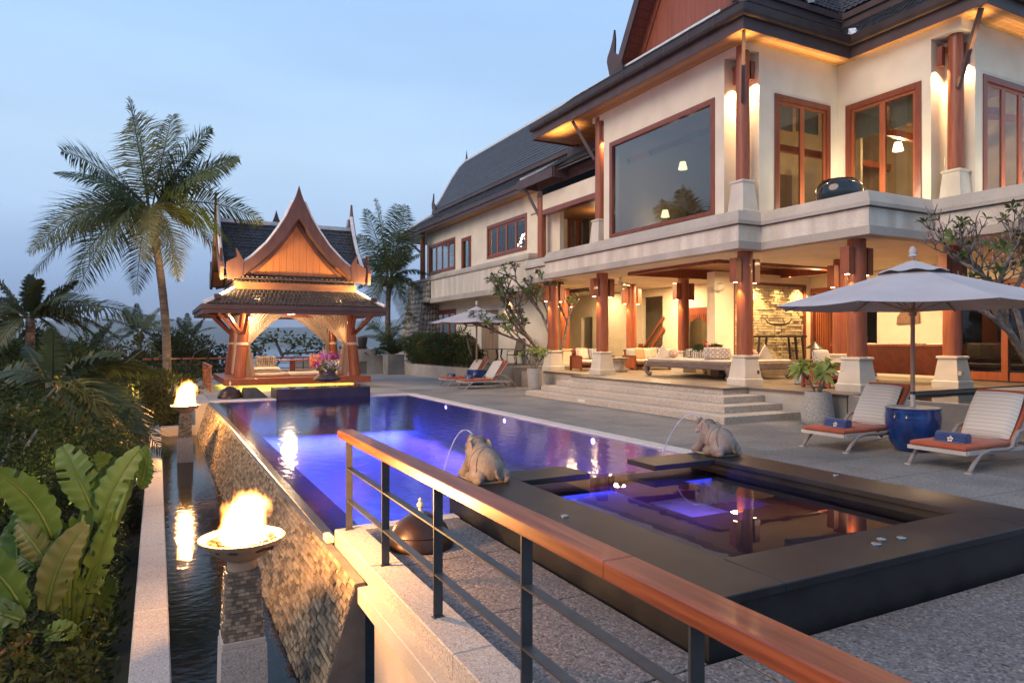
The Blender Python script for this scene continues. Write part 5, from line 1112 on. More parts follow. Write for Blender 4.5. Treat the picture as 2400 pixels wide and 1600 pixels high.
# continuous dark foliage of the garden slope
s=MB(); rg=random.Random(15)
def canopy(x,y):
    a=-x-.35; b=max(0,min(1,(y-13)/14)); z=-1.05+min(1,max(0,a)/1.5)*(1.9+.45*b)+min(2.2,max(0,(a-1.5)*.25))*(.3+.4*b)
    if y<12.5: z=-1.45+.3*min(1,a)+(z+1.3)*max(0,(y-10.5)/2)
    return z+.42*mnoise.noise(Vector((x*.9,y*.55,2)))+.22*mnoise.noise(Vector((x*2.3,y*1.6,5)))-max(0,y-36)*.10
for _ in range(64000):
    y=3.2+42*rg.random()**1.15; x=(-.42 if y<34 else 2.2)-abs(rg.gauss(0,1))*(.8+y*.13); z=canopy(min(x,-.42-rg.random()*1.2),y)-abs(rg.gauss(0,.28))
    o=Vector((rg.gauss(0,1),rg.gauss(-.2,1),rg.gauss(.25,.8))).normalized(); sd=o.cross(Vector((rg.gauss(0,1),rg.gauss(0,1),rg.gauss(0,1)))).normalized(); l=rg.uniform(.07,.15)*(.55+y/26); p=Vector((x,y,z)); s.mi=0 if mnoise.noise(Vector((x*.7,y*.5,9)))<.05 else (1 if rg.random()<.6 else 2)
    s.add([p,p+o*l*.5+sd*l*.2,p+o*l,p+o*l*.5-sd*l*.2],[(0,1,2),(0,2,3)])
o=s.build('garden_foliage',[m_lf[0],m_lf[1],m_lf[3]]); o['kind']='stuff'
# far wooded slope below the garden
o=inst(crown_mesh(77,9000,.05,60,.5).mesh('slope_wood',m_lf[2]),'far_slope_wood',None,Matrix.Translation((-24,40,-6))@Matrix.Diagonal((15,18,6.5,1))); o['kind']='stuff'
# sea almond behind the pavilion
m_alm=Leaf('sea_almond_leaf',(.03,.055,.015),(.10,.13,.03),1.5,.45,.3)
sa=thing('sea_almond_tree','spreading tree with large rounded leaves seen through the pavilion','tree',(6.6,40.2,-2),local=True)
s=MB()
for pth in (((-1.2,0,-.5),(-.8,0,2.2),(-.2,0,3.2),(1.0,.2,3.9)),((-.8,0,2.2),(-1.6,.1,3.3),(-2.4,.2,3.8)),((-.2,0,3.2),(.6,-.2,3.2),(2.2,-.3,3.3)),((-.3,0,3.0),(-.6,.3,3.8),(-.9,.5,4.2))): s.tube(pth,[.09,.07,.05,.02][:len(pth)],6)
s.build('trunk',m_bark,sa)
s=MB(); rg=random.Random(9)
for _ in range(650):
    c=rg.choice(((-2.3,0,3.7),(-1.3,.1,4.0),(-.4,.3,4.1),(.5,0,3.9),(1.3,0,3.75),(2.2,-.2,3.4),(1.6,-.2,3.1),(-1.8,0,3.2),(.2,-.2,3.3)))
    p=Vector(c)+Vector((rg.gauss(0,.38),rg.gauss(0,.38),rg.gauss(0,.2))); o=Vector((rg.gauss(0,1),rg.gauss(0,1),rg.gauss(0,.5))).normalized(); sd=o.cross(Vector((0,0,1))+Vector((rg.gauss(0,.4),rg.gauss(0,.4),0))).normalized(); l=rg.uniform(.2,.34); w=l*.6
    s.add([p,p+o*l*.3+sd*w*.32,p+o*l*.75+sd*w*.5,p+o*l,p+o*l*.75-sd*w*.5,p+o*l*.3-sd*w*.32],[(0,1,2,3,4,5)])
s.build('crown',m_alm,sa)
# --- banana plant
m_ban=[]
for i,(a,b) in enumerate((((.060,.125,.024),(.105,.185,.038)),((.085,.15,.03),(.145,.22,.05)),((.045,.09,.02),(.08,.13,.032)),((.095,.115,.028),(.145,.15,.045)))):
    m=Leaf('banana_leaf_%d'%i,a,b,2.5,.38,.3); t_=m.node_tree; wv=N(t_,'ShaderNodeTexNoise'); wv.inputs['Scale'].default_value=40; wv.inputs['Detail'].default_value=2
    bp=N(t_,'ShaderNodeBump'); bp.inputs['Strength'].default_value=.3; bp.inputs['Distance'].default_value=.006; t_.links.new(wv.outputs[0],bp.inputs['Height']); t_.links.new(bp.outputs[0],t_.nodes['Principled BSDF'].inputs['Normal']); m_ban.append(m)
m_dry=M('dry_brown_leaf',(.17,.09,.05),(.30,.17,.10),6,.8,.4,30)
bn=thing('banana_plant','large banana plant with broad ribbed green leaves beside the basin kerb','plant',(-.85,8.85,-1.3),None,YAW,local=True)
def bleaf(p0,p1,p2,w,mat,tears=0,face=(0,-1,.5),seed=0,name='leaf',curl=.25):
    p0,p1,p2=map(Vector,(p0,p1,p2)); r=random.Random(seed); nn=22; s=MB(); B=lambda t:p0*(1-t)**2+p1*2*t*(1-t)+p2*t*t; T=lambda t:((p1-p0)*(1-t)+(p2-p1)*t).normalized()
    face=Vector(face).normalized(); V=[];k=5
    for i in range(nn+1):
        t=i/nn; p=B(t); tg=T(t); sd=tg.cross(face).normalized(); up=sd.cross(tg); ww=w*(max(0,math.sin(PI*(.04+.93*t)**.75))**.6)*(.97+.06*math.sin(i*1.9+seed))
        for j in range(-k,k+1):
            a=j/k; rip=.022*w/.2*math.sin(i*2.1+abs(a)*1.5)*abs(a); cr=curl*abs(a)**1.6*ww
            V.append(p+sd*a*ww+up*(-.0+ (abs(a)*ww*.30 - cr)+rip)+tg*(abs(a)*ww*.45))
    n2=2*k+1; F=[]
    for i in range(nn):
        tear=[r.random()<tears for _ in range(2)]
        for j in range(2*k):
            if tears and tear[0 if j<k else 1] and (j in (0,1,2) or j in (2*k-1,2*k-2,2*k-3)): continue
            F.append((i*n2+j,i*n2+j+1,(i+1)*n2+j+1,(i+1)*n2+j))
    s.add(V,F); o=s.build(name,mat,bn,smooth=True)
    s=MB(); s.tube([B(i/8)+ (T(i/8).cross(face).normalized().cross(T(i/8)))*.004 for i in range(9)],[.016*(1-.8*i/8)+.003 for i in range(9)],5); s.build('midrib',m_ban[1],o,smooth=True); return o
k=7.5/1600/2.09; Q=lambda a,b,y:((a-400)*k,y,(1480-b)*k)     # metres right of and above the root
LV=[((350,1010),(300,800),(165,625),.17,-.1,0,0),((460,900),(400,720),(285,575),.16,.2,0,1),((555,800),(530,700),(492,600),.10,.4,2,2),((520,960),(580,760),(705,555),.14,.1,1,3),((672,800),(720,700),(772,560),.12,.3,0,4),
((230,1060),(150,900),(75,805),.13,.15,0,5),((290,1310),(200,1060),(-10,920),.17,-.35,0,6),((385,1320),(420,1080),(545,905),.15,-.3,3,7),((440,1340),(560,1150),(680,850),.12,.0,1,8,.25),((330,1340),(180,1260),(20,1290),.13,-.45,2,9),((120,1500),(220,1400),(325,1305),.12,-.5,0,10),
((370,1120),(300,1000),(190,915),.13,-.2,3,11),((300,1200),(260,1060),(260,900),.12,.5,2,12),((200,1420),(90,1380),(-60,1350),.14,-.3,2,13),((480,1400),(560,1280),(640,1180),.10,.2,2,14,.2),((120,1220),(60,1150),(-40,1120),.12,.4,2,15),((60,1560),(20,1480),(-60,1470),.13,-.5,2,16),((400,1420),(470,1360),(540,1400),.09,-.4,0,17)]
for a,b,c,w_,y,mi,sd_,*tr_ in LV: bleaf(Q(*a,y),Q(*b,y-.05),Q(c[0],c[1]+(14 if sd_%3 else 34),y+.08 if sd_%2 else y-.26),w_*1.22,m_ban[mi],tr_[0] if tr_ else .035,(.25*math.sin(sd_),-1,.35),sd_)
bleaf(Q(330,1430,-.3),Q(230,1470,-.4),Q(140,1640,-.45),.09,m_dry,.3,(0,-1,.4),31,'dry_leaf')
s=MB()
for x0,x1,h in ((350,345,1000),(460,470,900),(300,230,1060),(400,420,1080),(520,560,950),(660,672,800),(380,300,1300)): s.tube([Q(410+(x0-400)*.2,1500,0),Q((x0+410)/2,(1500+h)/2,0),Q(x1,h,0)],[.05,.035,.016],7)
s.build('stems',m_ban[1],bn,smooth=True)
for i,(a,b,c,w_,mi) in enumerate((((395,1250),(470,1000),(610,700),.12,2),((300,1250),(330,950),(420,700),.13,0),((250,1320),(120,1120),(120,960),.13,2),((330,1450),(430,1350),(420,1230),.09,1),((60,1300),(-30,1100),(20,900),.14,0),((-20,1400),(-80,1200),(-60,1020),.14,2))): bleaf(Q(*a,.35),Q(*b,.45),Q(*c,.5),w_,m_ban[mi],.06,(.3*math.sin(i*2),-1,.3),40+i)
# --- frangipani
m_fr=Leaf('frangipani_leaf',(.05,.085,.02),(.13,.17,.045),3,.4,.3); m_frb=M('frangipani_bark',(.085,.07,.062),(.22,.195,.175),9,.75,.5,30)
m_flp=Leaf('frangipani_blossom',(.55,.22,.24),(.7,.45,.42),6)
def rosette(s,p,d,n,l,rng):
    d=Vector(d).normalized(); a0=rng.random()*6
    u=d.orthogonal().normalized(); v=d.cross(u)
    for i in range(n):
        a=a0+i*2.4; o=(u*math.cos(a)+v*math.sin(a)+d*rng.uniform(.1,.9)+Vector((0,0,-.12))).normalized(); sd=o.cross(d).normalized(); L_=l*rng.uniform(.6,1.15); w=L_*.30; q_=Vector(p); e=q_+o*L_*.6; f=q_+o*L_+Vector((0,0,-.18*L_))
        s.add([q_,q_+o*L_*.3+sd*w*.38,e+sd*w*.5,f,e-sd*w*.5,q_+o*L_*.3-sd*w*.38],[(0,1,2,5),(2,3,4,5)])
def candel(sb,sl,p,d,l,r,lv,rng,leafp,ll,fl=None,nleaf=8):
    p=Vector(p); d=Vector(d).normalized(); m=p+d*l*.5+Vector((rng.gauss(0,.04),rng.gauss(0,.04),rng.gauss(0,.03)))*l; e=p+d*l+Vector((0,0,.08*l)); sb.tube([p,m,e],[r,r*.9,r*.82],6)
    if lv==0:
        if rng.random()<leafp: rosette(sl,e,e-m,nleaf,ll,rng)
        if fl is not None and rng.random()<.12: cards(fl,[e+Vector((rng.gauss(0,.03),rng.gauss(0,.03),.03)) for _ in range(8)],.06,rng,0,.8)
        return
    n=2 if rng.random()<.6 else 3; u=d.orthogonal().normalized(); v=d.cross(u); a0=rng.random()*6
    for i in range(n):
        a=a0+i*2*PI/n+rng.uniform(-.4,.4); nd=(d+(u*math.cos(a)+v*math.sin(a))*rng.uniform(.5,.85)+Vector((0,0,.28))).normalized()
        candel(sb,sl,e,nd,l*rng.uniform(.68,.92),r*.78,lv-1,rng,leafp,ll,fl,nleaf)
def frang(label,base,limbs,leafp,ll,lv,l0,r0,seed,nleaf=8,nm='frangipani_tree'):
    t=thing(nm,label,'tree',base,None,YAW,local=True); rng=random.Random(seed); sb,sl,fl=MB(),MB(),MB()
    for L_ in limbs:
        rr=L_[0]; P=[Vector(p) for p in L_[1]]; n=len(P); sb.tube(P,[rr*(1-.45*i/(n-1)) for i in range(n)],8)
        for q_ in (L_[2] if len(L_)>2 else [1.0]):
            i=min(n-2,int(q_*(n-1))); p=P[i].lerp(P[i+1],q_*(n-1)-i); d=(P[i+1]-P[i]).normalized(); d=(d+Vector((rng.uniform(-.5,.5),rng.uniform(-.6,.6),rng.uniform(.1,.8)))).normalized() if q_<1 else d
            candel(sb,sl,p,d,l0*rng.uniform(.8,1.2),r0,lv,rng,leafp,ll,fl,nleaf)
    sb.build('branches',m_frb,t,smooth=True); sl.build('leaves',m_fr,t)
    if fl.f: fl.build('blossoms',m_flp,t)
    return t
g=14.4/1600; G=lambda *p:[(a*g,c,b*g) for a,b,c in p]
frang('almost bare frangipani tree with grey branches behind the right parasol',(16.62,7.6,.84),[(.085,G((20,-10,0),(-15,30,0),(-45,72,-.1),(-103,135,-.3),(-150,168,-.4),(-195,192,-.5)),[.55,.75,.9,1]),(.075,G((-36,60,0),(-60,130,.2),(-92,190,.3),(-110,240,.2),(-150,292,.1),(-205,322,0)),[.5,.65,.8,.9,1]),(.07,G((-42,70,0),(-66,150,.3),(-84,230,.4),(-64,290,.4),(-50,330,.3)),[.5,.7,.85,1]),(.07,G((-20,40,.1),(-10,140,.5),(-26,230,.6),(0,300,.5),(20,350,.4)),[.5,.65,.8,.95,1]),(.06,G((-10,20,0),(30,120,-.2),(50,240,-.1),(45,320,0)),[.5,.7,1]),(.05,G((-103,135,-.3),(-120,210,-.2),(-160,262,-.3),(-230,300,-.4)),[.6,.8,1])],.22,.25,3,.30,.024,21,8)
k2=28.8/1600; K2=lambda *p:[(a*k2,c,b*k2) for a,b,c in p]
frang('leafy frangipani tree with pink blossoms at the near end of the wing',(13.75,25.25,.5),[(.10,K2((55,0,0),(50,35,0),(20,70,.1),(-10,110,.1),(-40,160,0)),[.45,.6,.75,.9,1]),(.08,K2((50,35,0),(60,90,.2),(40,140,.2),(0,190,.3)),[.5,.65,.8,1]),(.07,K2((50,35,0),(20,60,-.3),(-20,80,-.5),(-60,95,-.5)),[.5,.7,.85,1]),(.07,K2((55,20,0),(90,70,0),(100,120,.1),(80,160,0)),[.6,.8,1]),(.06,K2((20,70,.1),(-30,120,-.3),(-55,170,-.2)),[.4,.6,.8,1])],.85,.30,2,.55,.045,8,9)
def planted(label,x,y,r0,r1,h,seed,lv,ll,l0,leafp=1.0,nleaf=11,mats=None):
    t=thing('potted_frangipani',label,'potted plant',(x,y,0)); s=MB(); s.lathe([(r0*.94,0),(r0,.03),(r0*1.02,h*.25),(r1,h*.96),(r1*.985,h),(r1*.86,h),(r1*.85,h-.06),(.001,h-.06)],32,(x,y,0)); s.build('pot',mats or m_pot,t,autos=40)
    rng=random.Random(seed); sb,sl=MB(),MB()
    for i in range(3): a=i*2.1+seed; candel(sb,sl,(x+.05*math.cos(a),y+.05*math.sin(a),h-.06),(math.cos(a)*.55,math.sin(a)*.55,1),l0,.028,lv,rng,leafp,ll,None,nleaf)
    sb.build('stems',m_frb,t,smooth=True); sl.build('leaves',m_frl,t); return t
m_pot=Pebble('pebble_concrete_pot',[(.15,.14,.13),(.42,.40,.37),(.27,.255,.24),(.52,.49,.46)],80,.85,.5,.06); m_frl=Leaf('potted_leaf',(.18,.24,.05),(.36,.40,.10),4,.4,.35)
planted('pebble pot with yellow green frangipani between the lounger and the column',13.4,10.62,.35,.28,.74,2,1,.40,.34,1.0,15)
planted('grey pebble pot with leafy frangipani at the left end of the steps',13.05,23.15,.28,.32,.82,5,2,.26,.32)
# hedge with red blossoms, cycads
hd=thing('hibiscus_hedge','dense clipped hibiscus hedge with a few red blossoms in the long planter','hedge',(13,32.5,.6)); rg=random.Random(4); s=MB(); pts=[]
for _ in range(17000):
    u=rg.random(); y=29.2+u*7.4; xc=13.15-u*.40; d=Vector((rg.gauss(0,1),rg.gauss(0,1),rg.gauss(0,1))).normalized(); hh=.86+.26*mnoise.noise(Vector((y*1.3,0,1)))-(max(0,.08-u)*4)
    pts.append((xc+d.x*.52,y+d.y*.5,.62+hh+d.z*hh*rg.random()**.3))
cards(s,pts,.13,rg,.0,.5); s.build('leaves',m_lf[1],hd); s=MB()
cards(s,[(12.42+rg.random()*.2,29.5+rg.random()*6.5,.9+rg.random()*1.0) for _ in range(26)],.13,rg,0,.9); s.build('blossoms',Leaf('red_hibiscus',(.4,.02,.02),(.55,.06,.03),5),hd)
def cycad(label,x,y,z,n,l,seed,mat,up=1.0,name='cycad'):
    t=thing(name,label,'plant',(x,y,z)); rng=random.Random(seed)
    for i in range(n):
        a=i*2.4; e=rng.uniform(.25,1.2)*up; L_=l*rng.uniform(.75,1.1); dx,dy=math.cos(a),math.sin(a); s=MB()
        frond(s,(x,y,z),(x+dx*L_*.4,y+dy*L_*.4,z+L_*e*.9),(x+dx*L_,y+dy*L_,z+L_*e*.55),26,.26*l/1.1,.2,rng,.015); s.build('frond',mat,t)
    return t
cycad('spiky cycad growing in the square grey planter box',11.9,37.4,1.1,16,1.15,3,m_palmd); cycad('taller broad cycad with upright fronds behind the planter box',12.1,39.0,1.5,14,1.9,6,m_palm,1.3); cycad('low dark palm fronds spilling over the stepped wall',10.9,38.9,1.0,14,1.3,8,m_palmd,.7)
# lights in the garden
gh=thing('garden_hut','small hut with lit windows glimpsed through the foliage below the kerb','hut',(-.95,21.5,-3.2)); bx(gh,'wall',m_teakd,(-1.5,-.35,21.3,22.3,-3.4,-1.45)); s=MB(); s.hexa([(-1.75,21.0,-1.45),(-.25,21.0,-1.45),(-.25,22.5,-1.45),(-1.75,22.5,-1.45),(-1.1,21.6,-1.0),(-.8,21.6,-1.0),(-.8,21.9,-1.0),(-1.1,21.9,-1.0)]); s.build('roof',m_tile,gh)
m_hut=Emit('hut_window_light',(1,.66,.28),3.5)
for x in (-.98,-.62): bx(gh,'window',m_hut,(x,x+.22,21.27,21.295,-2.35,-1.65))
def spike(label,x,y,z,e,d=(0,0,1)):
    t=thing('garden_light',label,'lamp',(x,y,z)); s=MB(); s.lathe([(.02,-.3),(.02,0),(.06,.02),(.06,.14),(.05,.14),(.001,.11)],12,(x,y,z)); s.build('housing',m_fascw,t); s=MB(); s.lathe([(.045,.135),(.001,.139)],12,(x,y,z)); s.build('lens',m_warm,t); lamp(t,'SPOT',(x,y,z+.2),e,(1,.74,.34),.04,d,.8,110,'garden_uplight')
spike('small garden uplight shining into the leaves at the left edge',-1.72,11.6,-.75,80,(-.1,.5,1)); spike('garden spotlight under the low palm in the middle of the garden',-1.1,13.9,-1.4,120,(-.3,.6,1)); spike('garden uplight at the foot of the tall palm',1.0,29.5,-1.0,300,(-.15,.05,1)); spike('garden uplight below the tree beside the far fire',-1.5,25.6,-1.9,150,(.1,.4,1))
lamp(None,'SPOT',(1.6,27.0,3.55),800,(1,.68,.3),.06,(-.35,.75,.8),.9,80,'roof_floodlight')
print('E ok')
# ================================================================ FURNITURE AND SMALL THINGS
# foreground railing
rl=thing('steel_railing','grey steel railing with broad teak handrail running into the foreground','railing',(1.62,3,.12))
for a_,b_ in ((-1.6,2.198),(2.202,6.62)): s=MB(); s.box(1.545,1.695,a_,b_,.965,1.04,.007); s.build('handrail',m_teakh,rl)
for y in (6.42,5.27,4.13,2.94,1.75,.56,-.6): bx(rl,'post',m_rail,(1.578,1.640,y-.006,y+.006,.12,.964)); bx(rl,'post_foot',m_rail,(1.57,1.648,y-.02,y+.02,.12,.126))
for z in (.70,.40):
    for a,b in ((6.42,5.27),(5.27,4.13),(4.13,2.94),(2.94,1.75),(1.75,.56),(.56,-.6)): bx(rl,'rail',m_rail,(1.580,1.638,b+.0065,a-.0065,z-.006,z+.006))
# ---- fire bowls
m_ember=M('lava_rock_embers',(.02,.012,.008),(.10,.045,.02),20,.9,.8,40); m_bowl=M('cast_stone_bowl',(.24,.18,.125),(.33,.25,.18),4,.7,.15,40)
m_fcore=Emit('flame_core',(1,.58,.20),34)
m_ftip=bpy.data.materials.new('flame_tongue'); m_ftip.use_nodes=True
def _ft():
    t=m_ftip.node_tree; t.nodes.clear(); o=N(t,'ShaderNodeOutputMaterial'); e=N(t,'ShaderNodeEmission'); e.inputs[0].default_value=(1,.40,.07,1); e.inputs[1].default_value=4.0; tr=N(t,'ShaderNodeBsdfTransparent'); mx=N(t,'ShaderNodeMixShader'); mx.inputs[0].default_value=.24
    t.links.new(tr.outputs[0],mx.inputs[1]); t.links.new(e.outputs[0],mx.inputs[2]); t.links.new(mx.outputs[0],o.inputs[0])
_ft()
def tongue(s,x,y,z,h,r,lean,rng,seg=7):
    n=7; p=[];q=[]
    for i in range(n+1):
        k=i/n; p.append((x+lean[0]*h*k*k+.012*math.sin(k*7+x*40),y+lean[1]*h*k*k+.012*math.cos(k*6+y*40),z+h*k)); q.append(max(.002,r*(1-k)**.75*(1+.25*math.sin(k*5+x*60))))
    s.tube(p,q,seg)
m_fvol=bpy.data.materials.new('burning_gas'); m_fvol.use_nodes=True
def _fv():
    t=m_fvol.node_tree; t.nodes.clear(); L=t.links.new; o=N(t,'ShaderNodeOutputMaterial'); e=N(t,'ShaderNodeEmission'); tc=N(t,'ShaderNodeTexCoord'); sp=N(t,'ShaderNodeSeparateXYZ'); L(tc.outputs['Object'],sp.inputs[0])
    mp=N(t,'ShaderNodeMapping'); mp.inputs['Scale'].default_value=(1,1,.38); L(tc.outputs['Object'],mp.inputs[0]); nz=N(t,'ShaderNodeTexNoise'); nz.inputs['Scale'].default_value=11; nz.inputs['Detail'].default_value=3; L(mp.outputs[0],nz.inputs[0]); ns=N(t,'ShaderNodeSeparateColor'); L(nz.outputs['Color'],ns.inputs[0])
    def mt(op,a,b=None):
        n=N(t,'ShaderNodeMath',operation=op)
        for i,v in enumerate((a,b)):
            if v is None: continue
            if isinstance(v,(int,float)): n.inputs[i].default_value=v
            else: L(v,n.inputs[i])
        return n.outputs[0]
    Z=sp.outputs[2]; amp=mt('ADD',mt('MULTIPLY',Z,.62),.05)
    X=mt('ADD',mt('SUBTRACT',sp.outputs[0],mt('MULTIPLY',Z,.10)),mt('MULTIPLY',mt('SUBTRACT',ns.outputs[0],.5),amp)); Y=mt('ADD',sp.outputs[1],mt('MULTIPLY',mt('SUBTRACT',ns.outputs[1],.5),amp))
    rr=mt('ADD',mt('MULTIPLY',X,X),mt('MULTIPLY',Y,Y)); zz=mt('MAXIMUM',mt('ADD',Z,mt('MULTIPLY',mt('SUBTRACT',ns.outputs[2],.5),.34)),0); f=mt('SUBTRACT',mt('SUBTRACT',1,mt('DIVIDE',rr,.044)),mt('POWER',mt('DIVIDE',zz,.47),3)); f=mt('MULTIPLY',mt('MAXIMUM',f,0),mt('MINIMUM',mt('MAXIMUM',mt('MULTIPLY',mt('ADD',Z,.03),30),0),1))
    r=N(t,'ShaderNodeValToRGB'); k=r.color_ramp.elements; k[0].position=0; k[0].color=(1,.22,.025,1); k[1].position=.7; k[1].color=(1,.70,.32,1); q=k.new(.25); q.color=(1,.42,.09,1); L(f,r.inputs[0]); L(r.outputs[0],e.inputs[0]); L(mt('MULTIPLY',mt('POWER',f,1.05),170),e.inputs[1]); L(e.outputs[0],o.inputs['Volume'])
_fv()
def firebowl(label,x,y,e,fk=1):
    t=thing('fire_bowl',label,'fire bowl',(x,y,-1.5),'fire bowls standing in the overflow basin'); zr=.345
    s=MB(); s.lathe([(a*.93,b) for a,b in ((.118,.10),(.122,.17),(.20,.215),(.29,.285),(.345,.335),(.35,.347),(.335,.352),(.30,.34),(.28,.29),(.001,.28))],44,(x,y,0)); s.build('bowl',m_bowl,t,autos=40)
    s=MB(); s.hexa([(x-.19,y-.19,-1.6),(x+.19,y-.19,-1.6),(x+.19,y+.19,-1.6),(x-.19,y+.19,-1.6),(x-.165,y-.165,-.47),(x+.165,y-.165,-.47),(x+.165,y+.165,-.47),(x-.165,y+.165,-.47)]); s.build('pedestal_base',m_kerb,t)
    s=MB(); s.box(x-.158,x+.158,y-.158,y+.158,-.469,-.42,.004); s.build('pedestal_band',m_planter,t)
    s=MB(); s.hexa([(x-.145,y-.145,-.42),(x+.145,y-.145,-.42),(x+.145,y+.145,-.42),(x-.145,y+.145,-.42),(x-.118,y-.118,.10),(x+.118,y-.118,.10),(x+.118,y+.118,.10),(x-.118,y+.118,.10)]); s.build('pedestal_core',m_mortar,t)
    rr=[MB(),MB()]
    for sd_ in range(4):
        a=sd_*PI/2; ca,sa=math.cos(a),math.sin(a)
        for r in range(17):
            z0=-.418+r*.0305; w=.145-.027*(z0+.42)/.52; u=-w
            while u<w-.005:
                l=min(rnd.uniform(.02,.055),w-u); d=rnd.uniform(.002,.010); F=lambda u_,z_,d_:(x+ca*u_-sa*-(w+d_)*1,y+sa*u_+ca*-(w+d_)*1,z_)
                P=[F(u+.001,z0+.001,-.01),F(u+l-.001,z0+.001,-.01),F(u+l-.001,z0+.029,-.01),F(u+.001,z0+.029,-.01),F(u+.002,z0+.003,d),F(u+l-.002,z0+.003,d),F(u+l-.002,z0+.027,d),F(u+.002,z0+.027,d)]
                rr[rnd.randrange(2)].hexa(P); u+=l
    for q_,m_ in zip(rr,(m_spill[1],m_spill[2])): o=q_.build('split_stone_cladding',m_,t,kind='stuff')
    s=MB(); rng=random.Random(int(y*10))
    for _ in range(90): a=rng.random()*6.3; r=.27*rng.random()**.5; s.sphere((x+r*math.cos(a),y+r*math.sin(a),.285+.055*(1-r/.27)+rng.random()*.02),rng.uniform(.018,.034),6,4,rng.uniform(.8,1.3),rng.uniform(.8,1.3),.8)
    s.build('lava_rocks',m_ember,t,kind='stuff')
    s=MB()
    for _ in range(40): a=rng.random()*6.3; r=.12*rng.random()**.5; tongue(s,x+r*math.cos(a),y+r*math.sin(a),.30,rng.uniform(.14,.24)*fk*(1.05-r*.9),rng.uniform(.05,.09),(rng.uniform(-.02,.16),rng.uniform(-.08,.08)),rng)
    s.build('flame',m_fcore,t,smooth=True)
    s=MB(); s.lathe([(.30,-.03),(.36,.2),(.36,.5),(.25,.72)],20,(0,0,0)); me=s.mesh('flame_glow',m_fvol); o=inst(me,'flame_glow',t,Matrix.Translation((0,0,.31+1.5))@Matrix.Diagonal((fk**.5,fk**.5,fk,1)))
    lamp(t,'POINT',(x,y,.70),e,(1,.46,.13),.12,name='fire_light')
firebowl('nearer stone fire bowl blazing on its tall pedestal in the basin',.60,5.8,360,.85); firebowl('farther stone fire bowl blazing at the end of the basin',.60,18.2,900,1.35)
# ---- elephants
m_eleph=M('carved_sandstone',(.17,.137,.108),(.28,.232,.188),5,.85,.6,45,fine=(70,.12))
def elephant_mesh():
    s=MB(); S=s.sphere
    S((0,-.06,.185),.185,22,16,1.0,1.12,1.0); S((0,-.13,.15),.175,20,14,1.08,.95,.9); S((0,.07,.25),.15,20,14,1.0,1.0,1.05)   # body
    S((0,.175,.345),.118,20,14,.95,.95,1.0); S((-.04,.17,.405),.062,12,8); S((.04,.17,.405),.062,12,8)      # head with two domes
    for k in (-1,1):
        S((k*.118,.105,.315),.105,16,12,.24,.85,1.15); S((k*.135,.085,.235),.08,14,10,.24,.8,1.25)   # ears
        S((k*.14,-.17,.085),.095,16,12,1,1.15,.95); S((k*.165,-.03,.06),.06,12,8,.95,1.5,.95); S((k*.165,-.215,.045),.06,12,8,.9,1.3,.75)   # folded hind legs
        s.tube([(k*.10,.10,.22),(k*.115,.19,.11),(k*.12,.24,.05)],[.065,.06,.058],10); S((k*.12,.275,.045),.06,12,8,1,1.2,.75)      # forelegs and feet
        s.tube([(k*.055,.26,.30),(k*.062,.315,.275),(k*.055,.35,.295)],[.024,.02,.008],8)      # tusks
        S((k*.085,.262,.36),.018,8,6)
    s.tube([(0,.26,.33),(0,.325,.31),(0,.355,.345),(0,.345,.40),(0,.31,.44),(0,.28,.455)],[.06,.05,.044,.038,.034,.03],10)   # raised trunk
    s.tube([(.01,-.262,.21),(.02,-.29,.14),(.045,-.285,.07),(.085,-.262,.04)],[.02,.018,.015,.02],7)   # tail
    me=s.mesh('elephant_raw',m_eleph); o=bpy.data.objects.new('elephant_raw',me); C.objects.link(o)
    a=o.modifiers.new('r','REMESH'); a.mode='VOXEL'; a.voxel_size=.0075; b=o.modifiers.new('s','SMOOTH'); b.iterations=3; b.factor=.5
    dg=bpy.context.evaluated_depsgraph_get(); r=bpy.data.meshes.new_from_object(o.evaluated_get(dg)); bpy.data.objects.remove(o); r.name='elephant_body'; r.polygons.foreach_set('use_smooth',[True]*len(r.polygons)); r.materials.clear(); r.materials.append(m_eleph); return r
EM=elephant_mesh()
from mathutils.bvhtree import BVHTree
def cords():
    bv=BVHTree.FromPolygons([v.co for v in EM.vertices],[tuple(p.vertices) for p in EM.polygons]); out=[]
    def ring(c,fn,n):
        P=[]
        for i in range(n+1):
            q=Vector(fn(i/n)); c_=Vector(c); d=(q-c_).normalized(); h=bv.ray_cast(c_+d*1.0,-d)
            if h[0] is not None: P.append(tuple(h[0]-d*.001))
        if len(P)>2: out.append(P)
    ring((0,-.06,.19),lambda t:(math.sin((t-.5)*3.6)*.6,-.06+.06,.19+math.cos((t-.5)*3.6)*.6),22)
    for k in (-1,1):
        ring((0,-.06,.19),lambda t:(k*.6*math.sin(.15+t*1.5),-.06-.45*t-.1,.19+.5*math.cos(.15+t*1.75)),14)
        ring((0,.16,.33),lambda t:(k*.5*math.sin(t*1.6),.16-.12,.33+.5*math.cos(t*1.6)),10)
    return out
CORDS=cords()
m_groove=M('carved_groove',(.09,.068,.052),(.14,.11,.085),6,.9); m_jet=Leaf('water_jet_spray',(.72,.74,.80),(.80,.82,.88),8,.2,.6)
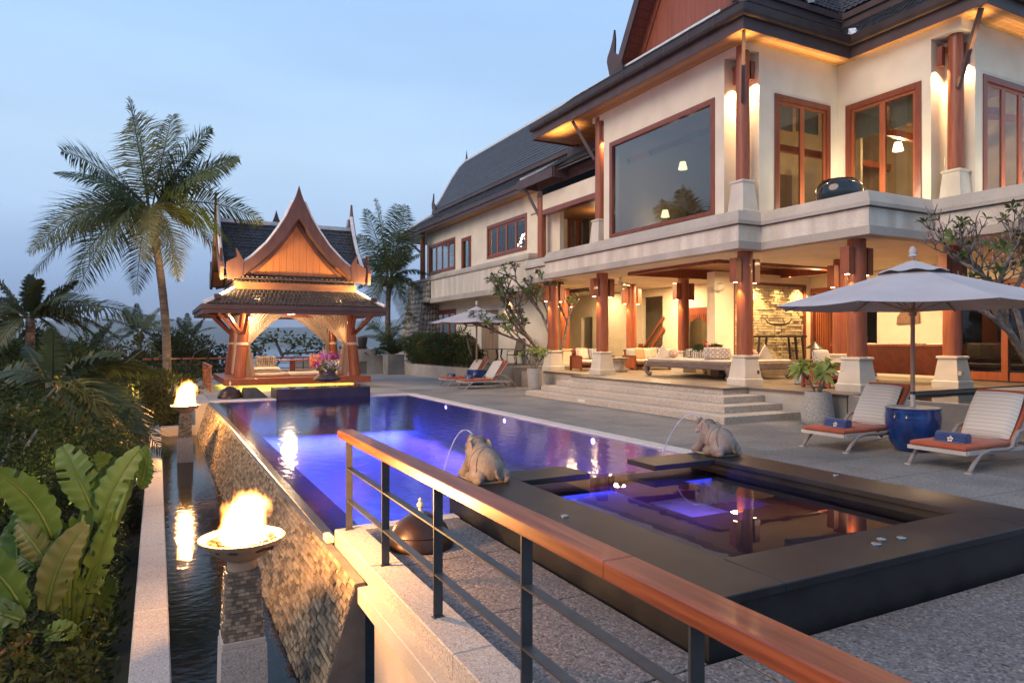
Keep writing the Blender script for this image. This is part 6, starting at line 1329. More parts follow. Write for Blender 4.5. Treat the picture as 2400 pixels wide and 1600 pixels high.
def elephant(label,x,y,jl):
    t=thing('stone_elephant',label,'statue',(x,y,.36),'carved stone elephants spouting water at the spa',local=True)
    inst(EM,'elephant_body',t)
    s=MB()
    for pth in CORDS: s.tube(pth,.007,6)
    s.build('harness_cord',m_groove,t)
    bx(t,'base',m_eleph,(-.165,.165,-.24,.29,0,.022),bev=.008)
    s=MB(); s.tube([(0,.28,.435),(0,.26,.46),(0,.30,.475)],.011,8); s.build('spout_pipe',m_chrome,t)
    P=[]
    for i in range(14):
        k=i/13; P.append((-.03*k,.30+jl*k,.475+.16*k*2.0-k*k*1.0))
    j=MB(); j.tube([(x+a,y+b,.36+c) for a,b,c in P],[(.006+.003*i/13)*rnd.uniform(.65,1.35) for i in range(14)],6); o=j.build('water_jet',m_jet,smooth=True); tag(o,'thin arc of water falling into the pool from the '+('left' if x<5 else 'right')+' elephant','water jet')
elephant('stone elephant with raised trunk on the left corner of the spa behind the handrail',3.2,6.85,.85); elephant('stone elephant with raised trunk on the right corner of the spa near the steps',6.74,6.95,.8)
# ---- loungers
m_loc=M('burnt_orange_canvas',(.31,.058,.022),(.39,.082,.033),3,.85,.2,160,sheen=.15); m_wick=M('grey_wicker_band',(.20,.175,.165),(.32,.285,.27),60,.6,.6,120,stretch=(1,1,3)); m_alu=M('pale_aluminium',(.40,.385,.37),(.46,.44,.42),4,.42,.05,30,metal=.2)
m_pst=Stripe('striped_pillow_cloth',(.54,.52,.475),(.25,.25,.25),15,.11,0); m_towel=M('navy_towel',(.012,.032,.13),(.022,.052,.19),4,.95,.7,220,sheen=.3); m_petal=Leaf('frangipani_petal',(.72,.66,.5),(.8,.78,.7),5)
def lounger(label,x,y):
    t=thing('sun_lounger',label,'sun lounger',(x,y,0),'sun loungers beside the blue umbrella pots',local=True)
    s=MB(); s.box(-.03,1.30,-.41,.41,.315,.385,.022); o=s.build('seat_cushion',m_loc,t,smooth=True); o.data.set_sharp_from_angle(angle=R(50))
    a=R(52); cs,sn=math.cos(a),math.sin(a); p=lambda u,v,y_:(1.28+u*cs-v*sn,y_,.335+u*sn+v*cs)
    s=MB(); V=[p(u,v,y_) for u in (0,.93) for v in (0,.085) for y_ in (-.40,.40)]; s.hexa([V[0],V[4],V[5],V[1],V[2],V[6],V[7],V[3]]); o=s.build('back_cushion',m_loc,t); bv=o.modifiers.new('bevel','BEVEL'); bv.width=.025; bv.segments=2
    for k in (-1,1):
        yy_=k*.44
        s=MB(); s.bar((-.02,yy_*.96,.285),(2.05,yy_*.96,.26),.05,.05); s.build('side_rail',m_alu,t)
        s=MB(); s.tube([(.0,yy_,.015),(.12,yy_,.14),(.27,yy_,.255),(.50,yy_,.295),(.95,yy_,.275),(1.10,yy_,.30),(1.16,yy_,.42),(1.27,yy_,.52),(1.45,yy_,.55),(1.68,yy_,.49),(1.95,yy_,.32),(2.22,yy_,.03)],.034,8,sq=.8); s.build('arm_band',m_wick,t,smooth=True)
        bx(t,'foot',m_alu,(-.05,.03,yy_-.045,yy_+.045,0,.018)); bx(t,'foot',m_alu,(2.17,2.29,yy_-.045,yy_+.045,0,.022))
        s=MB(); s.bar(p(.0,-.02,k*.38),p(.95,-.02,k*.38),.04,.04); s.build('back_frame',m_alu,t)
    s=MB(); s.bar((-.04,-.43,.285),(-.04,.43,.285),.04,.055); s.build('front_rail',m_alu,t); s=MB(); s.bar((2.03,-.42,.26),(2.03,.42,.26),.04,.05); s.build('rear_rail',m_alu,t)
    s=MB(); s.bar((1.62,0,.27),p(.55,-.02,0),.03,.03); s.build('back_strut',m_alu,t)
    return t
def pillow(label,x,y,mat=m_pst):
    s=cushion_mesh(.84,.74,.22,.75); me=s.mesh('pillow',mat,smooth=True); o=bpy.data.objects.new('pillow',me); C.objects.link(o); o.location=(x+1.43,y,.73); o.rotation_euler=(0,R(-57),R(0)); tag(o,label,'pillow','striped pillows on the loungers')
def towel(label,x,y,rz):
    s=MB(); pr=[]
    for i in range(40): a=i*.5; r=.035+.0032*i/2; pr.append((r*math.cos(a),r*math.sin(a)))
    s.tube([(0,-.23,.07),(0,.23,.07)],.072,20); 
    s.tube([(0,-.235,.07),(0,-.228,.07)],.05,16); s.box(-.13,.06,-.225,.225,0,.012); s.box(-.085,.02,-.228,.228,.012,.05)
    me=s.mesh('rolled_towel',m_towel,smooth=True); me.set_sharp_from_angle(angle=R(50)); o=bpy.data.objects.new('rolled_towel',me); C.objects.link(o); o.location=(x+.34,y-.02,.386); o.rotation_euler=(0,0,R(rz)); tag(o,label,'towel','rolled navy towels on the loungers')
    f=MB()
    for i in range(5): a=i*2*PI/5; d=Vector((math.cos(a),math.sin(a),.25)); n_=Vector((-math.sin(a),math.cos(a),0)); f.add([(0,0,0),tuple(d*.03+n_*.018),tuple(d*.052),tuple(d*.03-n_*.018)],[(0,1,2,3)])
    me=f.mesh('frangipani_flower',m_petal); o=bpy.data.objects.new('frangipani_flower',me); C.objects.link(o); o.location=(x+.26,y-.03,.43); o.rotation_euler=(0,R(-72),R(rz)); tag(o,'white frangipani flower on '+label.replace('rolled navy towel on the ','').replace(' at the right edge',''),'flower')
LG=((10.32,8.05,'lounger behind the blue umbrella pot'),(10.28,6.07,'lounger in front of the blue pot at the right edge'),(10.66,24.82,'nearer of the two far loungers'),(10.67,26.72,'farther of the two far loungers'))
for i,(x,y,l) in enumerate(LG):
    lounger('orange cushioned '+l if i<2 else l[0].upper()*0+l+' with orange cushion and pale frame',x,y); pillow('striped pillow on the '+l,x,y); towel('rolled navy towel on the '+l,x,y,4*i-6)
# ---- parasols and pots
m_canv=M('grey_parasol_canvas',(.42,.395,.40),(.47,.445,.45),1.5,.9,.15,200); _b=m_canv.node_tree.nodes['Principled BSDF']
m_pole=M('umbrella_pole_wood',(.24,.15,.10),(.34,.22,.15),3,.5,.1,30,stretch=(4,4,.4))
m_blue=M('cobalt_glazed_pot',(.004,.018,.10),(.014,.06,.24),3.5,.1,.12,9,stretch=(1,1,.35),coat=.6)
def parasol(label,potlabel,x,y,Rr,ph,zr,za,pr,ph_):
    t=thing('parasol',label,'parasol',(x,y,ph_),'grey octagonal parasols beside the loungers'); s=MB(); n=8
    def P(a,f,off=0): 
        A=Vector((math.cos(a),math.sin(a),0)); return (x+A.x*Rr*f,y+A.y*Rr*f,za+(zr-za)*(f**.92)+off)
    for i in range(n):
        a0,a1=R(ph)+i*PI/4,R(ph)+(i+1)*PI/4
        def fn(u,v):
            f=.14+.86*u; p=Vector(P(a0,f)).lerp(Vector(P(a1,f)),v); p.z-=.035*math.sin(PI*v)*f*.9; 
            if u>.99: p=p+(Vector((x,y,p.z))-p)*(.035*math.sin(PI*v))
            return tuple(p)
        s.grid(fn,8,6)
    o=s.build('canopy',m_canv,t,smooth=False)
    s=MB()
    for i in range(n):
        a0,a1=R(ph)+i*PI/4,R(ph)+(i+1)*PI/4
        s.grid(lambda u,v:(lambda q_:(q_.x,q_.y,za+.075-.20*u+.035*(1-math.cos(2*PI*v))*u*.5-.03*u))(Vector((x,y,0))+(Vector((math.cos(a0),math.sin(a0),0)).lerp(Vector((math.cos(a1),math.sin(a1),0)),v))*Rr*.245*u),4,8)
    s.build('wind_vent',m_canv,t)
    s=MB()
    for i in range(n): a=R(ph)+i*PI/4; q_=P(a,.99); s.bar((x,y,za-.05),(q_[0],q_[1],q_[2]-.03),.018,.024); m_=P(a,.5); s.bar((x,y,zr-.12),(m_[0],m_[1],m_[2]-.035),.016,.02)
    s.build('ribs',m_pole,t,kind='stuff')
    s=MB(); s.lathe([(.045,zr-.18),(.06,zr-.16),(.06,zr-.06),(.045,zr-.04)],14,(x,y,0)); s.build('hub',m_pole,t)
    s=MB(); s.lathe([(.036,ph_+.28),(.034,za+.1)],14,(x,y,0)); s.build('pole',m_pole,t,autos=40); s=MB(); s.lathe([(.04,ph_-.02),(.04,ph_+.28)],14,(x,y,0)); s.build('pole_sleeve',m_alu,t,autos=40); s=MB(); s.lathe([(.044,ph_+.21),(.044,ph_+.27)],14,(x,y,0)); s.build('sleeve_ring',m_black,t,autos=40)
    s=MB(); s.lathe([(.05,za+.12),(.075,za+.14),(.05,za+.17),(.06,za+.22),(.04,za+.29),(.001,za+.31)],14,(x,y,0)); s.build('finial',m_canv,t,autos=30)
    p=thing('blue_pot',potlabel,'pot',(x,y,0),'cobalt blue glazed pots holding the parasols')
    s=MB(); s.lathe([(.27*pr,0),(.30*pr,.02),(.40*pr,.2*ph_),(.485*pr,.62*ph_),(.49*pr,.80*ph_),(.475*pr,.93*ph_),(.485*pr,.97*ph_),(.475*pr,.985*ph_)],48,(x,y,0)); s.build('pot_body',m_blue,p,autos=40)
    s=MB(); s.lathe([(.47*pr,.965*ph_),(.47*pr,.995*ph_),(.04,ph_)],48,(x,y,0)); s.build('pot_lid',M('pale_lid',(.34,.31,.29),(.42,.39,.36),4,.6,.1),p,autos=40)
parasol('large grey parasol between the two right loungers','large shiny blue pot under the right parasol',11.6,7.28,2.32,14,2.50,3.22,.89,.76)
parasol('smaller grey parasol by the far loungers and hedge','dark blue pot under the far parasol',12.14,26.63,2.0,20,2.66,3.30,.88,.68)
# ---- terrace furniture
FZ=.667
m_wov=M('rattan_weave',(.20,.06,.028),(.30,.10,.045),60,.6,.5,90); m_bedw=M('grey_brown_bed_wood',(.13,.095,.082),(.19,.145,.125),3,.6,.15,25,stretch=(3,.5,3)); m_seatc=M('cream_seat_cloth',(.58,.50,.41),(.66,.58,.48),4,.9,.2,120)
m_prints=[Motif('terracotta_print',(.56,.48,.40),(.42,.15,.09),16,.30),Motif('navy_print',(.03,.05,.10),(.45,.45,.43),11,.42),M('peach_cloth',(.50,.24,.13),(.56,.28,.16),5,.9,.2,120),M('blue_grey_cloth',(.24,.26,.27),(.30,.32,.32),5,.9,.2,120),Stripe('cream_stripe_cloth',(.60,.54,.44),(.34,.28,.2),22,.18,0),Motif('trellis_print',(.58,.52,.45),(.36,.29,.24),7,.46),Motif('black_white_mosaic',(.03,.03,.035),(.55,.52,.48),13,.34)]
bed=thing('daybed','broad low daybed with curled grey wooden legs in the middle of the terrace','daybed',(17,17.5,FZ))
bx(bed,'bed_frame',m_bedw,(15.5,18.4,15.5,19.5,.98,1.20),bev=.02); bx(bed,'mattress_pad',m_seatc,(15.56,18.34,15.56,19.44,1.201,1.29),bev=.03)
def curl_leg(x,y,dx,dy):
    s=MB(); p=[(0,1.10),(.10,1.02),(.135,.90),(.09,.78),(0,.72),(-.05,.76),(-.02,.80)]; w=[.16,.14,.11,.09,.075,.06,.05]
    s.tube([(x+dx*a*.9,y+dy*a*.9,z-.02) for a,z in p],w,8,sq=.8); s.build('curled_leg',m_bedw,bed,smooth=True)
for x,y,dx,dy in ((15.62,15.62,-.3,-1),(15.62,19.38,-.3,1),(18.28,15.62,.3,-1),(18.28,19.38,.3,1)): curl_leg(x,y,dx,dy)
bx(bed,'centre_foot',m_bedw,(16.9,17.1,17.3,17.7,FZ+.001,.979))
def tri(label,x,y,rz,mat=m_seatc,k=.5):
    s=MB(); P=[(-k/2,0,0),(k/2,0,0),(0,0,k*.92)]; n=10
    s.grid(lambda u,v:(lambda a:(a.x,(v-.5)*.5*(1),a.z))(Vector(P[int(u*3)%3]).lerp(Vector(P[(int(u*3)+1)%3]),u*3-int(u*3)) if u<1 else Vector(P[0])),30,1); s.prism([(a,-.25,c) for a,b,c in P],(0,.004,0)); s.prism([(a,.25,c) for a,b,c in P],(0,.004,0))
    me=s.mesh('wedge_cushion',mat); o=bpy.data.objects.new('wedge_cushion',me); C.objects.link(o); o.location=(x,y,1.292); o.rotation_euler=(0,0,R(rz)); tag(o,label,'cushion'); m=o.modifiers.new('b','BEVEL'); m.width=.03; m.segments=3
tri('cream wedge cushion at the left front of the daybed',15.95,19.05,-35); tri('cream wedge cushion at the right end of the daybed near the feature wall',17.6,15.95,-45,k=.52)
def ball(label,x,y,z,r,mat): s=MB(); s.sphere((0,0,0),r,18,12,1,1,.95); me=s.mesh('ball_cushion',mat,smooth=True); o=bpy.data.objects.new('ball_cushion',me); C.objects.link(o); o.location=(x,y,z); tag(o,label,'cushion')
ball('round red and cream print ball cushion beside the left wedge cushion',15.95,18.5,1.29+.16,.165,m_prints[0]); ball('round red print ball cushion beside the right wedge cushion',17.0,15.9,1.29+.165,.17,m_prints[0])
def stand(label,x,y,z,w,h,t_,mat,rz,tilt=16): 
    s=cushion_mesh(w,h,t_,.7); me=s.mesh('cushion',mat,smooth=True); o=bpy.data.objects.new('cushion',me); C.objects.link(o); o.location=(x,y,z+h*.46); o.rotation_euler=(R(90-tilt),0,R(rz)); tag(o,label,'cushion')
stand('trellis print cushion standing on the daybed left of the big column',15.9,16.35,1.29,.85,.42,.2,m_prints[5],-40); stand('black and white mosaic bolster on the daybed behind the tray',16.9,18.3,1.29,.85,.34,.24,m_prints[6],-42,8)
tray=thing('fretted_tray','white fretted tray box holding a red flowering plant on the daybed','tray',(16.5,17.4,1.29)); bx(tray,'tray_base',m_plinth,(16.15,16.85,17.05,17.75,1.295,1.32),(16.15,16.85,17.05,17.08,1.47,1.5)) if False else bx(tray,'tray_base',m_plinth,(16.15,16.85,17.05,17.75,1.295,1.32))
for i in range(7):
    bx(tray,'fret_bar',m_plinth,(16.15,16.17,17.06+i*.11,17.09+i*.11,1.321,1.48)); bx(tray,'fret_bar',m_plinth,(16.18+i*.105,16.21+i*.105,17.05,17.07,1.321,1.48))
bx(tray,'tray_rim',m_plinth,(16.145,16.855,17.045,17.075,1.481,1.51)); bx(tray,'tray_rim',m_plinth,(16.145,16.175,17.076,17.755,1.481,1.51))
tp_=thing('bromeliad','red flowering bromeliad with dark pointed leaves in the tray','plant',(16.5,17.4,1.32)); rg=random.Random(8); s=MB()
for _ in range(60): a=rg.random()*6.3; L_=rg.uniform(.3,.62); s.add([(16.5,17.4,1.5),(16.5+math.cos(a)*L_*.5-.02,17.4+math.sin(a)*L_*.5,1.62+rg.random()*.2),(16.5+math.cos(a)*L_,17.4+math.sin(a)*L_,1.5+rg.random()*.25),(16.5+math.cos(a)*L_*.5+.02,17.4+math.sin(a)*L_*.5,1.6)],[(0,1,2,3)])
s.build('leaves',m_palmd,tp_); s=MB(); cards(s,[(16.5+rg.gauss(0,.13),17.4+rg.gauss(0,.13),1.78+rg.gauss(0,.06)) for _ in range(60)],.11,rg,0,.35); s.build('red_bracts',Leaf('red_bract',(.4,.03,.02),(.55,.1,.04),5),tp_)
def sofa(name,label,x0,x1,y0,y1,back,hb=.85,hs=.40,arm=.62):
    """wooden sofa; back is '+y','+x'"""
    t=thing(name,label,'sofa' if 'sofa' in name else 'armchair',((x0+x1)/2,(y0+y1)/2,FZ)); f=FZ
    bx(t,'seat_frame',m_teakd,(x0+.05,x1-.05,y0+.05,y1-.05,f+.24,f+.31)); bx(t,'seat_cushion',m_seatc,(x0+.07,x1-.07,y0+.04,y1-.07,f+.311,f+.44),bev=.035)
    for a in (x0+.035,x1-.035):
        for b in (y0+.035,y1-.035): bx(t,'leg',m_teakd,(a-.035,a+.035,b-.035,b+.035,f,f+.60))
    def panel(ax,c,a,b,top):
        n=max(3,int((b-a)/.06))
        for i in range(n):
            p_=a+(b-a)*i/n; q_=p_+(b-a)/n-.012
            bx(t,'slat',m_teak,(c-.012,c+.012,p_,q_,f+.12,f+top-.06) if ax=='x' else (p_,q_,c-.012,c+.012,f+.12,f+top-.06))
        bx(t,'panel_rail',m_teakd,(c-.03,c+.03,a-.03,b+.03,f+top-.06,f+top) if ax=='x' else (a-.03,b+.03,c-.03,c+.03,f+top-.06,f+top)); bx(t,'panel_rail',m_teakd,(c-.025,c+.025,a,b,f+.08,f+.12) if ax=='x' else (a,b,c-.025,c+.025,f+.08,f+.12))
    panel('x',x0+.035,y0+.08,y1-.08,arm); panel('x',x1-.035,y0+.08,y1-.08,arm)
    if back=='+y': panel('y',y1-.035,x0+.08,x1-.08,hb)
    else: panel('y',y0+.035,x0+.08,x1-.08,arm)
    return t
sofa('terrace_sofa','red wooden sofa with slatted end panel at the left end of the terrace',15.3,17.0,23.35,24.2,'+y'); sofa('terrace_sofa','red wooden sofa with many cushions behind the drum table',17.7,20.3,22.9,23.8,'+y')
sofa('slatted_armchair','slatted red armchair partly behind the nearest column plinth',15.25,16.1,11.75,12.6,'+y',.7)
for l,x,y,w,h,mi in (('terracotta print cushion on the left terrace sofa',15.75,23.95,.62,.52,0),('navy print cushion on the left terrace sofa',16.35,23.95,.5,.5,1),('blue grey cushion at the left end of the long terrace sofa',18.0,23.55,.5,.5,3),('peach cushion on the long terrace sofa, left of the striped one',18.4,23.5,.5,.52,2),('cream striped cushion between the peach and print cushions',18.78,23.5,.42,.5,4),('pink print cushion next to the navy one on the long sofa',19.1,23.5,.42,.52,0),('navy print cushion in the middle of the long sofa',19.4,23.5,.42,.52,1),('small peach cushion right of the navy one on the long sofa',19.68,23.5,.36,.5,2),('large cream striped cushion at the right end of the long sofa',20.0,23.45,.6,.48,4),('striped cushion standing in the slatted armchair',15.75,12.35,.6,.6,4)):
    stand(l,x,y,FZ+.43,w,h,.2,m_prints[mi],rnd.uniform(-6,6),14)
def drum(label,x,y,r,h,mat):
    t=thing('drum_table',label,'side table',(x,y,FZ)); s=MB(); s.lathe([(.80*r,0),(.95*r,.05*h),(.97*r,.12*h),(.72*r,.38*h),(.68*r,.5*h),(.74*r,.66*h),(.92*r,.78*h),(.92*r,.86*h),(1.06*r,.93*h),(1.08*r,h),(.001,h)],36,(x,y,FZ)); s.build('drum_body',mat,t,autos=40)
    s=MB()
    for k in (-1,1): s.tube([(x-.05+k*.8*r,y,FZ+.78*h),(x-.05+k*1.1*r,y,FZ+.7*h),(x-.05+k*1.05*r,y,FZ+.55*h),(x-.05+k*.75*r,y,FZ+.5*h)],.02,6)
    s.build('handles',mat,t)
drum('old bronze drum side table in front of the left sofa',16.3,22.2,.40,.56,M('verdigris_drum',(.22,.20,.16),(.33,.30,.24),6,.6,.4,30)); drum('pale veined marble drum stool beside the daybed',16.15,13.25,.27,.62,M('veined_marble',(.22,.24,.24),(.52,.52,.48),5,.5,.1,10))
sb_=thing('high_back_sofa','long red wooden sofa seen from behind in the right living area','sofa',(19.4,12.8,FZ))
s=MB(); s.hexa([(19.35,11.3,FZ+.25),(19.43,11.3,FZ+.25),(19.43,14.3,FZ+.25),(19.35,14.3,FZ+.25),(18.95,11.05,FZ+1.08),(19.03,11.05,FZ+1.08),(19.03,14.5,FZ+1.08),(18.95,14.5,FZ+1.08)]); s.build('back_panel',m_teakd,sb_)
s=MB(); s.bar((18.97,11.0,FZ+1.10),(18.97,14.55,FZ+1.10),.07,.06); s.bar((19.4,11.27,FZ+.2),(18.97,11.03,FZ+1.1),.08,.08); s.build('back_frame',m_teak,sb_); bx(sb_,'seat',m_teakd,(19.44,20.2,11.3,14.3,FZ+.25,FZ+.33)); bx(sb_,'seat_cushion',m_seatc,(19.5,20.2,11.35,14.25,FZ+.331,FZ+.46),bev=.03)
for a,b in ((19.4,11.35),(19.4,14.25),(20.15,11.35),(20.15,14.25)): bx(sb_,'leg',m_teak,(a-.04,a+.04,b-.04,b+.04,FZ,FZ+.249))
for i,(y,mi) in enumerate(((13.9,4),(13.45,5),(13.0,0),(12.7,1),(12.4,2),(11.95,6),(11.5,4))): stand('cushion top showing over the high sofa back, number %s from the left'%('one two three four five six seven'.split()[i]) if False else ['cream striped cushion at the far left over the high sofa back','trellis cushion second from left over the high sofa back','terracotta print cushion over the middle of the high sofa back','navy cushion over the middle of the high sofa back','peach cushion right of the navy one over the high sofa back','mosaic cushion right of the parasol pole over the high sofa back','cream striped cushion at the right end over the high sofa back'][i],19.35,y,FZ+.62,.5,.56,.18,m_prints[mi],90,0)
# console, sculpture, lantern
m_ebony=M('ebony_wood',(.015,.012,.010),(.028,.022,.018),3,.4,.1,30)
co=thing('console_table','long black altar table with splayed legs before the stone feature wall','table',(20.2,17.7,1.2)); bx(co,'tabletop',m_ebony,(18.9,21.5,17.5,17.95,2.02,2.09),bev=.01)
for x in (19.1,19.45,20.95,21.3):
    for y in (17.56,17.88): s=MB(); s.bar((x+(.10 if x>20 else -.10),y,1.2),(x,y,2.02),.055,.055); s.build('leg',m_ebony,co)
for x in (19.25,21.12):
    for z in (1.5,1.78): bx(co,'stretcher',m_ebony,(x-.15,x+.15,17.69,17.75,z,z+.04))
bt=thing('iron_boat_sculpture','thin black iron boat shaped sculpture on two rods above the console','sculpture',(20.3,17.72,2.09)); s=MB(); s.tube([(19.55,17.72,2.72),(19.68,17.72,2.56),(19.85,17.72,2.50),(20.2,17.72,2.47),(20.6,17.72,2.50),(20.8,17.72,2.57),(20.95,17.72,2.74)],[.012,.025,.032,.035,.032,.025,.012],8); s.build('hull',m_ebony,bt,smooth=True)
for x in (20.05,20.4): s=MB(); s.tube([(x,17.72,2.09),(x,17.72,2.48)],.008,6); s.build('rod',m_ebony,bt)
ln=thing('storm_lantern','black pagoda topped lantern on a post beside the slatted door','lantern',(18.9,15.1,FZ)); s=MB(); s.lathe([(.14,0),(.14,.03),(.03,.05),(.03,.72),(.13,.74),(.13,.78)],14,(18.9,15.1,FZ)); s.lathe([(.30,.98),(.16,1.08),(.06,1.16),(.03,1.2)],14,(18.9,15.1,FZ)); s.build('lantern_body',m_ebony,ln,autos=30); s=MB(); s.lathe([(.10,.785),(.10,.975)],12,(18.9,15.1,FZ)); s.build('glass',m_glass,ln)
s=MB(); s.tube([(18.9+.07*math.cos(a),15.1,FZ+1.27+.08*math.sin(a)) for a in [i*PI/6 for i in range(13)]],.010,6); s.build('ring_handle',m_ebony,ln)
wh=thing('carved_wall_panel','irregular carved brown wood panel hanging on the cream wall','wall art',(22.45,14.2,2.5)); s=MB(); s.prism([(22.48,13.85,2.5),(22.48,14.65,2.45),(22.48,14.62,2.72),(22.48,14.4,2.98),(22.48,14.1,3.1),(22.48,13.9,3.02)],(-.05,0,0)); s.build('panel',M('carved_wood',(.12,.06,.035),(.34,.2,.13),26,.7,1.0,26),wh)
cs=thing('loudspeaker','small white loudspeaker angled on the cream pillar under the ceiling','loudspeaker',(17.7,18.1,3.8)); o=MB().box(-.17,.17,-.12,.12,-.11,.11,.03).build('cabinet',M('white_plastic',(.6,.57,.52),None,rough=.5),None); o.parent=cs; o.rotation_euler=(0,R(-14),R(20)); s=MB(); s.bar((17.7,18.2,3.8),(17.7,18.0,3.8),.03,.03); s.build('bracket',m_fascw,cs)
bd=thing('seated_buddha','pale seated stone figure on a shelf in the golden niche','statue',(22.7,22.75,FZ)); s=MB(); s.sphere((22.7,22.75,2.02),.16,16,12,.8,1.0,1.3); s.sphere((22.7,22.75,1.86),.2,16,10,.9,1.25,.5); s.sphere((22.7,22.75,2.33),.085,14,10); s.lathe([(.035,.0),(.02,.06),(.004,.12)],10,(22.7,22.75,2.40)); s.tube([(22.66,22.58,2.08),(22.6,22.55,1.95),(22.58,22.68,1.92)],.045,8); s.tube([(22.66,22.92,2.08),(22.6,22.95,1.95),(22.58,22.82,1.92)],.045,8); s.build('figure',m_plinth,bd,smooth=True)
bx(bd,'shelf',m_teakd,(22.4,23.1,22.3,23.2,1.7,1.76)); bx(bd,'cabinet',m_teakd,(22.45,23.1,22.3,23.2,FZ,1.699)); bx(bd,'lit_slot',Emit('slot_light',(1,.88,.65),6),(23.17,23.19,22.25,22.42,1.9,3.3))
fr_=part('fretwork_arch',house); bx(fr_,'arch_board',m_teakd,(20.95,20.99,21.95,23.5,3.05,3.35))
for i in range(12):
    y=21.98+i*.128; h=.12+.30*abs(i-5.5)/5.5
    s=MB(); s.prism([(20.95,y,3.05),(20.95,y+.11,3.05),(20.95,y+.09,3.05-h),(20.95,y+.055,3.05-h-.06),(20.95,y+.02,3.05-h)],(.035,0,0)); s.build('fret_tooth',m_teakd,fr_)
stc=part('staircase',house)
for i in range(9): bx(stc,'stair_tread',m_teakd,(21.3+.0,22.3,25.15+i*.0,26.55,.9+i*.34,.96+i*.34)) if False else bx(stc,'stair_tread',m_teakd,(21.25,22.35,26.5-.16*i-.15,26.5-.16*i,.75+i*.3,.80+i*.3))
s=MB(); s.bar((20.9,26.5,1.4),(20.9,24.9,3.0),.08,.09); s.bar((20.9,26.5,.9),(20.9,24.9,2.5),.05,.2); s.build('stair_rail',m_teak,stc); bx(stc,'newel_post',m_teak,(20.8,20.96,26.5,26.66,.667,1.75))
fan=thing('ceiling_fan','white ceiling fan with slim wooden blades under the terrace ceiling','fan',(16.2,21.9,4.37)); s=MB(); s.lathe([(.09,0),(.09,-.05),(.03,-.06),(.03,-.12),(.11,-.14),(.12,-.26),(.09,-.30),(.001,-.31)][::-1],18,(16.2,21.9,4.37)); s.build('motor',M('fan_white',(.62,.58,.52),None,rough=.5),fan,autos=40)
for k in range(3):
    a=k*2*PI/3+.3; s=MB(); d=Vector((math.cos(a),math.sin(a),0)); n_=Vector((-d.y,d.x,.25)); c=Vector((16.2,21.9,4.10)); s.prism([tuple(c+d*.12-n_*.03),tuple(c+d*.65-n_*.06),tuple(c+d*.66+n_*.06),tuple(c+d*.12+n_*.03)],(0,0,.01)); s.build('blade',m_oak,fan)
# urn on the balcony, pot on the boundary wall
ur_=thing('black_urn','big squat black glazed urn on the balcony corner','urn',(16.1,12.1,5.0)); s=MB(); s.lathe([(.30,0),(.38,.1),(.56,.5),(.61,.75),(.59,.94),(.50,1.08),(.42,1.12),(.43,1.145),(.38,1.15),(.38,1.08)],44,(16.1,12.1,5.005)); s.build('urn_body',M('black_glaze',(.008,.008,.008),(.02,.018,.016),5,.12,.1,12,coat=.5),ur_,autos=40)
pt=thing('dark_planter_pot','tall dark tapered pot standing on the stepped wall','pot',(10.4,38.5,1.42)); s=MB(); s.lathe([(.17,0),(.19,.03),(.27,.5),(.29,.66),(.275,.70),(.25,.68),(.25,.6)],28,(10.4,38.5,1.42)); s.build('pot_body',M('dark_brown_pot',(.035,.022,.02),(.055,.035,.03),5,.5),pt,autos=40)
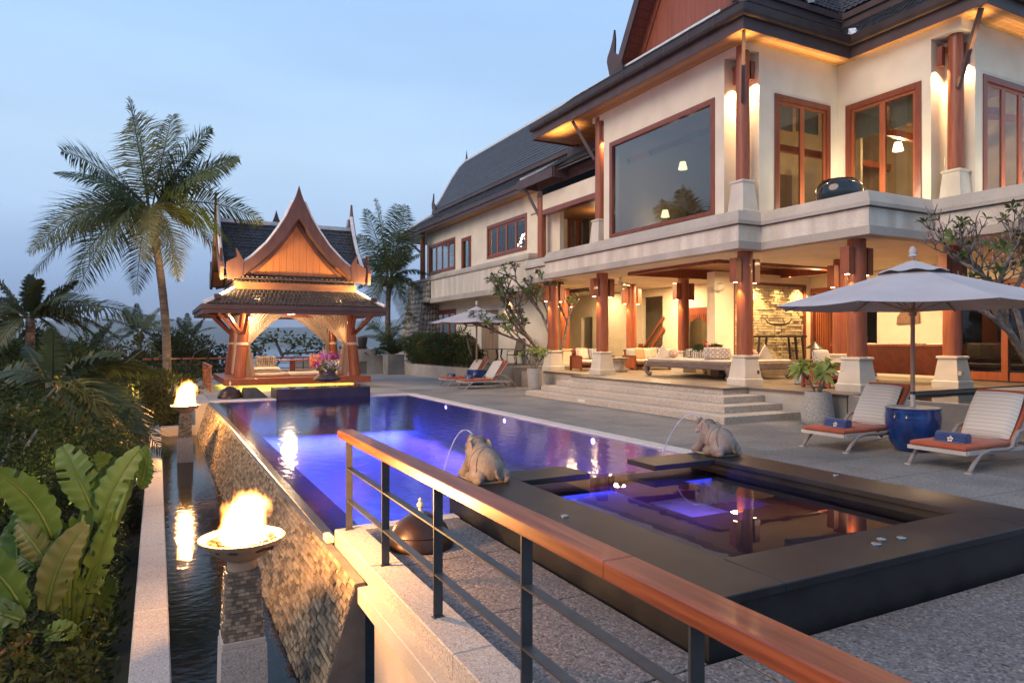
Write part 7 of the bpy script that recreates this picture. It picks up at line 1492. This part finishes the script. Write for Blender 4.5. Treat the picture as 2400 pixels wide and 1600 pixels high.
# dining set
din=thing('round_dining_table','round dark metal dining table on the raised terrace','table',(14.05,28.3,.8)); s=MB(); s.lathe([(.78,.70),(.80,.705),(.80,.725),(.001,.73)],36,(14.05,28.3,.8)); s.build('tabletop',m_ebony,din,autos=40)
for k in range(4): a=k*PI/2+.5; s=MB(); s.tube([(14.05+.18*math.cos(a),28.3+.18*math.sin(a),1.5),(14.05+.10*math.cos(a),28.3+.10*math.sin(a),1.15),(14.05+.42*math.cos(a),28.3+.42*math.sin(a),.80)],.02,6); s.build('leg',m_ebony,din,smooth=True)
m_sling=M('brown_sling_weave',(.12,.085,.055),(.19,.14,.09),40,.7,.3,80)
def chair(label,x,y,rz):
    t=thing('dining_chair',label,'chair',(x,y,.8),'sling chairs around the round dining table',R(rz),local=True)
    s=MB(); s.grid(lambda u,v:((v-.5)*.5,.22-.46*u,.42-.03*math.sin(PI*u)),6,3); s.build('seat_sling',m_sling,t,smooth=True); s=MB(); s.grid(lambda u,v:((v-.5)*.5*(1-.08*u),-.24-.20*u-.03*math.sin(PI*u),.42+.76*u),8,3); s.build('back_sling',m_sling,t,smooth=True)
    for k in (-1,1):
        s=MB(); s.tube([(k*.26,.25,0),(k*.26,.24,.42),(k*.26,-.24,.42),(k*.24,-.45,1.19)],.018,6); s.build('side_frame',m_ebony,t,smooth=True); s=MB(); s.tube([(k*.26,-.22,.42),(k*.26,-.36,0)],.016,6); s.build('back_leg',m_ebony,t); s=MB(); s.tube([(k*.27,.22,.42),(k*.29,.2,.62),(k*.29,-.28,.64)],.017,6); s.build('arm',m_ebony,t,smooth=True)
    s=MB(); s.tube([(-.24,-.45,1.19),(.24,-.45,1.19)],.02,6); s.build('top_rail',m_ebony,t)
for l,a in (('sling chair farthest left of the round table, nearest the hedge',165),('sling chair left of the carved door, beside the parasol pole',120),('sling chair with its back to the pool right of the carved door',330),('sling chair right of the round table, nearest the columns',20)):
    ar=R(a); chair(l,14.05+1.05*math.cos(ar),28.3+1.05*math.sin(ar),a+90)
# little fittings
for nm,l,b in (('wall_socket','small dark socket plate on the plinth of the terrace corner column',(14.62,14.68,13.50,13.52,1.0,1.08)),):
    pass
sp=MB(); sp.box(14.66,14.74,13.553,13.558,.98,1.08); tag(sp.build('wall_socket',m_dark),'small dark socket plate on the plinth of the terrace corner column','socket')
sp=MB(); sp.box(18.13,18.25,10.12,10.2,1.02,1.12); tag(sp.build('plinth_light',M('plinth_light_box',(.5,.44,.33))),'little box light on the plinth at the garden pond','light')
# haze over the bay
def haze():
    m=bpy.data.materials.new('bay_haze'); m.use_nodes=True; t=m.node_tree; t.nodes.clear(); o=N(t,'ShaderNodeOutputMaterial'); v=N(t,'ShaderNodeVolumePrincipled'); v.inputs['Color'].default_value=(.80,.88,1,1); v.inputs['Density'].default_value=.00017; v.inputs['Anisotropy'].default_value=.0
    t.links.new(v.outputs[0],o.inputs['Volume']); s=MB(); s.box(-9500,9500,-9500,9500,-36,230); ob=s.build('haze',m); ob['kind']='stuff'
if HAZE: haze()
print('F ok')
